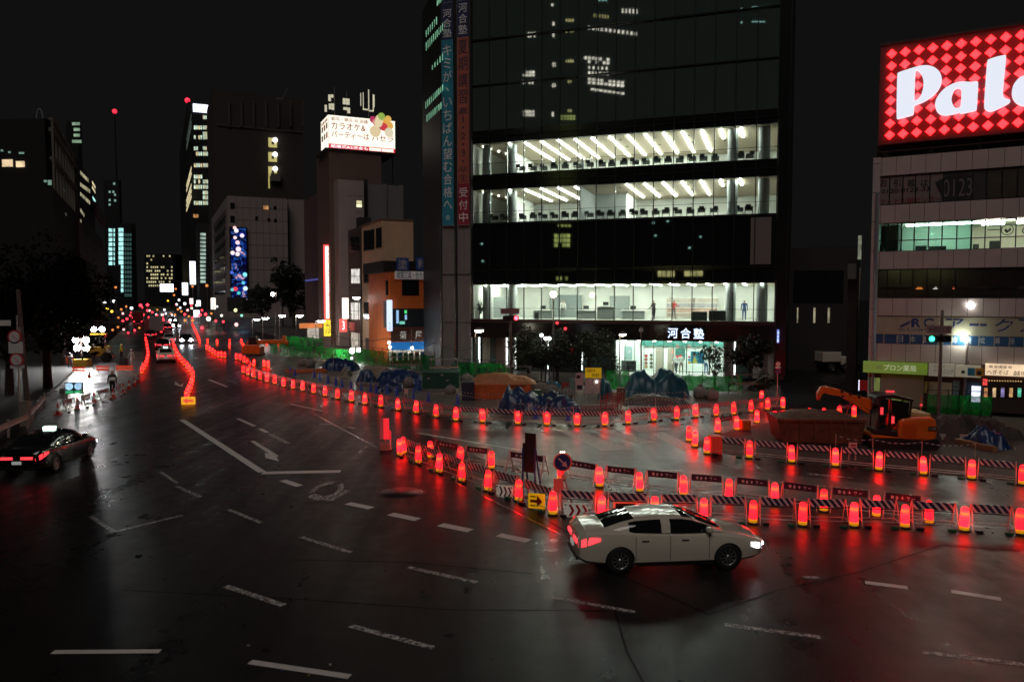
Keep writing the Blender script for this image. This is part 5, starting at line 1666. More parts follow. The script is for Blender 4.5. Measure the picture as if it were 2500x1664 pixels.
front(1005, 980, 1285, 1260, mat('shutter_ivory', (.38, .37, .26), .6, vary=.1), 'roller_shutter')
front(975, 975, 1030, 1100, mat('poster_yellow_dull', (.4, .36, .1), .6, vary=.4, scale=8), 'poster')
qtext('クリーニング', 1035, 1070, 1265, 1110, INK, z7, -.06, .006)
qtext('ハッピー', 1035, 1010, 1110, 1050, INK, z7, -.06, .006)
front(1295, 965, 1370, 1170, mat('notice_board', (.14, .18, .2), .6, vary=.6, scale=7), 'notice_board')
front(1430, 970, 1605, 1260, mat('doorway', (.02, .04, .06), .4), 'doorway', -.06)
front(1508, 1025, 1612, 1205, glow('vending_white', (.75, .82, 1.0), 1.3, vary=.4, scale=3), 'menu_lightbox', -.3)
front(1640, 945, 2200, 1150, mat('night_interior', (.02, .012, .01), .5), 'shop_opening', -.055)
for k in range(14):
    a = 1670 + k * 30
    front(a, 958 + k * .6, a + 9, 968 + k * .6, glow('string_warm', (1, .6, .25), 1.2), 'string_lamp', -.12)
front(1632, 945, 1683, 1015, glow('led_red', (1.0, .05, .04), .8, vary=.9, scale=6), 'led_sign', -.15)
for k in range(5):
    front(1650 + k * 95, 1045, 1690 + k * 95, 1150, glow('shop_scene_%d' % k, ((.9, .3, .06), (.9, .6, .3), (.3, .25, .6), (.7, .4, .15), (.1, .8, .5))[k], .5, vary=.9, scale=3), 'shop_display', -.07)
front(240, 960, 330, 1075, mat('red_vending', (.35, .02, .02), .5), 'red_cabinet', -.6)
front(228, 955, 238, 1075, glow('vending_edge', (.8, .8, 1.0), 1.4), 'cabinet_light', -.6)
# steel downpipe, the blue light on it put into its colour
MB().tube((Q.s(2137, 700), -.12, .3), (Q.s(2137, 700), -.12, qz(470)), .09, n=10).build('downpipe', mat('bluelit_pipe', (.28, .33, .40), .3, .5), block)

# ------------------------------------------------------------------ rooftop sign with red lamps
ps = thing('rooftop_sign', 'big rooftop sign of red diamond lamps with white letters', 'sign', Q.loc(ZROOF), Q.rot)
def z5(x, y):
    return 1900 + x / 3.92, y / 3.92
zb0, zb1 = Q.z(2148, 354) - ZROOF, Q.z(2148, 109) - ZROOF
xl = Q.s(2147, 230)
MB().box(xl, QW + 6, .0, 1.2, zb0, zb1).build('board', mat('board_redlit', (.16, .03, .035), .4), ps)  # red glow of the diamond lamps put into the board colour
MB().box(xl - .08, QW + 6, -.08, -.004, zb1 - .12, zb1 + .02).build('trim', mat('sign_trim', (.06, .03, .03), .4), ps)
for k in range(6):
    MB().box(.6 + k * 2.4, .8 + k * 2.4, .3, .5, 0, zb0).build('support_leg', M_FRAME, ps)
M_DIAM = glow('diamond_lamp', (1.0, .0095, .0125), 8.5)
dx = (Q.s(2493, 90) - Q.s(2177.3, 132)) / 9
xd0 = Q.s(2177.3, 132)
rowv = [132.6, 162, 190, 218, 246, 273.5, 302, 330]
rz_ = [Q.z(2173, v) - ZROOF for v in rowv]
dm = MB(); hs = .275
dm.add([(-hs, 0, 0), (0, 0, -hs), (hs, 0, 0), (0, 0, hs), (-hs * .85, -.12, 0), (0, -.12, -hs * .85), (hs * .85, -.12, 0), (0, -.12, hs * .85)],
       [(4, 5, 6, 7), (0, 1, 5, 4), (1, 2, 6, 5), (2, 3, 7, 6), (3, 0, 4, 7), (3, 2, 1, 0)])
dme = dm.mesh('diamond_lamp'); dme.materials.append(M_DIAM)
for r_ in range(8):
    for c_ in range(15):
        put('diamond_lamp', dme, ps, (xd0 + c_ * dx, -.006, rz_[r_]))
M_LET = glow('letter_white', (.84, .88, 1.0), .92)
def letter(outer, holes=()):
    loops = [[Q.at(*z5(x, y), off=-.4) for x, y in lp] for lp in [outer, *holes]]
    def smooth(lp, it=1):
        for _ in range(it):
            out = []
            for i in range(len(lp)):
                a, b_ = Vector(lp[i]), Vector(lp[(i + 1) % len(lp)])
                out += [a.lerp(b_, .2), a.lerp(b_, .8)]
            lp = out
        return lp
    loops = [smooth(lp, 2) for lp in loops]
    tri = tessellate_polygon([[Vector((p[0], p[1], 0)) for p in lp] for lp in loops])
    flat = [p for lp in loops for p in lp]
    mb = MB()
    mb.add([(p[0], -.4, p[1] - ZROOF) for p in flat], tri)
    o = 0
    for lp in loops:
        n = len(lp)
        for i in range(n):
            a, b_ = lp[i], lp[(i + 1) % n]
            mb.add([(a[0], -.4, a[1] - ZROOF), (b_[0], -.4, b_[1] - ZROOF), (b_[0], -.15, b_[1] - ZROOF), (a[0], -.15, a[1] - ZROOF)], [(0, 1, 2, 3)])
    return mb.build('letter', M_LET, ps)
letter([(1138, 705), (1150, 693), (1280, 650), (1370, 626), (1440, 625), (1500, 645), (1547, 688), (1567, 745), (1558, 810), (1525, 868), (1470, 922), (1400, 968), (1330, 998), (1300, 1005), (1296, 1085), (1285, 1099), (1145, 1138), (1130, 1132)],
       [[(1310, 680), (1325, 666), (1350, 685), (1377, 720), (1391, 780), (1387, 850), (1367, 912), (1335, 952), (1310, 962), (1300, 945)]])
letter([(1498, 1000), (1510, 950), (1545, 893), (1600, 838), (1680, 794), (1760, 778), (1840, 785), (1905, 777), (1916, 790), (1901, 1045), (1890, 1057), (1745, 1088), (1735, 1072), (1680, 1091), (1600, 1103), (1550, 1096), (1513, 1060)],
       [[(1658, 920), (1680, 863), (1715, 841), (1747, 847), (1754, 870), (1746, 1002), (1737, 1027), (1710, 1035), (1680, 1021), (1658, 970)]])
letter([(1998, 590), (2010, 570), (2080, 545), (2175, 524), (2183, 540), (2150, 880), (2155, 925), (2175, 945), (2215, 950), (2224, 970), (2200, 992), (2120, 1032), (2060, 1060), (2020, 1066), (1983, 1050), (1967, 1015)])
letter([(2420, 700), (2352, 718), (2295, 752), (2250, 812), (2234, 880), (2245, 942), (2280, 988), (2352, 1020), (2430, 1010), (2510, 960), (2560, 880), (2565, 780), (2510, 710)],
       [[(2400, 780), (2450, 760), (2470, 830), (2450, 930), (2410, 960), (2385, 880)]])

# ------------------------------------------------------------------ dark houses in the side street
B = Bld('alley_house', 'dark narrow house with three lit slit windows in the side street', 'building', 1925, 72.0, d=(.95, -.3))
B.box('wall', mat('alley_dark', (0.028, 0.024, 0.023), .8, vary=.2), 0, B.f.s(2092), 0, 2, 0, B.zf(1950, 605))
for k, u in enumerate((1945, 1962, 1985, 2020)):
    if k == 1:
        continue
    B.front(u, 750, u + (12 if k else 5), 790, mat('frame_dark', (0.03, 0.028, 0.026), .5), 'window_frame', t=.03)
    B.front(u + 1, 751, u + (6 if k else 4), 788, glow('alley_lit', (.9, .8, .5), .3, vary=.6, scale=1), 'window', t=.05)
B.front(1938, 660, 2060, 740, M_WINOFF, 'window', t=.03)
B.front(2078, 860, 2088, 900, M_WINOFF, 'doorway', t=.03)
B = Bld('alley_annex', 'small grey annex with a hooded balcony left of the corner block', 'building', 2068, 56.0, d=(.9, -.43))
B.box('wall', mat('annex_dark', (0.035, 0.04, 0.037), .8, vary=.2), 0, B.f.s(2094), 0, 3, 0, B.zf(2080, 625))
B.front(2071, 645, 2092, 681, mat('balcony_grey', (.17, .2, .18), .7), 'balcony', t=.8)
B.front(2095.5, 575, 2104, 633, glow('stair_slit', (.5, .55, .4), .3, vary=.6, scale=2), 'window', t=.1)
pole = thing('utility_pole', 'thin grey utility pole left of the corner block', 'pole', G(2085, 905), 0)
MB().tube((0, 0, 0), (.3, 0, 9.5), .14, .10, n=8).build('shaft', mat('pole_grey', (.3, .26, .22), .6), pole)
al = thing('alley_sign', 'small glowing pink sign at the end of the side street', 'sign', A(2068, 840, 60), 0)
MB().box(0, .42, 0, .1, 0, .38).build('panel', glow('pink_led', (1.0, .12, .22), 1.0, vary=.8, scale=9), al)
MB().bar((.42, .05, .2), (1.1, .05, .2), .04).build('bracket', M_FRAME, al)
# ------------------------------------------------------------------ cars
M_TYRE = mat('tyre_rubber', (.012, .012, .012), .7)
M_RIM = mat('alloy_rim', (.6, .6, .6), .25, .9)
M_CGLASS = mat('car_glass', (.008, .010, .010), .03, spec=.8)
M_TRIM = mat('black_trim', (.012, .012, .012), .35)
M_CHROME = mat('chrome', (.7, .7, .7), .12, 1.0)

BODY = [(-2.38, .60, .40, .74), (-2.33, .76, .32, .90), (-2.18, .86, .26, 1.02), (-1.85, .895, .22, 1.055), (-1.45, .91, .20, 1.05), (-.9, .915, .19, 1.01), (-.2, .915, .19, .975),
        (.5, .915, .19, .955), (1.0, .91, .19, .945), (1.35, .905, .20, .91), (1.75, .885, .21, .845), (2.05, .85, .24, .77), (2.25, .77, .29, .70), (2.36, .62, .36, .62), (2.40, .5, .42, .57)]
def lerp_tab(tab, x):
    for a, b_ in zip(tab, tab[1:]):
        if a[0] <= x <= b_[0]:
            f = (x - a[0]) / (b_[0] - a[0])
            return [p + (q - p) * f for p, q in zip(a, b_)]
    return tab[-1]
def body_ring(x, w, zb, zt):
    pts = [(0, zb), (.55 * w, zb), (.86 * w, zb + .01), (.965 * w, zb + .09), (.985 * w, zb + .22), (w, .5 * (zb + zt)), (.995 * w, zt - .16), (.965 * w, zt - .06), (.88 * w, zt - .005), (.6 * w, zt + .02), (.3 * w, zt + .035), (0, zt + .04)]
    full = pts + [(-p[0], p[1]) for p in pts[-2:0:-1]]
    return [(x, y, z) for y, z in full]
CAB = [(-1.88, .72, .60, 1.035, 1.045), (-1.60, .76, .60, 1.03, 1.15), (-1.30, .80, .60, 1.02, 1.29), (-.95, .835, .605, 1.0, 1.395), (-.55, .85, .62, .985, 1.44), (-.1, .855, .63, .97, 1.455), (.25, .855, .625, .96, 1.435),
       (.50, .85, .62, .955, 1.37), (.85, .835, .62, .95, 1.18), (1.15, .80, .62, .94, 1.02), (1.30, .76, .60, .925, .94)]
def cab_ring(x, wb, wt, zb, zt):
    f = min(1, (zt - zb) / .3)
    pts = [(wb, zb), (wb * .96, zb + (zt - zb) * .28), (wb * .90 + wt * .03, zb + (zt - zb) * .6), (wt + .06 * f, zb + (zt - zb) * .86), (wt - .03, zb + (zt - zb) * .965), (wt * .7, zt), (wt * .35, zt + .012), (0, zt + .016)]
    full = pts + [(-p[0], p[1]) for p in pts[-2::-1]]
    return [(x, y, z) for y, z in full]
_carmesh = {}
def car_meshes(wheels=True):
    if 'body' in _carmesh:
        return _carmesh
    xs = [-2.38, -2.33, -2.18] + [-2.0 + .125 * k for k in range(33)] + [2.12, 2.25, 2.36, 2.40]
    rings = [body_ring(*lerp_tab(BODY, x)) for x in xs]
    n = len(rings[0])
    mb = MB()
    vs = [p for r_ in rings for p in r_]
    fs = []
    for i in range(len(rings) - 1):
        for j in range(n):
            k = (j + 1) % n
            fs.append((i * n + j, i * n + k, (i + 1) * n + k, (i + 1) * n + j))
    mb.add(vs + [], fs, True)
    mb.f.append(tuple(range(n - 1, -1, -1))); mb.sm.append(False)
    mb.f.append(tuple(range((len(rings) - 1) * n, len(rings) * n))); mb.sm.append(False)
    me = mb.mesh('car_body')
    bm = bmesh.new(); bm.from_mesh(me); bmesh.ops.recalc_face_normals(bm, faces=bm.faces); bm.to_mesh(me); bm.free()
    tmp = put('car_body', me)
    cuts = []
    for wx in (-1.36, 1.36):
        for sy in (-1, 1):
            c = MB().tube((wx, sy * .60, .33), (wx, sy * 1.2, .33), .365, n=28).mesh('cut')
            bm = bmesh.new(); bm.from_mesh(c); bmesh.ops.remove_doubles(bm, verts=bm.verts, dist=1e-5); bmesh.ops.recalc_face_normals(bm, faces=bm.faces); bm.to_mesh(c); bm.free()
            co = put('cut', c); cuts.append(co)
            md = tmp.modifiers.new('cut', 'BOOLEAN'); md.operation = 'DIFFERENCE'; md.object = co; md.solver = 'EXACT'
    applied(tmp)
    bmesh_me = tmp.data
    bpy.data.objects.remove(tmp)
    for c in cuts:
        bpy.data.objects.remove(c)
    for p in bmesh_me.polygons:
        p.use_smooth = True
    bmesh_me.set_sharp_from_angle(angle=R(32))
    _carmesh['body'] = bmesh_me
    # cabin split into roof skin, pillars and panes
    fine = []
    for a, b_ in zip(CAB, CAB[1:]):
        for k in range(2):
            f = k / 2
            fine.append([p + (q - p) * f for p, q in zip(a, b_)])
    fine.append(list(CAB[-1]))
    cr = [cab_ring(*c) for c in fine]
    n = len(cr[0])
    groups = {k: MB() for k in ('roof', 'windshield', 'rear_window', 'sl_f', 'sl_r', 'sr_f', 'sr_r')}
    for i in range(len(cr) - 1):
        xm = (fine[i][0] + fine[i + 1][0]) / 2
        for j in range(n - 1):
            q = [cr[i][j], cr[i + 1][j], cr[i + 1][j + 1], cr[i][j + 1]]
            side = j < 3 or j >= n - 4
            edge = j in (3, n - 5)
            if side:
                if -1.3 < xm < .95 and not (-.22 < xm < -.02) and not xm < -1.2:
                    key = ('sl_' if j < 3 else 'sr_') + ('f' if xm > -.1 else 'r')
                else:
                    key = 'roof'
            elif edge:
                key = 'roof'
            elif xm > .3:
                key = 'windshield'
            elif xm < -.95:
                key = 'rear_window'
            else:
                key = 'roof'
            groups[key].add(q, [(0, 1, 2, 3)], True)
    for k, g_ in groups.items():
        me = g_.mesh(k)
        bm = bmesh.new(); bm.from_mesh(me); bmesh.ops.remove_doubles(bm, verts=bm.verts, dist=1e-5); bm.to_mesh(me); bm.free()
        _carmesh[k] = me
    # wheels
    ty = MB(); prof = [(.21, -.10), (.30, -.105), (.325, -.09), (.33, 0), (.325, .09), (.30, .105), (.21, .10)]
    ty.lathe(prof, 24)
    _carmesh['tyre'] = ty
    return _carmesh
def rot_x90(mb):
    o = MB(); o.add([(v[0], -v[2], v[1]) for v in mb.v], mb.f, True); o.sm = list(mb.sm)
    return o
_wheel = {}
def wheel_meshes():
    if not _wheel:
        t_ = rot_x90(MB().lathe([(.20, -.095), (.30, -.105), (.325, -.085), (.332, 0), (.325, .085), (.30, .105), (.20, .095)], 26))
        r_ = MB(); r_.lathe([(.205, -.07), (.205, .06), (.17, .05), (.16, .03), (.03, .04), (.001, .045)], 22)
        rr = MB(); rr.lathe([(.21, .095), (.195, .1), (.18, .07), (.18, -.05)], 22)
        for k in range(10):
            a = 2 * pi * k / 10
            rr.bar((.03 * math.cos(a), .03 * math.sin(a), .075), (.19 * math.cos(a + .12), .19 * math.sin(a + .12), .085), .035, .02)
        rr.lathe([(.001, .09), (.05, .09), (.055, .06)], 12)
        hub = MB().lathe([(.001, .0), (.19, .0)], 20)
        _wheel['tyre'] = t_.mesh('tyre'); _wheel['tyre'].materials.append(M_TYRE)
        _wheel['rim'] = rot_x90(rr).mesh('rim'); _wheel['rim'].materials.append(M_RIM)
        _wheel['liner'] = rot_x90(hub).mesh('brake_disc'); _wheel['liner'].materials.append(M_TRIM)
    return _wheel

def sedan(name, label, cat, loc, heading, paint, tail_on=1.0, head_on=1.0, taxi=None, plate=True, group=None, scale=1.0, low=1.0):
    """x is forward; heading is the angle of +x about z"""
    cm = car_meshes()
    wm = wheel_meshes()
    t = thing(name, label, cat, loc, heading, group)
    t.scale = (scale,) * 3
    def part(nm, key, m, smooth=True):
        me = cm[key].copy(); me.materials.clear(); me.materials.append(m)
        o = put(nm, me, t)
        if key != 'body':
            o.scale = (1, 1, low); o.location = (0, 0, .97 * (1 - low))
        return o
    body = part('body', 'body', paint)
    part('roof', 'roof', paint)
    part('windshield', 'windshield', M_CGLASS); part('rear_window', 'rear_window', M_CGLASS)
    for k in ('sl_f', 'sl_r', 'sr_f', 'sr_r'):
        part('side_window', k, M_CGLASS)
    MB().box(-1.80, 1.25, -.72, .72, .5, .93).build('interior', M_TRIM, t)
    for wx in (-1.36, 1.36):
        for sy in (-1, 1):
            w_ = put('wheel', wm['tyre'], t, (wx, sy * .80, .332))
            r_ = put('rim', wm['rim'], w_, (0, 0, 0))
            if sy > 0:
                r_.rotation_euler = (0, 0, pi)
            put('brake_disc', wm['liner'], w_, (0, 0, 0))
            MB().tube((wx, sy * .58, .33), (wx, sy * .602, .33), .372, n=20).build('arch_liner', M_TRIM, t)
    M_TAIL = glow('tail_lamp_%d' % int(tail_on * 10), (1.0, .035, .05), tail_on)
    M_HEAD = glow('head_lamp_%d' % int(head_on * 10), (.9, .95, 1.0), head_on)
    for sy in (-1, 1):
        # wrap-round tail lamp: follows the body corner
        def lamp(nm, sts, z0f, z1f, m, out=.008):
            P = []
            for x, f0, f1 in sts:
                w, zb, zt = lerp_tab(BODY, x)[1:]
                row = []
                for k in range(4):
                    f = f0 + (f1 - f0) * k / 3
                    ring = body_ring(x, w, zb, zt)
                    h_ = zb + (zt - zb) * f
                    # find half width at height h_
                    pr = [(p[1], p[2]) for p in ring[:12]]
                    yy = w
                    for (ya, za), (yb, zb2) in zip(pr, pr[1:]):
                        if za <= h_ <= zb2:
                            yy = ya + (yb - ya) * (h_ - za) / max(1e-6, zb2 - za); break
                    row.append((x - (.0), sy * (yy + out), h_))
                P.append(row)
            return MB().grid(P, True, flip=sy > 0).build(nm, m, t)
        lamp('tail_lamp', [(-2.36, .62, .85), (-2.30, .58, .86), (-2.2, .60, .86), (-2.05, .66, .86), (-1.85, .74, .83)], 0, 0, M_TAIL)
        lamp('head_lamp', [(1.95, .62, .80), (2.08, .55, .82), (2.2, .48, .82), (2.30, .42, .82), (2.37, .40, .80)], 0, 0, M_HEAD)
        MB().box(-2.395, -2.355, sy * .36 - .22, sy * .36 + .22, .70, .80).build('tail_lamp', M_TAIL, t)
        MB().box(2.36, 2.41, sy * .42 - .12, sy * .42 + .12, .50, .58).build('head_lamp', M_HEAD, t)
        m_ = MB().box(.78, .92, sy * .93 - .09, sy * .93 + .09, .99, 1.11).build('door_mirror', paint, t); bevel(m_, .03, 2)
        for xh in (-.75, .25):
            MB().box(xh - .09, xh + .09, sy * .918 - .012, sy * .918 + .012, .80, .825).build('door_handle', M_CHROME, t)
        for xd in (-.98, -.12, .86):
            MB().box(xd - .005, xd + .005, sy * .916 - .004, sy * .916 + .004, .33, .93).build('door_gap', M_TRIM, t)
        MB().box(-.95, 1.0, sy * .905 - .01, sy * .905 + .012, .19, .25).build('sill_trim', M_TRIM, t)
    if plate:
        MB().box(-2.405, -2.383, -.17, .17, .52, .64).build('number_plate', glow('plate_white', (.8, .85, .8), .25), t)
    MB().box(2.37, 2.405, -.45, .45, .36, .48).build('grille', M_TRIM, t)
    MB().box(-2.395, -2.34, -.62, .62, .30, .40).build('rear_bumper_trim', M_TRIM, t)
    if taxi:
        bevel(MB().box(-.18, .06, -.22, .22, 1.465, 1.58).build('roof_lamp', glow('taxi_lamp', (.75, 1.0, .85), taxi), t), .03)
    return t

P_WHITE = mat('pearl_white_paint', (.78, .71, .58), .2, coat=.7)
P_BLACK = mat('black_paint', (.008, .008, .009), .15, coat=.8)
rw = G(1525, 1398); fw = G(1787, 1388)
d_ = (fw - rw).normalized()
side_off = Vector((-d_.y, d_.x, 0)) * .80
cc = (rw + fw) / 2 + side_off - d_ * .13
sedan('white_sedan', 'white sedan passing in front of the barricades, headlamps on', 'car', (cc.x, cc.y, 0), math.atan2(d_.y, d_.x), P_WHITE, 2.0, 4.0, low=.74)
# black taxi at the left, seen from behind
pc = G(150, 1142)
sedan('black_taxi', 'black taxi at the left edge with lit roof lamp and red tail lamps', 'car', (pc.x - .75, pc.y + .6, 0), math.atan2(.995, -.06), P_BLACK, 1.6, 3.0, taxi=3.0)

# queue on the avenue, tail lamps towards us
def go_heading():
    return math.atan2(SD.y, SD.x)
P_SILV = mat('silver_paint', (.45, .45, .45), .3, .4)
P_BLUE = mat('dark_blue_paint', (.01, .015, .05), .25)
P_RED = mat('dark_red_paint', (.12, .01, .012), .3)
def on_road(u, v):
    p = G(u, v); return (p.x, p.y, 0)
sedan('white_taxi', 'white taxi with red tail lamps waiting nearest in the avenue queue', 'car', on_road(405, 882), go_heading(), P_WHITE, 2.2, 3.0, taxi=1.5)
for i, (u, v, pnt, lab, tl) in enumerate([(397, 853, P_BLACK, 'dark car with red tail lamps just ahead of the white taxi', 2.6), (413, 838, P_SILV, 'silver car with red tail lamps ahead of the dark car', 2.6),
                                          (368, 826, P_RED, 'dark red car with tail lamps left of the queue', 2.6), (388, 812, P_BLACK, 'black car with tail lamps far up the queue', 2.6), (409, 806, P_BLUE, 'blue car with tail lamps far up the queue', 2.6)]):
    sedan('queue_car', lab, 'car', on_road(u, v), go_heading(), pnt, tl, 2.0, group='cars queueing up the avenue')
for i, (u, v, lab) in enumerate([(454, 838, 'oncoming car with dazzling white headlamps, nearest on the avenue'), (430, 801, 'oncoming car with white headlamps, middle one on the avenue'), (421, 786, 'oncoming car with white headlamps, farthest on the avenue')]):
    c = sedan('oncoming_car', lab, 'car', on_road(u, v), go_heading() + pi, P_BLACK, 1.0, 30.0, group='oncoming cars on the avenue')
    for sy in (-1, 1):
        MB().ball((2.42, sy * .62, .64), .17, 8).build('head_lamp_glare', glow('head_glare', (.85, .9, 1.0), 60.0), c)

def truck(name, label, loc, heading, L, W, Hh, m, tail=True, cabm=None):
    t = thing(name, label, 'truck', loc, heading)
    bevel(MB().box(-L / 2, L / 2 - 1.6, -W / 2, W / 2, .9, Hh).build('cargo_box', m, t), .05)
    bevel(MB().box(L / 2 - 1.55, L / 2, -W / 2 + .05, W / 2 - .05, .55, Hh * .78).build('cab', cabm or m, t), .12)
    MB().box(L / 2 - .9, L / 2 + .01, -W / 2 + .03, W / 2 - .03, 1.35, Hh * .72).build('windscreen', M_CGLASS, t)
    MB().box(-L / 2 + .1, L / 2 - .3, -W * .3, W * .3, .55, .88).build('chassis', M_TRIM, t)
    for wx in (-L / 2 + .9, L / 2 - 1.1):
        for sy in (-1, 1):
            w_ = put('wheel', wheel_meshes()['tyre'], t, (wx, sy * (W / 2 - .15), .40)); w_.scale = (1.2, 1.2, 1.2)
            put('rim', wheel_meshes()['rim'], w_, (0, 0, 0))
    if tail:
        for sy in (-1, 1):
            MB().box(-L / 2 - .06, -L / 2 - .002, sy * W * .36 - .2, sy * W * .36 + .2, .62, .82).build('tail_lamp', glow('tail_lamp_26', (1, .035, .05), 2.6), t)
    return t
truck('box_truck', 'grey box truck standing ahead in the avenue queue', on_road(382, 818), go_heading(), 6.0, 2.2, 3.4, mat('truck_grey', (.4, .37, .36), .5))
truck('light_truck', 'small white truck parked in the side street behind the digger', G(2040, 905), R(8), 3.4, 1.5, 1.8, P_WHITE, False)
bus = truck('city_bus', 'long red-lit bus far up the left lane', on_road(338, 790), go_heading(), 9.0, 2.5, 3.2, mat('bus_red', (.3, .03, .03), .4))

# ------------------------------------------------------------------ orange excavator
M_EXO = mat('excavator_orange', (.62, .125, .012), .32, vary=.12, scale=1.5, coat=.3)
M_EXD = mat('excavator_dark', (.012, .013, .014), .4)
ex = thing('excavator', 'orange excavator with black cab, boom reaching left over the skip', 'excavator', G(2190, 1088), R(-6))
ey = G(2190, 1088).y
q = ey / F
def E2(u, v):      # picture offsets to local x, z on the machine
    return (u - 2190) * q, (1088 - v) * q
def expoly(name, uv, y0, y1, m, bev=.03):
    o = MB().xprism([E2(u, v) for u, v in uv], y0, y1).build(name, m, ex)
    if bev:
        bevel(o, bev, 2)
    return o
# tracks
for y0 in (-.95, .55):
    prof = []
    tr = MB()
    pts = [(-1.35, .22)] + [(-1.35 - .22 * math.sin(pi * k / 6), .22 - .22 * math.cos(pi * k / 6) + .0) for k in range(0)]
    ring = [(-1.2 + .26 * math.cos(pi / 2 + pi * k / 8), .26 + .26 * math.sin(pi / 2 + pi * k / 8)) for k in range(9)] + [(1.2 + .26 * math.cos(-pi / 2 + pi * k / 8), .26 + .26 * math.sin(-pi / 2 + pi * k / 8)) for k in range(9)]
    MB().xprism(ring, y0, y0 + .42).build('track', M_EXD, ex)
MB().box(-.6, .6, -.5, .5, .2, .62).build('undercarriage', M_EXD, ex)
expoly('counterweight', [(2175, 1066), (2172, 1050), (2174, 1022), (2180, 1012), (2215, 1009), (2248, 1008), (2259, 1014), (2262, 1030), (2262, 1055), (2256, 1066), (2240, 1070), (2200, 1070)], -.95, 1.05, M_EXO, .12)
expoly('deck', [(2112, 1060), (2112, 1052), (2176, 1058), (2176, 1068), (2140, 1066)], -.9, .95, M_EXO, .03)
expoly('engine_hood', [(2206, 1009), (2210, 999), (2252, 1002), (2256, 1012)], -.6, .9, mat('hood_cream', (.42, .36, .14), .5, vary=.2), .03)
expoly('access_door', [(2183, 1056), (2183, 1026), (2206, 1024), (2214, 1030), (2214, 1057)], -.975, -.955, mat('excavator_orange_door', (.5, .08, .01), .3), .02)
MB().box(*(E2(2240, 0)[0], E2(2260, 0)[0]), -.99, -.97, E2(0, 1040)[1], E2(0, 1030)[1]).build('name_plate', M_EXD, ex)
lettering('日立建機', mat('plate_print', (.4, .38, .35), .5), ex, E2(2242, 0)[0], E2(2258, 0)[0], E2(0, 1038)[1], E2(0, 1032)[1], -.993, bold=.0)
# cab frame and panes
expoly('cab_floor', [(2118, 1050), (2118, 1040), (2172, 1044), (2172, 1056)], -.9, .1, M_EXD)
for uv in (((2124, 1046), (2127, 965), (2130, 965), (2128, 1046)), ((2150, 1046), (2152, 962), (2155, 962), (2154, 1046)), ((2196, 1010), (2200, 966), (2204, 966), (2200, 1010))):
    expoly('cab_post', uv, -.92, -.86, M_EXD, 0)
    expoly('cab_post', uv, .04, .10, M_EXD, 0)
expoly('cab_roof', [(2120, 966), (2122, 958), (2160, 955), (2206, 966), (2206, 972), (2160, 964)], -.95, .14, M_EXD, .02)
expoly('cab_back', [(2158, 1046), (2156, 968), (2198, 974), (2196, 1012), (2174, 1014)], -.88, .06, mat('cab_dark_glass', (.01, .011, .011), .06), .02)
expoly('cab_glass', [(2129, 1044), (2131, 967), (2150, 965), (2150, 1044)], -.88, -.86, M_CGLASS, 0)
expoly('cab_seat', [(2134, 1046), (2134, 1020), (2146, 1020), (2148, 1000), (2152, 1000), (2152, 1046)], -.6, -.2, M_EXD, .03)
for u, v in ((2134, 995), (2160, 1016)):
    x, z = E2(u, v)
    MB().box(x - .06, x + .06, -.94, -.9, z - .16, z + .16).build('warning_light', glow('cab_red', (1, .03, .05), .9), ex)
# boom, arm and rams
expoly('boom', [(2126, 990), (2124, 972), (2080, 962), (2045, 948), (2020, 942), (2012, 946), (2012, 957), (2022, 962), (2050, 966), (2085, 984), (2120, 1000)], -.25, .15, M_EXO, .03)
expoly('boom_head', [(2014, 941), (2004, 944), (1998, 953), (1996, 968), (2002, 971), (2007, 962), (2014, 958), (2024, 958)], -.2, .1, M_EXO, .03)
expoly('arm', [(1998, 958), (2008, 950), (2009, 978), (2001, 978)], .12, .3, M_EXO, .02)
MB().tube((E2(2060, 968)[0], -.32, E2(2060, 968)[1]), (E2(2114, 1004)[0], -.32, E2(2114, 1004)[1]), .075, n=10).build('ram_cylinder', M_EXO, ex)
MB().tube((E2(2050, 962)[0], -.32, E2(2050, 962)[1]), (E2(2062, 969)[0], -.32, E2(2062, 969)[1]), .045, n=8).build('ram_rod', M_CHROME, ex)
for u, v in ((2052, 952), (2072, 958), (2093, 964)):
    x, z = E2(u, v)
    MB().box(x - .06, x + .06, -.28, -.25, z - .08, z + .08).build('hose_clamp', M_EXD, ex)
for k in range(8):
    u, v = 2152 + k * 2.5, 953
    x, z = E2(u, v)
    MB().box(x - .02, x + .02, -.5, -.45, z, z + .09).build('beacon_led', glow('cab_red', (1, .03, .05), .9), ex)
MB().tube((E2(2256, 0)[0], .6, E2(0, 1006)[1]), (E2(2257, 0)[0], .6, E2(0, 968)[1]), .03, n=6).build('mirror_pole', M_EXO, ex)
MB().ball((E2(2257, 0)[0], .6, E2(0, 990)[1]), .06, 7).build('pole_beacon', glow('cab_red', (1, .03, .05), .9), ex)

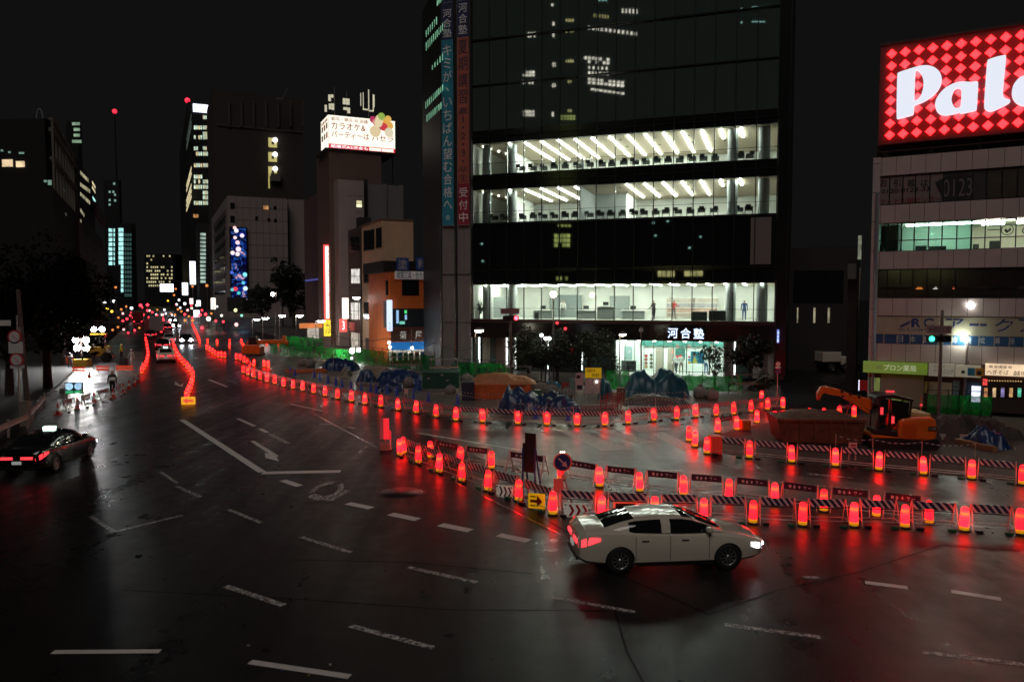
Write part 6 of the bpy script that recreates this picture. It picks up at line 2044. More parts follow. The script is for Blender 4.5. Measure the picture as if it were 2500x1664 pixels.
# skip of spoil in front of the boom
sk = thing('spoil_skip', 'rusty brown steel skip of spoil under the excavator boom', 'skip', G(2010, 1086), R(-4))
sy_ = G(2010, 1086).y; q2 = sy_ / F
def S2(u, v):
    return (u - 2010) * q2, (1086 - v) * q2
M_SKIP = mat('rusty_steel', (.12, .05, .028), .55, .3, vary=.45, scale=2.2, bump=.5, bscale=9)
o = MB().xprism([S2(u, v) for u, v in ((1912, 1080), (1898, 1020), (2110, 1030), (2102, 1084))], 0, 2.0).build('hull', M_SKIP, sk); bevel(o, .03)
for k in range(6):
    x = S2(1918 + k * 36, 0)[0]
    MB().box(x - .05, x + .05, -.06, -.004, .05, 1.1).build('stiffener', M_SKIP, sk)
MB().box(S2(1896, 0)[0], S2(2112, 0)[0], -.08, .06, 1.08, 1.2).build('rim', M_SKIP, sk)
P = []
for i in range(13):
    row = []
    for j in range(7):
        x = S2(1902, 0)[0] + (S2(2106, 0)[0] - S2(1902, 0)[0]) * i / 12
        edge = min(1, i / 3, (12 - i) / 3, (j + .3) / 2, (6.3 - j) / 2)
        row.append((x, .02 + 1.95 * j / 6, 1.05 + .42 * edge + random.uniform(-.05, .05)))
    P.append(row)
MB().grid(P).build('spoil', mat('spoil_brown', (.11, .075, .05), .85, vary=.35, scale=3, bump=.8, bscale=10), sk)
# far orange digger and its boom
fd = thing('far_digger', 'distant orange digger with long low boom behind the cone row', 'excavator', G(618, 868), R(4))
q3 = G(618, 868).y / F
def D2(u, v):
    return (u - 618) * q3, (868 - v) * q3
for nm, uv, m, y0, y1 in (('counterweight', ((597, 862), (597, 846), (603, 840), (635, 840), (640, 846), (640, 862)), M_EXO, -1.1, 1.1), ('boom', ((603, 840), (606, 830), (640, 829), (690, 828), (703, 832), (704, 850), (699, 850), (697, 838), (640, 839)), M_EXO, -.3, .3),
                          ('cab', ((610, 840), (610, 822), (628, 820), (630, 840)), M_EXD, -.6, .6), ('track', ((598, 868), (598, 862), (642, 862), (642, 868)), M_EXD, -1.2, 1.2), ('boom_tip', ((690, 832), (690, 819), (697, 819), (699, 832)), M_EXO, -.25, .25)):
    bevel(MB().xprism([D2(*p) for p in uv], y0, y1).build(nm, m, fd), .06)
# ------------------------------------------------------------------ people
def skin_body(pose):
    """pose: dict of joint -> (x, y, z); one continuous body by the skin modifier"""
    names = ['pelvis', 'waist', 'chest', 'neck', 'chin', 'head', 'crown', 'shl', 'ell', 'wrl', 'hal', 'shr', 'elr', 'wrr', 'har', 'hpl', 'knl', 'anl', 'tol', 'hpr', 'knr', 'anr', 'tor']
    rad = dict(pelvis=.145, waist=.125, chest=.155, neck=.06, chin=.075, head=.095, crown=.055, shl=.07, ell=.046, wrl=.033, hal=.035, shr=.07, elr=.046, wrr=.033, har=.035,
               hpl=.092, knl=.062, anl=.042, tol=.04, hpr=.092, knr=.062, anr=.042, tor=.04)
    ed = [('pelvis', 'waist'), ('waist', 'chest'), ('chest', 'neck'), ('neck', 'chin'), ('chin', 'head'), ('head', 'crown'), ('chest', 'shl'), ('shl', 'ell'), ('ell', 'wrl'), ('wrl', 'hal'),
          ('chest', 'shr'), ('shr', 'elr'), ('elr', 'wrr'), ('wrr', 'har'), ('pelvis', 'hpl'), ('hpl', 'knl'), ('knl', 'anl'), ('anl', 'tol'), ('pelvis', 'hpr'), ('hpr', 'knr'), ('knr', 'anr'), ('anr', 'tor')]
    me = bpy.data.meshes.new('body')
    me.from_pydata([pose[n] for n in names], [(names.index(a), names.index(b_)) for a, b_ in ed], [])
    o = bpy.data.objects.new('body', me)
    tmp = bpy.data.scenes.new('tmp')
    tmp.collection.objects.link(o)
    o.modifiers.new('skin', 'SKIN').use_smooth_shade = True
    for i, n in enumerate(names):
        sv = me.skin_vertices[0].data[i]
        r_ = rad[n]
        sv.radius = (r_, r_ * (.72 if n in ('pelvis', 'waist', 'chest') else 1))
        sv.use_root = n == 'pelvis'
    md = o.modifiers.new('sub', 'SUBSURF'); md.levels = 1; md.render_levels = 1
    vl = tmp.view_layers[0]
    vl.update()
    out = bpy.data.meshes.new_from_object(o.evaluated_get(vl.depsgraph))
    bpy.data.objects.remove(o)
    bpy.data.scenes.remove(tmp)
    return out
def pose(stride=.0, la=(.0, .0), ra=(.0, .0), lean=0.0):
    """la/ra: forward swing of upper arm and elbow bend; y forward"""
    def arm(s, a, b_):
        sh = Vector((s * .19, lean, 1.42))
        el = sh + Vector((s * .05, math.sin(a) * .28, -math.cos(a) * .28))
        wr = el + Vector((s * .01, math.sin(a + b_) * .25, -math.cos(a + b_) * .25))
        ha = wr + (wr - el).normalized() * .1
        return sh, el, wr, ha
    l, r_ = arm(-1, *la), arm(1, *ra)
    return dict(pelvis=(0, 0, .95), waist=(0, lean * .4, 1.12), chest=(0, lean * .8, 1.33), neck=(0, lean * 1.1, 1.49), chin=(0, lean * 1.2 + .015, 1.555), head=(0, lean * 1.2 + .01, 1.63), crown=(0, lean * 1.2, 1.69),
                shl=l[0], ell=l[1], wrl=l[2], hal=l[3], shr=r_[0], elr=r_[1], wrr=r_[2], har=r_[3],
                hpl=(-.1, 0, .88), knl=(-.11, stride * .5 + .02, .48), anl=(-.11, stride, .07), tol=(-.12, stride + .15, .035),
                hpr=(.1, 0, .88), knr=(.11, -stride * .5 + .02, .48), anr=(.11, -stride, .07), tor=(.12, -stride + .15, .035))
BODIES = [skin_body(pose(.05, (.05, .15), (.0, .1))), skin_body(pose(.22, (-.3, .3), (.35, .35))), skin_body(pose(.08, (.5, 1.1), (.3, .6), .05))]
M_SKIN = mat('skin', (.42, .26, .18), .6)
M_HAIR = mat('dark_hair', (.012, .01, .009), .6)
def person(label, loc, rz, shirt, trousers, kind=0, vest=None, helmet=None, group=None, h=1.0, long_sleeve=True):
    t = thing('person', label, 'person', loc, rz, group)
    t.scale = (h, h, h)
    me = BODIES[kind].copy()
    me.materials.clear()
    for m in (shirt, trousers, M_SKIN, M_HAIR, M_TRIM):
        me.materials.append(m)
    for p in me.polygons:
        c = p.center
        ax = abs(c.x)
        if c.z < .10:
            k = 4
        elif c.z < .98 and ax < .2 and not (c.z > .55 and ax > .17):
            k = 1
        elif c.z > 1.645 or (c.z > 1.56 and c.y < -.01):
            k = 3
        elif c.z > 1.47 and ax < .12:
            k = 2
        else:
            k = 0
            if ax > .19 and c.z < .88:
                k = 2
        p.material_index = k
        p.use_smooth = True
    put('body', me, t)
    # face
    MB().ball((0, .1, 1.615), .017, 5).build('nose', M_SKIN, t)
    for s in (-1, 1):
        MB().ball((s * .035, .088, 1.635), .011, 5).build('eye', M_HAIR, t)
        MB().ball((s * .092, .005, 1.615), .022, 5).build('ear', M_SKIN, t)
    if vest:
        MB().lathe([(.20, 1.05), (.21, 1.2), (.225, 1.35), (.16, 1.45)], 14).build('vest', mat('vest_dark', (.05, .05, .06), .7), t).scale = (1, .72, 1)
        for zz in (1.1, 1.22):
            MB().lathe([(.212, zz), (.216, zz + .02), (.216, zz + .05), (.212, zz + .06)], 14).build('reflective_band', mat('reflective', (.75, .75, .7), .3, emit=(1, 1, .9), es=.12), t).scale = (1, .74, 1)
    if helmet:
        MB().lathe([(.135, 1.655), (.118, 1.662), (.115, 1.70), (.09, 1.755), (.05, 1.78), (.001, 1.785)], 14).build('helmet', helmet, t)
    return t
C_NAVY = mat('cloth_navy', (.02, .022, .04), .8); C_GREY = mat('cloth_grey', (.12, .12, .12), .8); C_WHITE = mat('cloth_white', (.65, .63, .6), .8); C_BLK = mat('cloth_black', (.012, .012, .013), .8)
C_KHAKI = mat('cloth_khaki', (.2, .16, .1), .8); C_RED = mat('cloth_red', (.4, .05, .04), .8); C_BLUE = mat('cloth_blue', (.05, .1, .25), .8)
H_WHITE = mat('helmet_white', (.7, .68, .6), .3); H_YEL = mat('helmet_yellow', (.7, .5, .03), .3)
def pg(u, v):
    g_ = G(u, v); return (g_.x, g_.y, .012)
person('guard in dark uniform with crossed reflective belts standing in the floodlit zone', pg(275, 966), R(200), C_NAVY, C_NAVY, 1, True, H_WHITE)
person('worker in pale overalls at the far edge of the floodlit zone', pg(322, 896), R(160), C_WHITE, C_WHITE, 1, None, H_WHITE)
person('worker in yellow helmet beside the yellow machine', pg(266, 885), R(120), C_KHAKI, C_NAVY, 2, True, H_YEL)
person('worker in white helmet left of the orange barriers', pg(172, 900), R(60), C_NAVY, C_GREY, 2, True, H_WHITE)
person('worker in yellow vest between the machine and the lamp stand', pg(297, 880), R(90), mat('vest_yellow', (.6, .55, .03), .7), C_NAVY, 0, None, H_YEL)
person('pedestrian in dark clothes walking at the side street corner', pg(2092, 934), R(150), C_BLK, C_GREY, 1, h=1.0)
person('pedestrian in a pale jacket crossing the side street', pg(2085, 918), R(190), C_GREY, C_BLK, 1)
def in_hall(u, y, z):
    s_ = K.s(u, 880, off=y); p_ = K.p + K.d * s_ + K.n * y
    return (p_.x, p_.y, z)
person('person in white shirt standing in the lit entrance hall, right of two', in_hall(1663, 2.4, .17), R(180), C_WHITE, C_KHAKI, 0)
person('person in white shirt standing in the lit entrance hall, left of two', in_hall(1651, 2.0, .17), R(140), C_WHITE, C_NAVY, 1)
person('person in white blouse at the right end of the entrance hall', in_hall(1724, 2.6, .17), R(200), C_WHITE, C_BLUE, 0)
zlob = zs['lobby'][0]
person('person in white shirt standing at the left of the second floor office', in_hall(1374, 4.0, zlob), R(180), C_WHITE, C_GREY, 0)
person('dark-haired person in black by the second floor window', in_hall(1596, 2.0, zlob), R(120), C_BLK, C_BLK, 2)
person('person in a red top in the second floor office', in_hall(1643, 3.0, zlob), R(200), C_RED, C_GREY, 2)
person('person in blue at the right end of the second floor office', in_hall(1815, 2.2, zlob), R(160), C_BLUE, C_BLUE, 0)
person('person leaning over a desk behind the upper lit classroom window', in_hall(1442, 2.6, zs['five'][0]), R(100), C_WHITE, C_GREY, 2)
person('person beside the desks left in the upper lit classroom', in_hall(1421, 3.0, zs['five'][0]), R(80), C_GREY, C_NAVY, 2)

# ------------------------------------------------------------------ tarpaulins and site clutter
from mathutils import noise as mnoise
M_BT = mat('blue_tarp', (.012, .035, .11), .32, vary=.3, scale=3, bump=.9, bscale=7)
M_TT = mat('teal_tarp', (.012, .09, .13), .35, vary=.3, scale=3, bump=.9, bscale=7)
M_GT = mat('green_canvas', (.01, .085, .055), .45, vary=.25, scale=3, bump=.5, bscale=6)
M_OT2 = mat('orange_sheet', (.62, .13, .03), .5, vary=.25, scale=2, bump=.5, bscale=6)
def tarp(name, label, cat, u0, u1, vb, tops, depth, m, fold=.07, n=44, k=16):
    a, b_ = G(u0, vb), G(u1, vb)
    Y = (a.y + b_.y) / 2
    q_ = Y / F
    t = thing(name, label, cat, ((a.x + b_.x) / 2, Y, .012), math.atan2(b_.y - a.y, b_.x - a.x))
    W = (u1 - u0) * q_
    hs = [(vb - v) * q_ for v in tops]
    P = []
    ph = [random.uniform(0, 6.28) for _ in range(6)]
    for i in range(n + 1):
        f = i / n
        x = -W / 2 + W * f
        g_ = f * (len(hs) - 1)
        j0 = min(int(g_), len(hs) - 2)
        s_ = g_ - j0
        s_ = s_ * s_ * (3 - 2 * s_)
        h_ = hs[j0] + (hs[j0 + 1] - hs[j0]) * s_
        row = []
        for j in range(k + 1):
            w_ = j / k * 2 - 1
            prof = (1 - abs(w_) ** 2.6) ** .7
            end = min(1, min(f, 1 - f) * 9) ** .5
            z = max(0, h_ * prof * end)
            nx_ = Vector((x * 1.1 + ph[0] * 9, w_ * depth * .6 + ph[1], ph[2]))
            fo = fold * (1.7 - 6.5 * abs(mnoise.noise(nx_))) + fold * (1.0 - 4.5 * abs(mnoise.noise(nx_ * 2.3 + Vector((7, 3, 1)))))
            fo += fold * .8 * mnoise.noise(nx_ * 6)
            row.append((x + fo * .6 * (1 - prof), depth / 2 + w_ * depth / 2 * (1.0 + .15 * math.sin(9 * f + ph[2])), max(0.0, z + fo * min(1, z * 3))))
        P.append(row)
    MB().grid(P, True).build('sheet', m, t)
    # hem rope with pegs
    for f in (.05, .35, .65, .95):
        x = -W / 2 + W * f
        MB().tube((x, -.12, 0), (x, -.02, .12), .02, n=5).build('peg', M_LEG, t)
    return t
tarp('tarpaulin_heap', 'long rolled dark blue tarpaulin below the green net fence', 'tarpaulin', 782, 870, 906, [884, 876, 878, 880, 884, 890], 2.2, M_BT)
tarp('tarpaulin_heap', 'small pointed blue tarpaulin tent beside the blue cones', 'tarpaulin', 866, 912, 936, [922, 906, 908, 922], 1.8, M_BT)
tarp('tarpaulin_heap', 'flat dark blue tarpaulin left of the green canvas box', 'tarpaulin', 910, 1030, 934, [928, 912, 910, 908, 916, 922], 2.5, M_BT)
tarp('tarpaulin_heap', 'low blue covered stack behind the striped rope', 'tarpaulin', 915, 985, 957, [942, 936, 938, 944], 1.2, M_BT)
tarp('tarpaulin_heap', 'big crumpled navy tarpaulin heap behind the middle cones', 'tarpaulin', 1213, 1425, 1012, [990, 957, 960, 972, 980, 968, 972, 985, 996], 2.6, M_BT, .12, 52)
tarp('tarpaulin_heap', 'tall teal and blue tarpaulin mound in front of the bright entrance', 'tarpaulin', 1530, 1692, 973, [940, 916, 910, 930, 908, 914, 928, 936], 2.4, M_TT, .1, 36)
tarp('tarpaulin_heap', 'flat grey sheet pile in front of the teal mound', 'tarpaulin', 1525, 1690, 992, [980, 970, 968, 976, 982], 2.0, mat('grey_sheet', (.10, .095, .085), .5, vary=.2), .05)
tarp('tarpaulin_heap', 'small light blue tarpaulin under the lamp post', 'tarpaulin', 1330, 1372, 948, [938, 934, 936, 940], 1.2, mat('sky_tarp', (.04, .15, .24), .4), .05)
tarp('tarpaulin_heap', 'crumpled blue sheet heap at the right edge behind the excavator', 'tarpaulin', 2400, 2480, 1098, [1080, 1064, 1066, 1074, 1086], 2.0, M_BT, .15, 30)
tarp('sheet_cover', 'slate blue sheet over a stack behind the yellow site board', 'tarpaulin', 1462, 1500, 975, [950, 930, 938, 960], 1.4, M_TT)
tarp('rubble_pile', 'small pale rubble pile beside the pointed tent', 'rubble', 826, 852, 921, [914, 906, 909, 915], 1.4, mat('rubble', (.25, .22, .18), .9, vary=.3, scale=8, bump=1), .15)
tarp('rubble_pile', 'low soil bank at the far right behind the barricades', 'soil', 2180, 2520, 1075, [1062, 1048, 1052, 1046, 1050, 1058], 3.0, mat('dark_soil', (.035, .028, .022), .75), .2, 52)

def crate(name, label, cat, u0, u1, vb, vt, depth, m, rz=None, ribs=0, lid=None, rib_m=None):
    a, b_ = G(u0, vb), G(u1, vb)
    Y = (a.y + b_.y) / 2
    q_ = Y / F
    t = thing(name, label, cat, ((a.x + b_.x) / 2, Y, .012), R(rz) if rz is not None else 0)
    W, h_ = (u1 - u0) * q_, (vb - vt) * q_
    bevel(MB().box(-W / 2, W / 2, 0, depth, 0, h_).build('hull', m, t), .04)
    for k_ in range(ribs):
        x = -W / 2 + W * (k_ + .5) / ribs
        MB().box(x - .04, x + .04, -.05, -.003, .05, h_ - .05).build('rib', rib_m or m, t)
    if lid:
        bevel(MB().box(-W / 2 - .05, W / 2 + .05, -.05, depth + .05, h_ + .003, h_ + .1).build('lid', lid, t), .03)
    return t
g1 = crate('canvas_tank', 'dark green canvas covered tank with white marks', 'tank', 1031, 1121, 948, 912, 2.4, M_GT, 3, 3, M_GT)
for x, z in ((-.9, .75), (.1, 1.0), (.5, .6)):
    MB().box(x - .1, x + .1, -.06, -.052, z - .06, z + .06).build('paint_mark', mat('mark_pale', (.35, .3, .26), .7), g1)
crate('canvas_tank', 'dark green site container beyond the canvas tank', 'container', 1100, 1185, 914, 890, 2.5, M_GT, -2, 4)
og = crate('orange_container', 'orange sheeted container with sagging cover in mid site', 'container', 1156, 1297, 975, 937, 2.6, M_OT2, 2, 7)
tarp('sheet_cover', 'pale orange cover humped over the orange container', 'tarpaulin', 1157, 1300, 940, [932, 922, 920, 928, 932], 2.5, mat('orange_cover', (.45, .2, .08), .6, vary=.2), .04).location = (og.location.x, og.location.y + .05, 1.0)
crate('navy_cabinet', 'dark blue sheeted cabinet left of the orange container', 'cabinet', 1127, 1157, 978, 932, 1.2, mat('navy_sheet', (.02, .035, .06), .5), 0, 2)
crate('red_box', 'small red brown box against the green net', 'box', 1211, 1233, 921, 908, .8, mat('red_brown', (.25, .05, .02), .6), 0, 2)
crate('pale_cabinet', 'pale teal site cabinet behind the white notice board', 'cabinet', 1389, 1404, 965, 924, .6, mat('pale_teal', (.16, .24, .22), .6), 0)
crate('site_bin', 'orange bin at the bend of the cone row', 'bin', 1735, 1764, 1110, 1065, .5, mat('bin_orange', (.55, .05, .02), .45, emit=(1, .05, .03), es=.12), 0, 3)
crate('site_bin', 'small orange hopper behind the bend of the cone row', 'bin', 1810, 1834, 1052, 1026, .5, mat('bin_orange2', (.6, .11, .02), .45), 0, 2)
# red pipe barriers
def pipe_barrier(label, u0, u1, vb, vt, m, n=4, rz=0):
    a, b_ = G(u0, vb), G(u1, vb)
    q_ = a.y / F
    t = thing('pipe_barrier', label, 'barrier', ((a.x + b_.x) / 2, a.y, .012), R(rz))
    W, h_ = (u1 - u0) * q_, (vb - vt) * q_
    for k_ in range(n):
        x = -W / 2 + W * k_ / (n - 1)
        MB().tube((x, 0, 0), (x, 0, h_), .025, n=6).build('post', m, t)
    for z in (.35, .7, 1):
        MB().tube((-W / 2, 0, h_ * z - .02), (W / 2, 0, h_ * z - .02), .022, n=6).build('rail', m, t)
    return t
M_RP = mat('red_pipe', (.4, .03, .02), .4)
for i in range(3):
    pipe_barrier('red pipe barrier, %s of three nested in mid site' % ORD[i], 1466 + i * 8, 1508 + i * 8, 1002 - i * 6, 968 - i * 5, M_RP, 4, i * 3)
# site notice boards
def board(label, u0, v0, u1, v1, vb, m, parts=(), txt=None, tm=None, cat='notice board', rz=0, legm=None):
    b_ = G((u0 + u1) / 2, vb)
    q_ = b_.y / F
    t = thing('notice_board', label, cat, (b_.x, b_.y, .012), R(rz))
    W = (u1 - u0) * q_
    z0, z1 = (vb - v1) * q_, (vb - v0) * q_
    MB().box(-W / 2, W / 2, -.02, .02, z0, z1).build('panel', m, t)
    for s in (-1, 1):
        MB().tube((s * W * .42, .04, 0), (s * W * .42, .04, z1), .03, n=6).build('post', legm or M_LEG, t)
    for (a, c, b2, d2, mm) in parts:
        MB().box(-W / 2 + W * a, -W / 2 + W * b2, -.03, -.021, z0 + (z1 - z0) * c, z0 + (z1 - z0) * d2).build('print_field', mm, t)
    if txt:
        for s_, a, c, b2, d2 in txt:
            lettering(s_, tm, t, -W / 2 + W * a, -W / 2 + W * b2, z0 + (z1 - z0) * c, z0 + (z1 - z0) * d2, -.032, bold=.004)
    return t
PINKW = mat('board_pale', (.5, .42, .41), .6)
board('pale notice board with dark fields left of the yellow site board', 1405, 909, 1424, 953, 985, PINKW, [(.1, .68, .6, .85, INK), (.2, .08, .85, .3, INK)])
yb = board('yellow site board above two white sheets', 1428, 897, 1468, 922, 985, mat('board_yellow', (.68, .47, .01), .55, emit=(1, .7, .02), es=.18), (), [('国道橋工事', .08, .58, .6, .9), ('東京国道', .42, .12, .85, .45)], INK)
qb = G(1448, 985).y / F
for k_ in range(2):
    MB().box((-20 + k_ * 18.5) * qb, (-3 + k_ * 18.5) * qb, -.025, .015, (985 - 960) * qb, (985 - 924) * qb).build('white_sheet', PINKW, yb)
MB().ball((8 * qb, -.06, (985 - 931) * qb), .06, 7).build('board_lamp', glow('shop_bulb', (1.0, .93, .8), 9.0), yb)

# blue cones with striped bars
M_BC = mat('cone_blue', (.03, .09, .5), .45)
M_BAR = stripe_mat('bar_stripes', (.55, .5, .48), (.03, .03, .04), .22, .5, 0, axis='X')
bc0 = None
BC = [(709, 911), (720, 917), (767, 922), (781, 929), (801, 935), (820, 940), (835, 945), (857, 952), (882, 958), (905, 956), (918, 961), (945, 962), (969, 966), (1009, 973), (1046, 981), (1117, 987), (1270, 1011), (1308, 1022), (1387, 1027)]
pts_ = [G(u, v) for u, v in BC]
for i, p in enumerate(pts_):
    lab = 'blue traffic cone, %s from left along the striped bar line' % ordinal(i)
    if bc0 is None:
        bc0 = thing('traffic_cone', lab, 'cone', (p.x, p.y, .012), 0, 'blue cones in the site')
        MB().lathe([(.125, .04), (.05, .62), (.03, .68), (.001, .69)], 12).build('body', M_BC, bc0)
        bevel(MB().box(-.17, .17, -.17, .17, 0, .04).build('foot', M_BC, bc0), .01)
    else:
        dup(bc0, (p.x, p.y, .012), .3 * i, lab, 'blue cones in the site')
for i, (a, b_) in enumerate(zip(pts_, pts_[1:])):
    d2 = b_ - a
    t = thing('cone_bar', 'black and white striped bar, %s from left between blue cones' % ordinal(i), 'bar', (a.x, a.y, .012), math.atan2(d2.y, d2.x), 'striped bars of the blue cones')
    L_ = d2.length
    P0 = Vector((0, 0, .66))
    nseg = 4
    mb = MB()
    for k_ in range(nseg):
        f0, f1 = k_ / nseg, (k_ + 1) / nseg
        mb.tube((L_ * f0, 0, .66 - .10 * math.sin(pi * f0)), (L_ * f1, 0, .66 - .10 * math.sin(pi * f1)), .018, n=6)
    mb.build('bar', M_BAR, t)
    MB().tube((0, 0, .63), (0, 0, .69), .03, n=8).build('ring', M_BC, t)
# striped ropes round the excavation and the tarpaulins
def rope(label, uvs):
    p0 = G(*uvs[0])
    t = thing('striped_rope', label, 'rope', (p0.x, p0.y, .012))
    mb = MB()
    ps_ = [G(*x) - p0 for x in uvs]
    for a, b_ in zip(ps_, ps_[1:]):
        for k_ in range(3):
            f0, f1 = k_ / 3, (k_ + 1) / 3
            A0, B0 = a.lerp(b_, f0), a.lerp(b_, f1)
            mb.tube((A0.x, A0.y, .75 - .12 * math.sin(pi * f0)), (B0.x, B0.y, .75 - .12 * math.sin(pi * f1)), .016, n=5)
    mb.build('cord', M_BAR, t)
    for a in ps_:
        MB().tube((a.x, a.y, 0), (a.x, a.y, .8), .02, n=6).build('stake', M_LEG, t)
rope('striped rope sagging in front of the big navy tarpaulin', [(1215, 1004), (1290, 1018), (1400, 1028), (1500, 1026)])
rope('striped rope in front of the orange container', [(1120, 985), (1240, 990), (1300, 980), (1400, 982)])
rope('striped rope round the teal mound', [(1518, 1012), (1600, 1004), (1688, 1000), (1672, 986), (1520, 982)])
rope('striped rope behind the excavator row barricades', [(2040, 1104), (2130, 1116), (2250, 1124), (2380, 1128)])
sg_ = board('small pale sign hung on the rope by the excavator', 2072, 1080, 2091, 1098, 1124, PINKW, [(.15, .55, .85, .8, INKR), (.15, .15, .85, .4, INKR)])
sg_ = board('small pale sign hung on the bar behind the blue cones', 987, 948, 996, 962, 975, PINKW)
# timbers at the right of the excavator
for i, (u0, v0, u1, v1, m) in enumerate([(2262, 1030, 2365, 1052, mat('timber', (.26, .15, .08), .7)), (2300, 1024, 2362, 1036, mat('timber_dark', (.12, .08, .05), .7)), (2336, 1072, 2430, 1094, mat('timber', (.26, .15, .08), .7))]):
    a, b_ = G(u0, v0 + 10), G(u1, v1 + 10)
    mid = (a + b_) / 2
    o = MB().bar(a - mid, b_ - mid, .28, .22).build('timber_beam', m, None, (mid.x, mid.y, .13 + (.24 if i == 1 else 0)))
    tag(o, ['long brown timber beam right of the excavator', 'dark timber beam lying behind the brown one', 'thin timber beam in front of the blue sheet heap'][i], 'beam')

# ------------------------------------------------------------------ green debris net fences
def net_material():
    m = bpy.data.materials.new('green_net'); m.use_nodes = True
    nt = m.node_tree; nt.nodes.clear()
    o = nt.nodes.new('ShaderNodeOutputMaterial')
    d2 = nt.nodes.new('ShaderNodeBsdfDiffuse'); d2.inputs[0].default_value = (.012, .17, .03, 1)
    t2 = nt.nodes.new('ShaderNodeBsdfTranslucent'); t2.inputs[0].default_value = (.022, .42, .06, 1)
    tr = nt.nodes.new('ShaderNodeBsdfTransparent')
    m1 = nt.nodes.new('ShaderNodeMixShader'); m1.inputs[0].default_value = .55
    m2 = nt.nodes.new('ShaderNodeMixShader'); m2.inputs[0].default_value = .12
    tcn = nt.nodes.new('ShaderNodeTexCoord'); nn = nt.nodes.new('ShaderNodeTexNoise'); nn.inputs['Scale'].default_value = .8; nn.inputs['Detail'].default_value = 1
    nt.links.new(tcn.outputs['Object'], nn.inputs['Vector'])
    rg = nt.nodes.new('ShaderNodeMapRange'); rg.inputs['From Min'].default_value = .38; rg.inputs['From Max'].default_value = .66; rg.inputs['To Min'].default_value = .12; rg.inputs['To Max'].default_value = .34
    nt.links.new(nn.outputs['Fac'], rg.inputs['Value']); nt.links.new(rg.outputs[0], m2.inputs[0])
    nt.links.new(d2.outputs[0], m1.inputs[1]); nt.links.new(t2.outputs[0], m1.inputs[2])
    nt.links.new(m1.outputs[0], m2.inputs[1]); nt.links.new(tr.outputs[0], m2.inputs[2])
    nt.links.new(m2.outputs[0], o.inputs[0])
    return m
M_NET = net_material()
M_GPOST = mat('dark_post', (.03, .03, .028), .5, .4)
def net_fence(label, u0, vb0, u1, vb1, h_, n, z0=.15):
    a, b_ = G(u0, vb0), G(u1, vb1)
    d2 = b_ - a
    t = thing('net_fence', label, 'fence', (a.x, a.y, .012), math.atan2(d2.y, d2.x))
    L_ = d2.length
    for i in range(n + 1):
        x = L_ * i / n
        MB().tube((x, 0, 0), (x, 0, h_ + .25), .03, n=6).build('post', M_GPOST, t)
    for i in range(n):
        P = []
        ph_ = random.uniform(0, 6)
        for k_ in range(9):
            f = k_ / 8
            x = L_ * (i + f) / n
            P.append([(x, -.05 + .05 * math.sin(f * 9 + ph_ + j), z0 + (h_ - z0) * j / 4 - .08 * math.sin(pi * f) * (j / 4)) for j in range(5)])
        MB().grid(P).build('net', M_NET, t)
    MB().tube((0, 0, h_ + .2), (L_, 0, h_ + .2), .022, n=6).build('rail', M_GPOST, t)
    return t
net_fence('green net fence left of the floodlights below the shops', 660, 866, 868, 890, 1.5, 8)
net_fence('bright green net fence under the orange shop', 868, 890, 1062, 914, 1.7, 8)
net_fence('green net fence beside the green site container', 1120, 922, 1245, 930, 1.4, 5)
net_fence('green net fence left of the teal mound', 1478, 955, 1535, 957, 1.6, 2)
net_fence('green net fence below the bright entrance', 1650, 958, 1812, 962, 1.3, 5)
net_fence('dim green net fence right of the excavator cab', 2262, 1012, 2420, 1020, 1.25, 6, .1)
net_fence('pale green net fence behind the far digger boom', 695, 862, 790, 872, 2.2, 4, .9)

# ------------------------------------------------------------------ things on the traffic island
def island(u, v):
    g_ = G(u, v); return (g_.x, g_.y, 0)
# red light stick on its pale block
t = thing('light_stick', 'tall red glowing stick on a pale block left of the front row', 'warning light', island(941, 1098), 0)
q_ = G(941, 1098).y / F
bevel(MB().box(-.24, .2, -.2, .2, 0, .36).build('block', mat('block_pale', (.22, .21, .19), .7), t), .03)
MB().box(-.06, .18, -.12, -.03, .50, 1.42).build('panel', glow('stick_red', (1.0, .006, .02), .8), t)
MB().box(-.22, -.07, -.10, -.02, .50, 1.42).build('side_panel', glow('stick_red_dim', (.25, .01, .012), .35), t)
MB().tube((.0, .0, .36), (.0, .0, 1.4), .03, n=6).build('post', M_LEG, t)
t = thing('delineator_post', 'small red and white post beside the red light stick', 'post', island(953, 1098), 0)
MB().lathe([(.05, .0), (.05, .42), (.05, .46)], 10).build('white_half', M_WHITE, t)
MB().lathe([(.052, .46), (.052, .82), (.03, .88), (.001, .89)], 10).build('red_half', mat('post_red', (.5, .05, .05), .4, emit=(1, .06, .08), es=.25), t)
MB().lathe([(.12, .03), (.12, .0)], 10).build('foot', M_FOOT, t)
# tall signboards seen edge-on and the mandatory arrow
t = thing('back_board', 'tall dark signboard seen from behind beside the arrow sign', 'signboard', island(1292, 1205), R(-28))
MB().box(-.24, .24, -.03, .03, .75, 1.75).build('panel', mat('board_dark', (.04, .018, .018), .5), t)
MB().box(-.16, .24, .0, .04, 1.55, 2.1).build('upper_panel', mat('board_dark2', (.06, .02, .022), .4), t)
for x in (-.22, .22):
    for y in (-.03, .45):
        MB().bar((x, 0.03 if y > 0 else -.04, 1.6), (x * 1.1, y, 0), .045).build('leg', mat('leg_blue', (.02, .06, .2), .4), t)
t = thing('arrow_sign', 'round blue sign with a white arrow pointing down right', 'road sign', island(1372, 1232), R(6))
MB().tube((0, 0, 0), (0, 0, 1.75), .03, n=8).build('post', mat('post_pale', (.55, .4, .38), .5), t)
MB().tube((0, -.08, 1.42), (0, -.035, 1.42), .305, n=32).build('rim', mat('rim_orange', (.5, .09, .05), .4, emit=(1, .1, .05), es=.15), t)
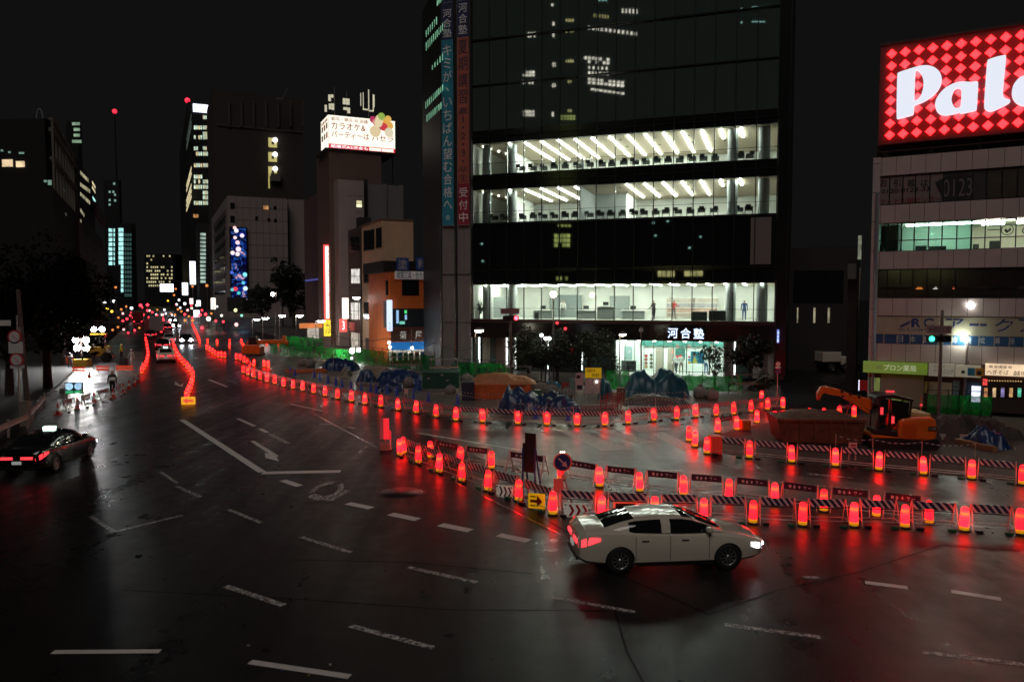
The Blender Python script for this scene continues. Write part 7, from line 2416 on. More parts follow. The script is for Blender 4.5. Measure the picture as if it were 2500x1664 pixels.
MB().tube((0, -.095, 1.42), (0, -.082, 1.42), .26, n=32).build('disc', mat('disc_blue', (.012, .035, .17), .35), t)
def rot2(p, a):
    return (p[0] * math.cos(a) - p[1] * math.sin(a), p[0] * math.sin(a) + p[1] * math.cos(a))
ar = [(-.26, -.035), (.06, -.035), (.06, -.13), (.29, 0), (.06, .13), (.06, .035), (-.26, .035)]
ar = [rot2((p[0] * .76, p[1] * .76), R(-46)) for p in ar]
MB().xprism([(p[0], 1.42 + p[1]) for p in ar], -.102, -.097).build('arrow', mat('arrow_pinkwhite', (.62, .42, .42), .5), t)
for s in (-1, 1):
    MB().bar((s * .05, 0, 1.0), (s * .35, .25, 0), .03).build('stay', M_LEG, t)
for k_ in range(3):
    MB().ball((-.06 + k_ * .06, -.06, 1.745), .02, 5).build('top_lamp', glow('shop_bulb', (1.0, .93, .8), 9.0), t)
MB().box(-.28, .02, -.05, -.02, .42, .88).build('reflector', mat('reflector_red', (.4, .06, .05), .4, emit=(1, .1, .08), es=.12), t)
# chevron boards
def chevron(label, u, v, w_, h_, rz, bright):
    t = thing('chevron_board', label, 'chevron board', island(u, v), R(rz))
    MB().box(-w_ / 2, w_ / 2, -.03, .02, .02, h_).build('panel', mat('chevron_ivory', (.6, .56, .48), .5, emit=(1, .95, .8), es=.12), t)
    for k_ in range(3):
        x = -w_ * .32 + k_ * w_ * .27
        a = w_ * .11; c = h_ / 2
        MB().xprism([(x, c + h_ * .4), (x + a, c + h_ * .4), (x + a * 2.2, c), (x + a, c - h_ * .4), (x, c - h_ * .4), (x + a * 1.2, c)][::-1], -.045, -.031).build('chevron', mat('chevron_red_%d' % bright, ((.10, .008, .01), (.5, .01, .015))[bright], .5), t)
    for s in (-1, 1):
        for zz in (.12, .88):
            MB().box(s * w_ * .45 - .03, s * w_ * .45 + .03, -.04, -.031, h_ * zz - .02, h_ * zz + .02).build('corner_mark', INK, t)
    for s in (-1, 1):
        MB().bar((s * w_ * .4, .02, h_ * .9), (s * w_ * .4, .3, 0), .03).build('leg', M_LEG, t)
    return t
chevron('white board with three dark red chevrons, left one in the front row', 1232, 1214, .58, .42, -22, 0)
chevron('white board with three bright red chevrons beside the yellow arrow board', 1407, 1262, .74, .44, -6, 1)
t = thing('arrow_board', 'yellow board with a dark red arrow pointing right', 'arrow board', island(1310, 1243), R(-18))
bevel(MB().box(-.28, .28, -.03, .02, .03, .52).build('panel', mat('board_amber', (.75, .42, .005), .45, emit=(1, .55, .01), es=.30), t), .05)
MB().xprism([(-.2, .32), (.02, .32), (.02, .47), (.2, .275), (.02, .08), (.02, .23), (-.2, .23)][::-1], -.045, -.031).build('arrow', mat('arrow_red', (.15, .01, .01), .5), t)
for zz in (.42, .13):
    MB().box(-.2, -.02, -.04, -.031, zz - .018, zz + .018).build('stripe', INK, t)
for s in (-1, 1):
    MB().bar((s * .2, .02, .45), (s * .2, .3, 0), .03).build('leg', M_LEG, t)
t = thing('rimmed_board', 'orange rimmed board lying behind the white sedan', 'board', island(1525, 1262), R(0))
MB().box(-.35, .35, -.02, .02, .02, .5).build('panel', mat('board_dark', (.04, .018, .018), .5), t)
MB().box(-.36, .36, -.035, -.021, .44, .51).build('edge', glow('edge_orange', (1, .06, .02), .6), t)
MB().box(-.36, -.29, -.034, -.0215, .05, .43).build('edge', glow('edge_orange', (1, .06, .02), .6), t)
# yellow guide board at the head of the centre divider
t = thing('guide_board', 'yellow lit guide board with red arrow at the divider head', 'arrow board', island(460, 988), R(14))
bevel(MB().box(-.42, .42, -.05, .05, .02, .52).build('panel', glow('guide_amber', (1.0, .45, .01), .85), t), .06)
MB().xprism([(.3, .34), (-.05, .34), (-.05, .45), (-.32, .27), (-.05, .09), (-.05, .2), (.3, .2)], -.065, -.052).build('arrow', glow('guide_red', (.9, .05, .04), .9), t)
for s in (-1, 1):
    MB().bar((s * .3, .03, .5), (s * .3, .35, 0), .04).build('leg', M_LEG, t)
# ------------------------------------------------------------------ street lamps and signals
M_POLE = mat('lamp_pole', (.16, .13, .12), .45, .3)
M_LAMPW = glow('lamp_warm_white', (1.0, .93, .80), 60.0)
M_LAMPC = glow('lamp_cool_white', (.93, 1.0, .95), 45.0)
def lamp_post(label, uh, vh, ub, vb, kind='globe', m=None, r=.2, name='street_lamp', group=None):
    b_ = G(ub, vb)
    Y = b_.y
    hp = A(uh, vh, Y)
    t = thing(name, label, 'street lamp', (b_.x, b_.y, 0), 0, group)
    dx_, zh = hp.x - b_.x, hp.z
    m = m or M_LAMPW
    if kind == 'globe':
        MB().tube((0, 0, 0), (dx_, 0, zh - r * .8), .07, .045, n=8).build('pole', M_POLE, t)
        MB().ball((dx_, 0, zh), r, 9).build('globe', m, t)
        MB().lathe([(.001, 0), (r * .8, 0), (r * .5, .06), (.02, .1)], 10, (dx_, 0, zh + r * .9)).build('cap', M_POLE, t)
    elif kind == 'globe_arm':
        top = zh + r * 1.6
        MB().tube((0, 0, 0), (dx_ + r * 2, 0, top), .07, .05, n=8).build('pole', M_POLE, t)
        MB().bar((dx_ + r * 2, 0, top - .1), (dx_, 0, zh + r), .05).build('arm', M_POLE, t)
        MB().ball((dx_, 0, zh), r, 9).build('globe', m, t)
    else:  # hooded lamp leaning from a slim pole
        MB().tube((0, 0, 0), (0, 0, zh + .15), .05, .04, n=8).build('pole', M_POLE, t)
        MB().bar((0, 0, zh + .12), (dx_ + .001, 0, zh + .06), .05).build('arm', M_POLE, t)
        MB().lathe([(r * 1.25, 0), (r * 1.1, .10), (r * .5, .2), (.001, .22)], 12, (dx_, 0, zh + .01)).build('hood', M_POLE, t)
        MB().lathe([(.001, -r * .55), (r * .6, -r * .45), (r * 1.05, -r * .12), (r * 1.15, 0), (.001, 0.004)], 12, (dx_, 0, zh)).build('lens', m, t)
    return t
lamp_post('tall slim pole with one warm globe in front of the glass tower', 1351, 718, 1352, 935, 'globe', glow('lamp_amber', (1.0, .78, .42), 90.0), .24)
lamp_post('hooded lamp by the ribbed pillars at the left of the glass tower', 1170, 806, 1161, 930, 'hood', glow('lamp_cream', (1.0, .95, .72), 55.0), .32)
lamp_post('hooded lamp in front of the bright entrance', 1520, 816, 1512, 958, 'hood', glow('lamp_cream', (1.0, .95, .72), 55.0), .22)
lamp_post('small round unlit lamp left of the neon sign', 1565, 806, 1566, 950, 'globe', mat('lamp_off', (.25, .25, .24), .4), .16)
lamp_post('tall corner lamp with bright white head before the corner block', 2370, 745, 2346, 1010, 'globe_arm', glow('lamp_bright', (1.0, .96, .9), 130.0), .17)
lamp_post('lower white lamp on the pole before the blue window band', 2353, 826, 2348, 1011, 'globe_arm', glow('lamp_greenish', (.95, 1.0, .82), 130.0), .14)
lamp_post('tall white globe lamp behind the far digger', 666, 718, 671, 832, 'globe_arm', M_LAMPW, .28)
for i, (u, v, ub, vb) in enumerate([(648, 776, 642, 836), (689, 770, 683, 838), (732, 770, 723, 846), (784, 783, 772, 862), (627, 779, 617, 828)]):
    lamp_post('slim lamp with flat white head, %s in the cluster above the green nets' % ORD[i], u, v, ub, vb, 'hood', M_LAMPC, .42, group='slim lamps above the green nets')
lamp_post('oval white lamp on the narrow grey house front', 870, 726, 876, 868, 'hood', M_LAMPC, .38)
t = thing('site_floodlight', 'pair of dazzling round floodlights on a stand under the pink house', 'floodlight', G(862, 884), 0)
q_ = G(862, 884).y / F
MB().tube((0, 0, 0), (0, 0, 30 * q_), .05, n=8).build('stand', M_POLE, t)
for dx_, dz in ((-2, 28), (14, 30)):
    MB().ball((dx_ * q_, -.1, dz * q_), .27 if dx_ < 0 else .2, 9).build('lamp', glow('site_flood', (.95, 1.0, .95), 75.0), t)
MB().bar((-2 * q_, 0, 28 * q_), (14 * q_, 0, 30 * q_), .05).build('crossbar', M_POLE, t)
MB().ball((-3 * q_, -.1, 10 * q_), .1, 7).build('lower_lamp', glow('site_flood', (.95, 1.0, .95), 75.0), t)

def signal(label, up, vt, vb, ubase, uc, vc, half, lens_i, col, es, plate):
    b_ = G(ubase, vb); Y = b_.y; q_ = Y / F
    t = thing('traffic_signal', label, 'traffic signal', (b_.x, b_.y, 0), 0)
    zt = A(up, vt, Y).z; xt = A(up, vt, Y).x - b_.x
    MB().tube((0, 0, 0), (xt, 0, zt), .11, .08, n=10).build('pole', M_POLE, t)
    c_ = A(uc, vc, Y)
    x0, z0 = c_.x - b_.x, c_.z
    w_ = half * q_
    bevel(MB().box(x0 - w_, x0 + w_, -.35, -.13, z0 - .2, z0 + .2).build('housing', mat('signal_dark', (.03, .035, .03), .5), t), .08)
    for i in range(3):
        xx = x0 - w_ * .66 + i * w_ * .66
        on = i == lens_i
        MB().tube((xx, -.40, z0), (xx, -.352, z0), .15, n=16).build('lens', glow('signal_%s' % label[:9], col, es) if on else mat('lens_off', (.03, .03, .03), .3), t)
        MB().box(xx - .17, xx + .17, -.55, -.36, z0 + .155, z0 + .175).build('visor', mat('signal_dark', (.03, .035, .03), .5), t)
    u0, v0, u1, v1 = plate
    a, b2 = A(u0, v1, Y), A(u1, v0, Y)
    p_ = MB().box(a.x - b_.x, b2.x - b_.x, -.2, -.13, a.z, b2.z).build('name_plate', mat('plate_mauve', (.30, .20, .20), .5), t)
    lettering('新宿四丁目', mat('plate_ink', (.08, .02, .03), .5), p_, a.x - b_.x + .1, b2.x - b_.x - .1, a.z + .1, b2.z - .08, -.205, bold=.0)
    return t
signal('red traffic signal on a pole before the glass tower', 1246, 764, 940, 1250, 1247, 776, 20, 2, (1.0, .03, .05), 14.0, (1222, 752, 1268, 766))
signal('green traffic signal on a pole before the corner block', 2301, 757, 1014, 2291, 2286, 826, 30, 0, (.05, 1.0, .6), 3.0, (2258, 794, 2317, 814))
for i, (u, v) in enumerate([(1360, 788), (1380, 802)]):  # red reflections on the fascia put in as small glowing balls
    p_ = A(u, v, 66.5)
    tag(MB().ball((0, 0, 0), .13, 7).build('fascia_reflection', glow('beacon_red', (1.0, .02, .05), 2.0), None, p_), ('small red reflection put in low on the glass tower fascia, left', 'small red reflection put in low on the glass tower fascia, right')[i], 'lamp')
for i, (u, v) in enumerate([(1322, 818), (1332, 826), (1341, 826)]):
    t = lamp_post('small white lamp, %s of three above the dark trees' % ORD[i], u, v, u, 938, 'globe', glow('lamp_small_white', (.9, 1.0, .95), 12.0), .13, group='three small lamps above the trees')
# parking and height signs at the right of the tower
def road_sign(label, u, vb, items, Y=None):
    b_ = G(u, vb); q_ = b_.y / F
    t = thing('road_sign', label, 'road sign', (b_.x, b_.y, 0))
    top = max((vb - (v - r)) * q_ for k, du, v, r, c in items)
    MB().tube((0, 0, 0), (0, 0, top), .035, n=8).build('post', M_LEG, t)
    for k, du, v, r, c in items:
        z, rr, x = (vb - v) * q_, r * q_, du * q_
        if k == 'no':
            MB().tube((x, -.07, z), (x, -.045, z), rr, n=24).build('rim', mat('sign_rim_red', (.7, .05, .05), .5), t)
            MB().tube((x, -.082, z), (x, -.072, z), rr * .76, n=24).build('disc', mat(*c), t)
            MB().bar((x - rr * .35, -.09, z + rr * .35), (x + rr * .35, -.09, z - rr * .35), rr * .16, .012).build('slash', mat('sign_rim_red', (.7, .05, .05), .5), t)
        else:
            MB().box(x - rr, x + rr, -.07, -.045, z - rr * k, z + rr * k).build('plate', mat(*c), t)
    return t
WS = ('sign_face_white', (.85, .8, .8), .5); BS = ('sign_face_blue', (.03, .07, .25), .5)
road_sign('pole with two round no-entry style signs right of the glass tower', 1897, 985, [('no', 0, 887, 6.5, WS), (.3, 0, 895.5, 6.5, WS), ('no', 0, 905, 6.5, BS)])
ls = road_sign('pole at the left edge with two round turn signs and white plates', 50, 1040, [('no', -5, 820, 17, WS), (.82, -3, 846, 17.5, WS), ('no', -2, 876, 17, WS), (.22, -1, 893, 17, WS), (.36, -32, 786, 19, WS)])
t = thing('pole_plinth', 'pale concrete plinth at the foot of the left sign pole', 'plinth', G(57, 1042), R(10))
q_ = G(57, 1042).y / F
bevel(MB().box(-10 * q_, 10 * q_, .06, .5, 0, 60 * q_).build('block', mat('plinth', (.28, .23, .19), .7), t), .03)
bevel(MB().box(-11 * q_, 11 * q_, .04, .52, 60 * q_ + .002, 62 * q_).build('cap', mat('plinth_cap', (.24, .2, .17), .7), t), .01)
t = thing('utility_pole', 'dark slanting utility pole behind the left signs', 'pole', G(70, 1020), 0)
MB().tube((0, 0, 0), (-.35, 0, 7.2), .16, .1, n=10).build('shaft', mat('pole_brown', (.13, .1, .09), .7), t)
MB().box(-.32, -.18, -.2, .0, 4.6, 5.1).build('meter_box', mat('meter_box', (.3, .28, .26), .6), t)
# guard rail
for i, (u0, v0, u1, v1) in enumerate([(-30, 1092, 70, 1045), (72, 1040, 112, 992)]):
    a, b_ = G(u0, v0), G(u1, v1)
    d2 = b_ - a
    t = thing('guard_rail', ('pale guard rail at the left edge, nearer length', 'pale guard rail at the left edge, farther length')[i], 'guard rail', (a.x, a.y, 0), math.atan2(d2.y, d2.x))
    L_ = d2.length
    MB().add([(0, -.04, .5), (0, .02, .56), (0, -.03, .64), (0, .02, .72), (0, -.04, .8), (L_, -.04, .5), (L_, .02, .56), (L_, -.03, .64), (L_, .02, .72), (L_, -.04, .8)], [(k_, k_ + 1, k_ + 6, k_ + 5) for k_ in range(4)], True).build('beam', mat('rail_pale', (.42, .38, .34), .45, .2), t)
    n_ = max(2, int(L_ / 1.8))
    for k_ in range(n_ + 1):
        MB().tube((L_ * k_ / n_, .05, 0), (L_ * k_ / n_, .05, .85), .06, n=8).build('post', mat('rail_pale', (.42, .38, .34), .45, .2), t)

# ------------------------------------------------------------------ floodlit work zone at the left
M_FLOOD = glow('flood_lamp', (1.0, .98, .93), 320.0)
b_ = G(200, 897); q_ = b_.y / F
t = thing('light_tower', 'four dazzling white floodlights on a tower at the left', 'floodlight', (b_.x, b_.y, .0), 0)
MB().tube((0, 0, 0), (0, 0, 72 * q_), .05, n=8).build('mast', M_POLE, t)
for u, v in ((187, 830), (212, 830), (189, 849), (212, 848)):
    x, z = (u - 200) * q_, (897 - v) * q_
    MB().tube((x, .12, z), (x, -.0, z), .27, .33, n=18).build('lamp_housing', M_POLE, t)
    MB().tube((x, -.03, z), (x, -.012, z), .31, n=18).build('lamp', M_FLOOD, t)
MB().bar((-13 * q_, .12, 58 * q_), (12 * q_, .12, 58 * q_), .07).build('crossbar', M_POLE, t)
bevel(MB().box(-.7, .7, -.4, .6, .1, .85).build('generator', mat('generator_yellow', (.5, .3, .02), .5), t), .06)
struct('floodlit_ground', sheet(gp((135, 1010), (185, 1000), (240, 985), (300, 962), (345, 918), (352, 860), (250, 850), (175, 885), (150, 940)), .014), M_SITE)
# machine with a pair of work lights
mk = thing('road_roller', 'yellow road machine with a pair of white work lights', 'machine', G(243, 884), R(20))
bevel(MB().box(-1.3, 1.0, -.8, .8, .7, 1.7).build('body', mat('machine_yellow', (.5, .27, .02), .5), mk), .1)
MB().box(-.6, .6, -.75, .75, 1.7, 2.9).build('cab_glass', M_CGLASS, mk)
MB().box(-.75, .75, -.85, .85, 2.9, 3.05).build('cab_roof', mat('machine_yellow', (.5, .27, .02), .5), mk)
for x in (-.6, .56):
    for y in (-.76, .72):
        MB().box(x, x + .06, y, y + .06, 1.7, 2.9).build('cab_post', M_EXD, mk)
for x in (-1.0, .8):
    MB().tube((x, -.9, .55), (x, .9, .55), .55, n=20).build('drum', M_EXD, mk)
for u in (-.3, .45):
    MB().ball((u, -.95, 3.5), .26, 8).build('work_light', glow('work_white', (.85, .9, 1.0), 60.0), mk)
    MB().tube((u, -.8, 3.05), (u, -.9, 3.4), .04, n=6).build('light_bracket', M_EXD, mk)
for i, (u0, u1, v) in enumerate(((177, 207, 911), (235, 266, 909), (283, 325, 908))):
    a = G((u0 + u1) / 2, v); q2_ = a.y / F
    t = thing('orange_barrier', 'orange lattice barrier, %s from left under the floodlights' % ORD[i], 'barrier', (a.x, a.y, .014), 0, 'orange barriers under the floodlights')
    W = (u1 - u0) * q2_
    for z in (.25, .5):
        MB().box(-W / 2, W / 2, -.02, .02, z - .09, z + .09).build('board', mat('barrier_orange', (.6, .07, .03), .5, emit=(1, .08, .03), es=.3), t)  # red light on the boards put in as glow
    for s in (-1, 1):
        MB().bar((s * W * .42, 0, .65), (s * W * .42, .2, 0), .05).build('leg', M_LEG, t)
# unlit cones and barricades, backlit
M_RC = mat('cone_red', (.5, .03, .02), .45)
rc0 = None
for i, (u, v) in enumerate([(142, 1013), (189, 998), (230, 983), (276, 972), (302, 958), (315, 950), (328, 942), (338, 934), (218, 921)]):
    p_ = G(u, v)
    lab = 'red traffic cone with white sleeve, %s along the floodlit zone edge' % ordinal(i)
    if rc0 is None:
        rc0 = thing('traffic_cone', lab, 'cone', (p_.x, p_.y, 0), 0, 'red cones of the floodlit zone')
        MB().lathe([(.13, .04), (.10, .25)], 12).build('lower', M_RC, rc0)
        MB().lathe([(.1, .25), (.072, .45)], 12).build('sleeve', M_WHITE, rc0)
        MB().lathe([(.072, .45), (.035, .68), (.001, .7)], 12).build('upper', M_RC, rc0)
        bevel(MB().box(-.18, .18, -.18, .18, 0, .04).build('foot', M_RC, rc0), .01)
    else:
        dup(rc0, (p_.x, p_.y, 0), i * .4, lab, 'red cones of the floodlit zone')
for i, (u0, v0, u1, v1) in enumerate([(150, 1011, 182, 1000), (196, 998, 224, 988), (236, 984, 268, 974), (282, 970, 298, 961)]):
    barricade(G(u0, v0), G(u1, v1), 0, 'backlit barricade, %s from left along the floodlit zone edge' % ORD[i], 'barricades of the floodlit zone', 0.0)
t = thing('led_board', 'sign stand with two blue-white lit discs over green panels', 'sign', G(182, 990), R(12))
q2_ = G(182, 990).y / F
MB().box(-21 * q2_, 21 * q2_, -.03, .03, 30 * q2_, 58 * q2_).build('panel', mat('led_back', (.015, .03, .04), .4), t)
for s in (-1, 1):
    MB().tube((s * 10.5 * q2_, -.06, 48 * q2_), (s * 10.5 * q2_, -.031, 48 * q2_), 9 * q2_, n=18).build('disc', glow('led_disc', (.45, .75, 1.0), .85, vary=.4, scale=3), t)
    MB().box(s * 10.5 * q2_ - 9 * q2_, s * 10.5 * q2_ + 9 * q2_, -.05, -.031, 31 * q2_, 37 * q2_).build('green_field', glow('led_green', (.03, .55, .2), .7), t)
    MB().bar((s * 18 * q2_, 0, 58 * q2_), (s * 20 * q2_, .3, 0), .05).build('leg', M_LEG, t)
    MB().bar((s * 18 * q2_, 0, 58 * q2_), (s * 20 * q2_, -.3, 0), .05).build('leg', M_LEG, t)
for i, (u, v, c, lab) in enumerate([(163, 893, (.65, .08, .03), 'orange panel stack left of the floodlights'), (300, 892, (.05, .05, .05), 'dark hand cart beside the orange barriers'), (155, 960, (.3, .28, .25), 'pale gate panel at the left end of the floodlit zone')]):
    crate('site_box', lab, 'box', u - 9, u + 9, v, v - 24 + 6 * i, .6, mat('site_box_%d' % i, c, .6), 10 * i, 2)

# ------------------------------------------------------------------ lamps down the avenue
def far_lamp(label, u, v, Y, col, s, r=.45, pole=True, group='far lights down the avenue'):
    p_ = A(u, v, Y)
    t = thing('far_lamp', label, 'street lamp', (p_.x, p_.y, 0), 0, group)
    MB().tube((0, .1, 0), (0, .1, p_.z), .09, n=6).build('pole', M_POLE, t)  # pole added under every far light, vehicle lights too
    MB().ball((0, 0, p_.z), r, 8).build('lamp', glow('far_%s' % '_'.join('%d' % (c * 100) for c in col), col, s), t)
    return t
WH, OR_, RD, GN, YE, PK = (.9, .93, 1.0), (1.0, .30, .06), (1.0, .03, .05), (.2, 1.0, .6), (1.0, .62, .05), (1.0, .42, .42)
cn = {WH: 'white', OR_: 'orange', RD: 'red', GN: 'green', YE: 'yellow', PK: 'pink'}
FAR = [(194, 691, 150, RD, .5), (252, 695, 190, PK, .55), (248, 709, 185, RD, .6), (268, 683, 190, (1.0, .9, .7), .5), (282, 701, 200, OR_, .45), (219, 739, 150, WH, .35), (255, 739, 170, WH, .5), (278, 735, 190, WH, .5), (262, 753, 170, YE, .4), (273, 760, 170, YE, .4),
       (343, 745, 260, RD, .7), (360, 744, 270, RD, .7), (321, 752, 220, WH, .6), (310, 778, 160, RD, .35), (451, 741, 280, WH, .7), (431, 743, 290, WH, .6), (404, 765, 250, WH, .5), (395, 768, 260, (1.0, .9, .7), .45), (427, 768, 240, OR_, .5), (417, 765, 260, OR_, .4),
       (425, 720, 320, OR_, .6), (429, 705, 330, OR_, .6), (470, 699, 300, OR_, .6), (505, 697, 270, OR_, .7), (437, 732, 300, WH, .6), (520, 742, 230, (1.0, .9, .7), .5), (530, 748, 230, WH, .4), (502, 767, 200, RD, .5), (509, 778, 170, (1.0, .95, .8), .7), (575, 757, 200, (.8, .9, .3), .6), (410, 734, 350, YE, .5), (330, 765, 240, RD, .5), (340, 767, 240, RD, .5), (350, 768, 240, RD, .5), (365, 758, 260, PK, .5), (300, 765, 200, PK, .4), (452, 782, 190, OR_, .5), (470, 782, 190, OR_, .5), (480, 745, 240, WH, .5), (493, 800, 160, RD, .45), (577, 792, 150, PK, .5), (590, 770, 190, (.2, .8, .5), .4),
       (318, 770, 230, RD, .4), (325, 775, 220, RD, .4), (334, 778, 210, RD, .4), (362, 774, 230, RD, .4), (372, 762, 260, RD, .45), (384, 756, 270, OR_, .45), (399, 781, 190, RD, .35), (392, 790, 170, RD, .3), (404, 795, 165, RD, .3), (300, 783, 180, RD, .35), (289, 775, 180, OR_, .35), (296, 755, 200, OR_, .4),
       (308, 748, 220, OR_, .4), (443, 760, 230, OR_, .45), (461, 772, 200, OR_, .4), (458, 757, 230, PK, .5), (468, 752, 240, (1.0, .9, .7), .5), (440, 751, 250, WH, .45), (493, 757, 210, RD, .4), (516, 765, 190, OR_, .4), (541, 770, 180, (1.0, .9, .7), .4), (527, 783, 165, RD, .35), (545, 785, 160, RD, .35), (288, 798, 150, OR_, .3), (275, 805, 140, OR_, .3), (302, 804, 150, PK, .3), (313, 812, 140, RD, .25), (329, 806, 150, RD, .3), (340, 800, 160, OR_, .3)]
_fr = random.Random(21)
for _ in range(30):  # extra lamps at random spots, added for a denser far glow
    c_ = _fr.choice([RD, RD, RD, PK, WH, OR_, (1.0, .9, .7)])
    FAR.append((round(_fr.triangular(285, 500, 390), 1), round(_fr.triangular(738, 806, 772), 1), _fr.choice([170, 200, 230, 260]), c_, _fr.uniform(.25, .45)))
seen_ = {}
for u, v, Y, c, r in sorted(FAR):
    nm = cn.get(c, 'pale')
    seen_[nm] = seen_.get(nm, 0) + 1
    side_ = 'left side' if u < 300 else ('middle' if u < 420 else 'right side')
    far_lamp('small %s lamp, %s %s one from the left far down the avenue' % (nm, ordinal(seen_[nm] - 1), nm), u, v, Y, c, 1.1 if c == OR_ else (4.5 if c[1] < .3 else 2.6), r * .7)
# yellow arches sign on a pole
t = thing('pole_sign', 'small yellow arched letter sign on a pole far left', 'sign', (A(229, 715, 150).x, 150, 0), 0)
q2_ = 150 / F
zA = A(229, 706, 150).z
MB().tube((0, .3, 0), (0, .3, zA), .1, n=6).build('pole', M_POLE, t)
for s in (-1, 1):
    mb = MB()
    pts2 = [(s * 4 * q2_ + 4.2 * q2_ * math.cos(a), zA + (15 * q2_) * math.sin(a)) for a in [pi * k_ / 8 for k_ in range(9)]]
    for a, c2 in zip(pts2, pts2[1:]):
        mb.bar((a[0], 0, a[1]), (c2[0], 0, c2[1]), 2.6 * q2_, .2)
    mb.build('arch', glow('arch_yellow', (1.0, .72, .02), 1.3), t)

# ------------------------------------------------------------------ trees
def leaf_mat(name, c):
    m = bpy.data.materials.new(name); m.use_nodes = True
    b2 = m.node_tree.nodes['Principled BSDF']
    b2.inputs['Base Color'].default_value = (*c, 1); b2.inputs['Roughness'].default_value = .55
    return m
M_LEAF = [leaf_mat('leaf_dark', (.016, .026, .012)), leaf_mat('leaf_green', (.024, .04, .016))]
leaf_unlit = leaf_mat('leaf_unlit', (.005, .008, .004))  # darkness of the unlit left trees put into the leaf colour
leaf_unlit.node_tree.nodes['Principled BSDF'].inputs['Specular IOR Level'].default_value = 0.0
M_BARK = mat('bark', (.05, .04, .03), .9, vary=.3, scale=6)
def tree(name, label, u, vb, width, height, trunk, n=2600, leaf=.16, base=None, kind='tree', Y=None, seed=0):
    rnd = random.Random(seed)
    g_ = G(u, vb) if Y is None else Vector((A(u, 728, Y).x, Y, 0))
    t = thing(name, label, kind, (g_.x, g_.y, .1), rnd.uniform(0, 6))
    mb = MB()
    top = height
    mb.tube((0, 0, 0), (0.05, 0, trunk), .02 + width * .035, .015 + width * .025, n=8)
    nodes = []
    nb_ = 9
    for k_ in range(nb_):
        a = 2 * pi * k_ / nb_ + rnd.uniform(-.3, .3)
        r_ = width * .5 * rnd.uniform(.35, .8)
        z = trunk + (top - trunk) * rnd.uniform(.15, .8)
        e_ = Vector((r_ * math.cos(a), r_ * math.sin(a), z))
        mb.tube((0.05, 0, trunk * rnd.uniform(.75, 1.0)), e_, .012 + width * .012, .01, n=5)
        nodes.append(e_)
    mb.tube((0.05, 0, trunk), (0, 0, top * .9), .015 + width * .02, .01, n=6)
    nodes += [Vector((0, 0, top * .92)), Vector((0, 0, trunk + (top - trunk) * .5)), Vector((0, 0, trunk + (top - trunk) * .7))]
    mb.build('trunk', M_BARK, t)
    cl = []
    for e_ in nodes:
        for _ in range(3):
            cl.append((e_ + Vector((rnd.gauss(0, width * .1), rnd.gauss(0, width * .1), rnd.gauss(0, (top - trunk) * .07))), width * rnd.uniform(.09, .19)))
    lv = MB()
    for i in range(n):
        c_, r_ = cl[rnd.randrange(len(cl))]
        d2 = Vector((rnd.gauss(0, 1), rnd.gauss(0, 1), rnd.gauss(0, 1))).normalized() * r_ * rnd.uniform(.3, 1.05) ** .6
        p_ = c_ + d2
        a = Vector((rnd.gauss(0, 1), rnd.gauss(0, 1), rnd.gauss(0, .6))).normalized()
        b2 = a.cross(Vector((rnd.gauss(0, 1), rnd.gauss(0, 1), rnd.gauss(0, 1)))).normalized()
        L_ = leaf * rnd.uniform(.6, 1.3)
        lv.add([p_ - a * L_ * .5, p_ + b2 * L_ * .28, p_ + a * L_ * .5, p_ - b2 * L_ * .28], [(0, 1, 2, 3)])
    lv.build('crown', leaf_unlit if seed in (11, 12, 13, 14) else M_LEAF[seed % 2], t)
    return t
tree('street_tree', 'dark street tree before the glass tower, left of three', 1290, 938, 4.0, 4.0, 1.3, 3600, .2, seed=1)
tree('street_tree', 'dark street tree before the glass tower, middle of three', 1360, 938, 4.2, 3.9, 1.2, 3600, .2, seed=2)
tree('street_tree', 'dark street tree before the glass tower, right of three', 1437, 940, 4.0, 4.0, 1.3, 3600, .2, seed=3)
tree('street_tree', 'small thin tree left of the bright entrance', 1488, 950, 1.8, 3.1, 1.0, 1100, .15, seed=4)
tree('street_tree', 'thin dark tree before the right part of the entrance', 1745, 955, 2.2, 3.3, 1.1, 1500, .16, seed=5)
tree('street_tree', 'spreading dark palm-like tree right of the entrance', 1830, 955, 3.0, 3.8, 1.7, 2000, .3, seed=6)
tree('shrub', 'low dark shrub at the right corner of the glass tower', 1862, 965, 2.2, 1.5, .3, 1300, .14, kind='shrub', seed=7)
tree('street_tree', 'big dark tree beside the pale tiled block', 716, 0, 11, 14, 4, 4200, .7, Y=165, seed=8)
tree('street_tree', 'dark tree behind the slim lamps', 640, 0, 8, 9.5, 3, 3000, .6, Y=170, seed=9)
tree('street_tree', 'narrow dark conifer in front of the pale tiled block', 690, 0, 5, 16, 5, 2200, .6, Y=180, seed=10)
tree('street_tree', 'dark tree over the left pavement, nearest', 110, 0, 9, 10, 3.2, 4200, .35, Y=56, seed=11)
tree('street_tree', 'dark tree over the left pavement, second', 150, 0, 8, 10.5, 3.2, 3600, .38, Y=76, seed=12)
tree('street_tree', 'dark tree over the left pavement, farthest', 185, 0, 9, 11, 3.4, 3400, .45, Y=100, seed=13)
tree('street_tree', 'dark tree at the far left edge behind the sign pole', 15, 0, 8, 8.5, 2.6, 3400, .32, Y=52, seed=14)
tree('planter_shrub', 'dark potted plant at the left end of the second floor office', 1170, 0, 1.2, 1.6, .4, 500, .16, kind='plant', seed=15).location = in_hall(1170, 1.2, zlob)

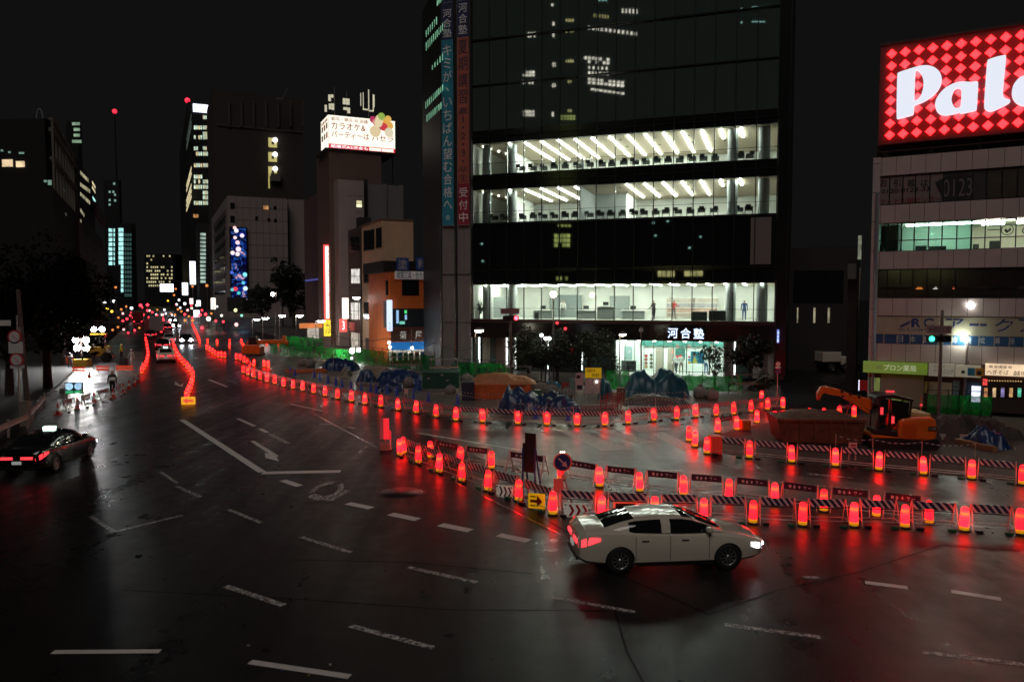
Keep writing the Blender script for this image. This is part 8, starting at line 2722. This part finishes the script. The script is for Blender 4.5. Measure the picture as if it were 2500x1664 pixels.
# ------------------------------------------------------------------ stair rails in front of the noodle shop
t = thing('stair_railing', 'pale slanting stair railing in front of the noodle shop', 'railing', G(2430, 1010), 0)
q2_ = G(2430, 1010).y / F
def Z2(u, v):
    return (u - 2430) * q2_, (1010 - v) * q2_
M_SR = mat('rail_cream', (.45, .36, .26), .45)
for (a, c2) in (((2388, 972), (2465, 938)), ((2410, 980), (2510, 940))):
    x0, z0 = Z2(*a); x1, z1 = Z2(*c2)
    for dz in (0, -.5):
        MB().tube((x0, 0, z0 + dz), (x1, 0, z1 + dz), .035, n=6).build('handrail', M_SR, t)
    for k_ in range(8):
        f = k_ / 7
        MB().tube((x0 + (x1 - x0) * f, 0, z0 + (z1 - z0) * f - .9), (x0 + (x1 - x0) * f, 0, z0 + (z1 - z0) * f), .018, n=6).build('baluster', M_SR, t)
for k_ in range(6):
    x, z = Z2(2400 + k_ * 20, 1004 - k_ * 8)
    MB().box(x, x + .5, .05, 1.2, 0, max(.1, z)).build('step', M_PAVE, t)
t = thing('dark_railing', 'dark railing along the pavement before the corner block', 'railing', G(2230, 1000), R(-18))
for k_ in range(14):
    MB().tube((k_ * .5, 0, 0), (k_ * .5, 0, 1.05), .022, n=6).build('baluster', M_GPOST, t)
for z in (.3, .7, 1.05):
    MB().tube((0, 0, z), (6.5, 0, z), .025, n=6).build('rail', M_GPOST, t)
# ------------------------------------------------------------------ the office tower across the junction, behind us: seen mirrored in the dark panes
O2 = Vector((-60.0, -34.0)); M2 = Vector((.552, .835)).normalized(); E2_ = Vector((-M2.y, M2.x))
def mirrored(u, v):
    s_, z_ = K.at(u, v)
    P3 = K.p + K.d * s_
    d2 = ray(u, v); n3 = K.n
    k_ = d2.x * n3.x + d2.y * n3.y
    rx, ry = d2.x - 2 * k_ * n3.x, d2.y - 2 * k_ * n3.y
    t_ = ((O2.x - P3.x) * M2.x + (O2.y - P3.y) * M2.y) / (rx * M2.x + ry * M2.y)
    q_ = Vector((P3.x + rx * t_, P3.y + ry * t_)) - O2
    return q_.dot(E2_), z_ + d2.z * t_
opp = thing('opposite_tower', 'office tower with trussed lit windows, seen mirrored in the dark glass', 'building', (O2.x, O2.y, 0), math.atan2(E2_.y, E2_.x))
MB().box(-45, 45, .05, 20, 0, 95).build('wall', mat('opposite_wall', (.02, .02, .02), .7), opp)
RY = glow('mirror_yellow', (.9, .85, .35), 4.0, vary=.7, scale=.4)
RWt = glow('mirror_white', (1.0, .97, .8), 7.0, vary=.7, scale=.5)
RG = glow('mirror_green', (.75, .9, .25), 3.0, vary=.6, scale=.4)
RT = glow('mirror_teal', (.5, 1.0, .9), 5.0, vary=.3, scale=.5)
def patch(u0, v0, u1, v1, nx, ny, m, slope=0.0, fill=.62):
    for i in range(nx):
        for j in range(ny):
            ua, ub = u0 + (u1 - u0) * i / nx, u0 + (u1 - u0) * (i + fill) / nx
            dv = slope * (ua - u0)
            va, vb = v0 + dv + (v1 - v0) * j / ny, v0 + dv + (v1 - v0) * (j + .8) / ny
            a, b_ = mirrored(ua, vb), mirrored(ub, va)
            x0, x1 = sorted((a[0], b_[0]))
            if random.random() < .14:
                continue
            MB().box(x0, x1, -.02, .04, min(a[1], b_[1]), max(a[1], b_[1])).build('window', m, opp)
def z8(x, y):
    return 1100 + x / 2.772, y / 2.772
def zpatch(x0, y0, x1, y1, nx, ny, m, slope=0.0, fill=.62):
    a, b_ = z8(x0, y0), z8(x1, y1)
    patch(a[0], a[1], b_[0], b_[1], nx, ny, m, slope, fill)
zpatch(510, 220, 578, 258, 5, 2, RWt); zpatch(490, 482, 572, 522, 4, 2, RWt, 0, .8); zpatch(490, 548, 568, 574, 4, 1, RWt); zpatch(492, 748, 570, 792, 4, 2, RWt, 0, .8)
zpatch(690, 150, 712, 180, 1, 1, RWt); zpatch(690, 228, 710, 258, 1, 1, RWt); zpatch(690, 425, 716, 455, 2, 2, RWt); zpatch(688, 565, 716, 592, 2, 2, RWt); zpatch(686, 760, 706, 792, 1, 2, RWt); zpatch(682, 26, 705, 46, 1, 1, RWt)
for y in (130, 205, 405, 545, 740):
    zpatch(780, y, 838, y + 22, 4, 1, RY)
zpatch(745, 780, 850, 815, 5, 2, RG, 0, .7); zpatch(740, 845, 850, 872, 5, 1, RG, 0, .7)
zpatch(930, 178, 1275, 205, 12, 1, RWt, .13, .5); zpatch(970, 95, 1080, 122, 6, 1, RY, .1, .4); zpatch(1160, 60, 1280, 95, 5, 1, RWt, .05, .4); zpatch(1000, 0, 1090, 10, 4, 1, RT)
zpatch(905, 382, 1082, 430, 7, 2, RWt, .08, .7); zpatch(932, 448, 1080, 472, 5, 1, RWt, .05, .4); zpatch(932, 484, 1080, 508, 6, 1, RWt, .05, .55)
zpatch(930, 528, 1180, 572, 9, 2, RWt, .1, .75); zpatch(920, 594, 1180, 612, 9, 1, RWt, .14, .8)
zpatch(2040, 46, 2172, 54, 2, 1, RT, -.02, .95); zpatch(2040, 145, 2132, 153, 2, 1, RT, .0, .95); zpatch(1965, 56, 1980, 70, 1, 1, RT); zpatch(1965, 148, 1980, 160, 1, 1, RT)
patch(1353, 422, 1400, 444, 5, 2, RG, 0, .7)
patch(1353, 548, 1396, 555, 5, 1, RG, 0, .7)
patch(1353, 571, 1393, 605, 4, 3, RG, 0, .85)
patch(1358, 675, 1388, 686, 4, 1, RG, 0, .8)
patch(1606, 661, 1660, 679, 5, 1, RY, 0, .8)
patch(1671, 661, 1717, 677, 3, 1, RY, 0, .9)
for u, v in ((1600, 575), (1683, 605), (1765, 604), (1710, 578), (1178, 637), (1176, 595), (1595, 544), (1630, 540), (1382, 632)):
    patch(u - 2, v - 2, u + 3, v + 3, 1, 1, RT, 0, .95)
# ------------------------------------------------------------------ loose site material
M_BAG = mat('woven_bag', (.20, .19, .17), .8, vary=.25, scale=6, bump=.5, bscale=20)
M_PIPE = mat('scaffold_pipe', (.32, .30, .28), .35, .7, vary=.3, scale=6)
M_WOOD = mat('site_timber', (.20, .12, .07), .75, vary=.3, scale=5)
def sand_bag(label, u, v, s):
    g_ = G(u, v)
    t = thing('bulk_bag', label, 'bag', (g_.x, g_.y, .012), random.uniform(-.5, .5), 'bulk bags in the site')
    prof = [(.001, .0), (.40, .0), (.50, .12), (.54, .4), (.5, .68), (.36, .80), (.16, .84), (.12, .95), (.17, 1.02)]
    mb = MB()
    n = 18
    vs = []
    for r_, z in prof:
        for i in range(n):
            a = 2 * pi * i / n
            k_ = 1 / max(abs(math.cos(a)), abs(math.sin(a))) * .35 + .65
            w_ = 1 + .05 * math.sin(5 * a + z * 7)
            vs.append((r_ * k_ * w_ * math.cos(a) * s, r_ * k_ * w_ * math.sin(a) * s, z * s))
    fs = [(j * n + i, j * n + (i + 1) % n, (j + 1) * n + (i + 1) % n, (j + 1) * n + i) for j in range(len(prof) - 1) for i in range(n)]
    mb.add(vs, fs, True)
    mb.build('sack', M_BAG, t)
    for a in (.5, 2.1, 3.7, 5.2):
        MB().tube((.30 * s * math.cos(a), .30 * s * math.sin(a), .78 * s), (.1 * s * math.cos(a), .1 * s * math.sin(a), 1.0 * s), .02, n=5).build('strap', M_BAG, t)
for i, (u, v, s) in enumerate(sorted([(944, 925, .9), (1000, 944, .8), (1140, 938, .9), (1318, 958, .85), (1345, 966, .9), (1385, 972, .8), (1710, 972, .9), (1738, 976, .8), (758, 897, .9), (738, 893, .8), (1100, 962, .7), (2300, 1050, .8), (2320, 1056, .7)])):
    sand_bag('grey bulk bag of sand, %s from left among the site heaps' % ordinal(i), u, v, s)
def pipe_stack(label, u, v, L_, n, rz, m=M_PIPE, r=.05):
    g_ = G(u, v)
    t = thing('pipe_stack', label, 'pipes', (g_.x, g_.y, .012), R(rz))
    k_ = 0
    for row in range(3):
        for i in range(n - row):
            y = (i + row * .5) * r * 2.05
            z = r + row * r * 1.75
            d_ = random.uniform(-.15, .15)
            MB().tube((-L_ / 2 + d_, y, z), (L_ / 2 + d_, y, z), r, n=8).build('pipe', m, t)
    for s in (-1, 1):
        MB().box(s * L_ * .3 - .04, s * L_ * .3 + .04, -.1, n * r * 2.1, -.008, -.002).build('batten', M_WOOD, t)
pipe_stack('stack of steel scaffold pipes behind the blue cones', 925, 944, 3.6, 5, -14)
pipe_stack('stack of steel scaffold pipes left of the red barriers', 1440, 1000, 3.0, 5, 4)
pipe_stack('stack of brown poles below the dark trees', 1290, 950, 4.0, 4, 2, M_WOOD, .07)
pipe_stack('stack of orange pipes left of the long rolled tarpaulin', 748, 910, 3.5, 3, 20, mat('orange_pipe', (.55, .14, .03), .5), .06)
pipe_stack('stack of pipes in front of the flat grey sheet pile', 1600, 1004, 3.2, 4, -5)
pipe_stack('stack of pipes right of the excavator', 2330, 1075, 3.2, 5, -12)
def scaffold(label, u, v, w_, h_, rz):
    g_ = G(u, v)
    t = thing('scaffold_frame', label, 'scaffold', (g_.x, g_.y, .012), R(rz))
    for x in (-w_ / 2, w_ / 2):
        for y in (0, .9):
            MB().tube((x, y, 0), (x, y, h_), .028, n=6).build('upright', M_PIPE, t)
    for z in (.3, h_ * .55, h_ - .05):
        for y in (0, .9):
            MB().tube((-w_ / 2 - .15, y, z), (w_ / 2 + .15, y, z), .024, n=6).build('ledger', M_PIPE, t)
    MB().tube((-w_ / 2, 0, .3), (w_ / 2, 0, h_ - .05), .02, n=6).build('brace', M_PIPE, t)
    MB().box(-w_ / 2, w_ / 2, .05, .85, h_ * .55 + .03, h_ * .55 + .07).build('deck', M_WOOD, t)
scaffold('low pipe scaffold between the green canvas tank and the container', 1085, 926, 2.2, 1.7, 5)
scaffold('low pipe scaffold left of the dark trees', 1265, 945, 1.8, 1.6, -4)
scaffold('low pipe scaffold at the right end of the green nets', 1835, 968, 2.0, 1.5, 8)
scaffold('pipe scaffold with deck under the orange shop', 985, 916, 2.6, 1.6, -10)
def drum(label, u, v, m):
    g_ = G(u, v)
    t = thing('steel_drum', label, 'drum', (g_.x, g_.y, .012))
    MB().lathe([(.001, 0), (.28, 0), (.29, .02), (.28, .05), (.28, .28), (.295, .3), (.28, .32), (.28, .55), (.295, .57), (.28, .59), (.28, .82), (.29, .85), (.28, .86), (.001, .85)], 16).build('shell', m, t)
    MB().lathe([(.001, .865), (.04, .865), (.04, .855)], 8, (.12, 0, 0)).build('bung', M_PIPE, t)
drum('dull green steel drum beside the orange container', 1312, 984, mat('drum_green', (.03, .12, .07), .45))
drum('blue steel drum beside the green canvas tank', 1020, 956, mat('drum_blue', (.03, .09, .3), .45))
drum('red steel drum left of the pale cabinet', 1380, 964, mat('drum_red', (.35, .04, .03), .45))
drum('brown steel drum behind the red pipe barriers', 1515, 978, mat('drum_brown', (.14, .07, .04), .5))
for i, (u, v, h_) in enumerate([(815, 905, 3.4), (1005, 930, 4.2), (1185, 925, 3.2), (1060, 918, 3.0)]):
    g_ = G(u, v)
    t = thing('site_post', 'thin upright site pole, %s from left above the green nets' % ordinal([815, 1005, 1060, 1185].index(u)), 'pole', (g_.x, g_.y, .012), 0, 'thin site poles')
    MB().tube((0, 0, 0), (0, 0, h_), .035, n=6).build('shaft', M_PIPE, t)
    MB().box(-.14, .14, -.14, .14, 0, .08).build('foot', M_PIPE, t)
# slack cable strung over the nets
g0, g1 = G(815, 905), G(1185, 925)
t = thing('slack_cable', 'black slack cable strung between the site poles', 'cable', (g0.x, g0.y, .012))
mb = MB()
stops = [Vector((0, 0, 3.3)), G(1005, 930) - g0 + Vector((0, 0, 4.1)), G(1060, 918) - g0 + Vector((0, 0, 2.9)), g1 - g0 + Vector((0, 0, 3.1))]
for a, b_ in zip(stops, stops[1:]):
    for k_ in range(8):
        p_, q_ = a.lerp(b_, k_ / 8), a.lerp(b_, (k_ + 1) / 8)
        p_.z -= .7 * math.sin(pi * k_ / 8); q_.z -= .7 * math.sin(pi * (k_ + 1) / 8)
        mb.tube(p_, q_, .02, n=5)
mb.build('cord', M_TRIM, t)
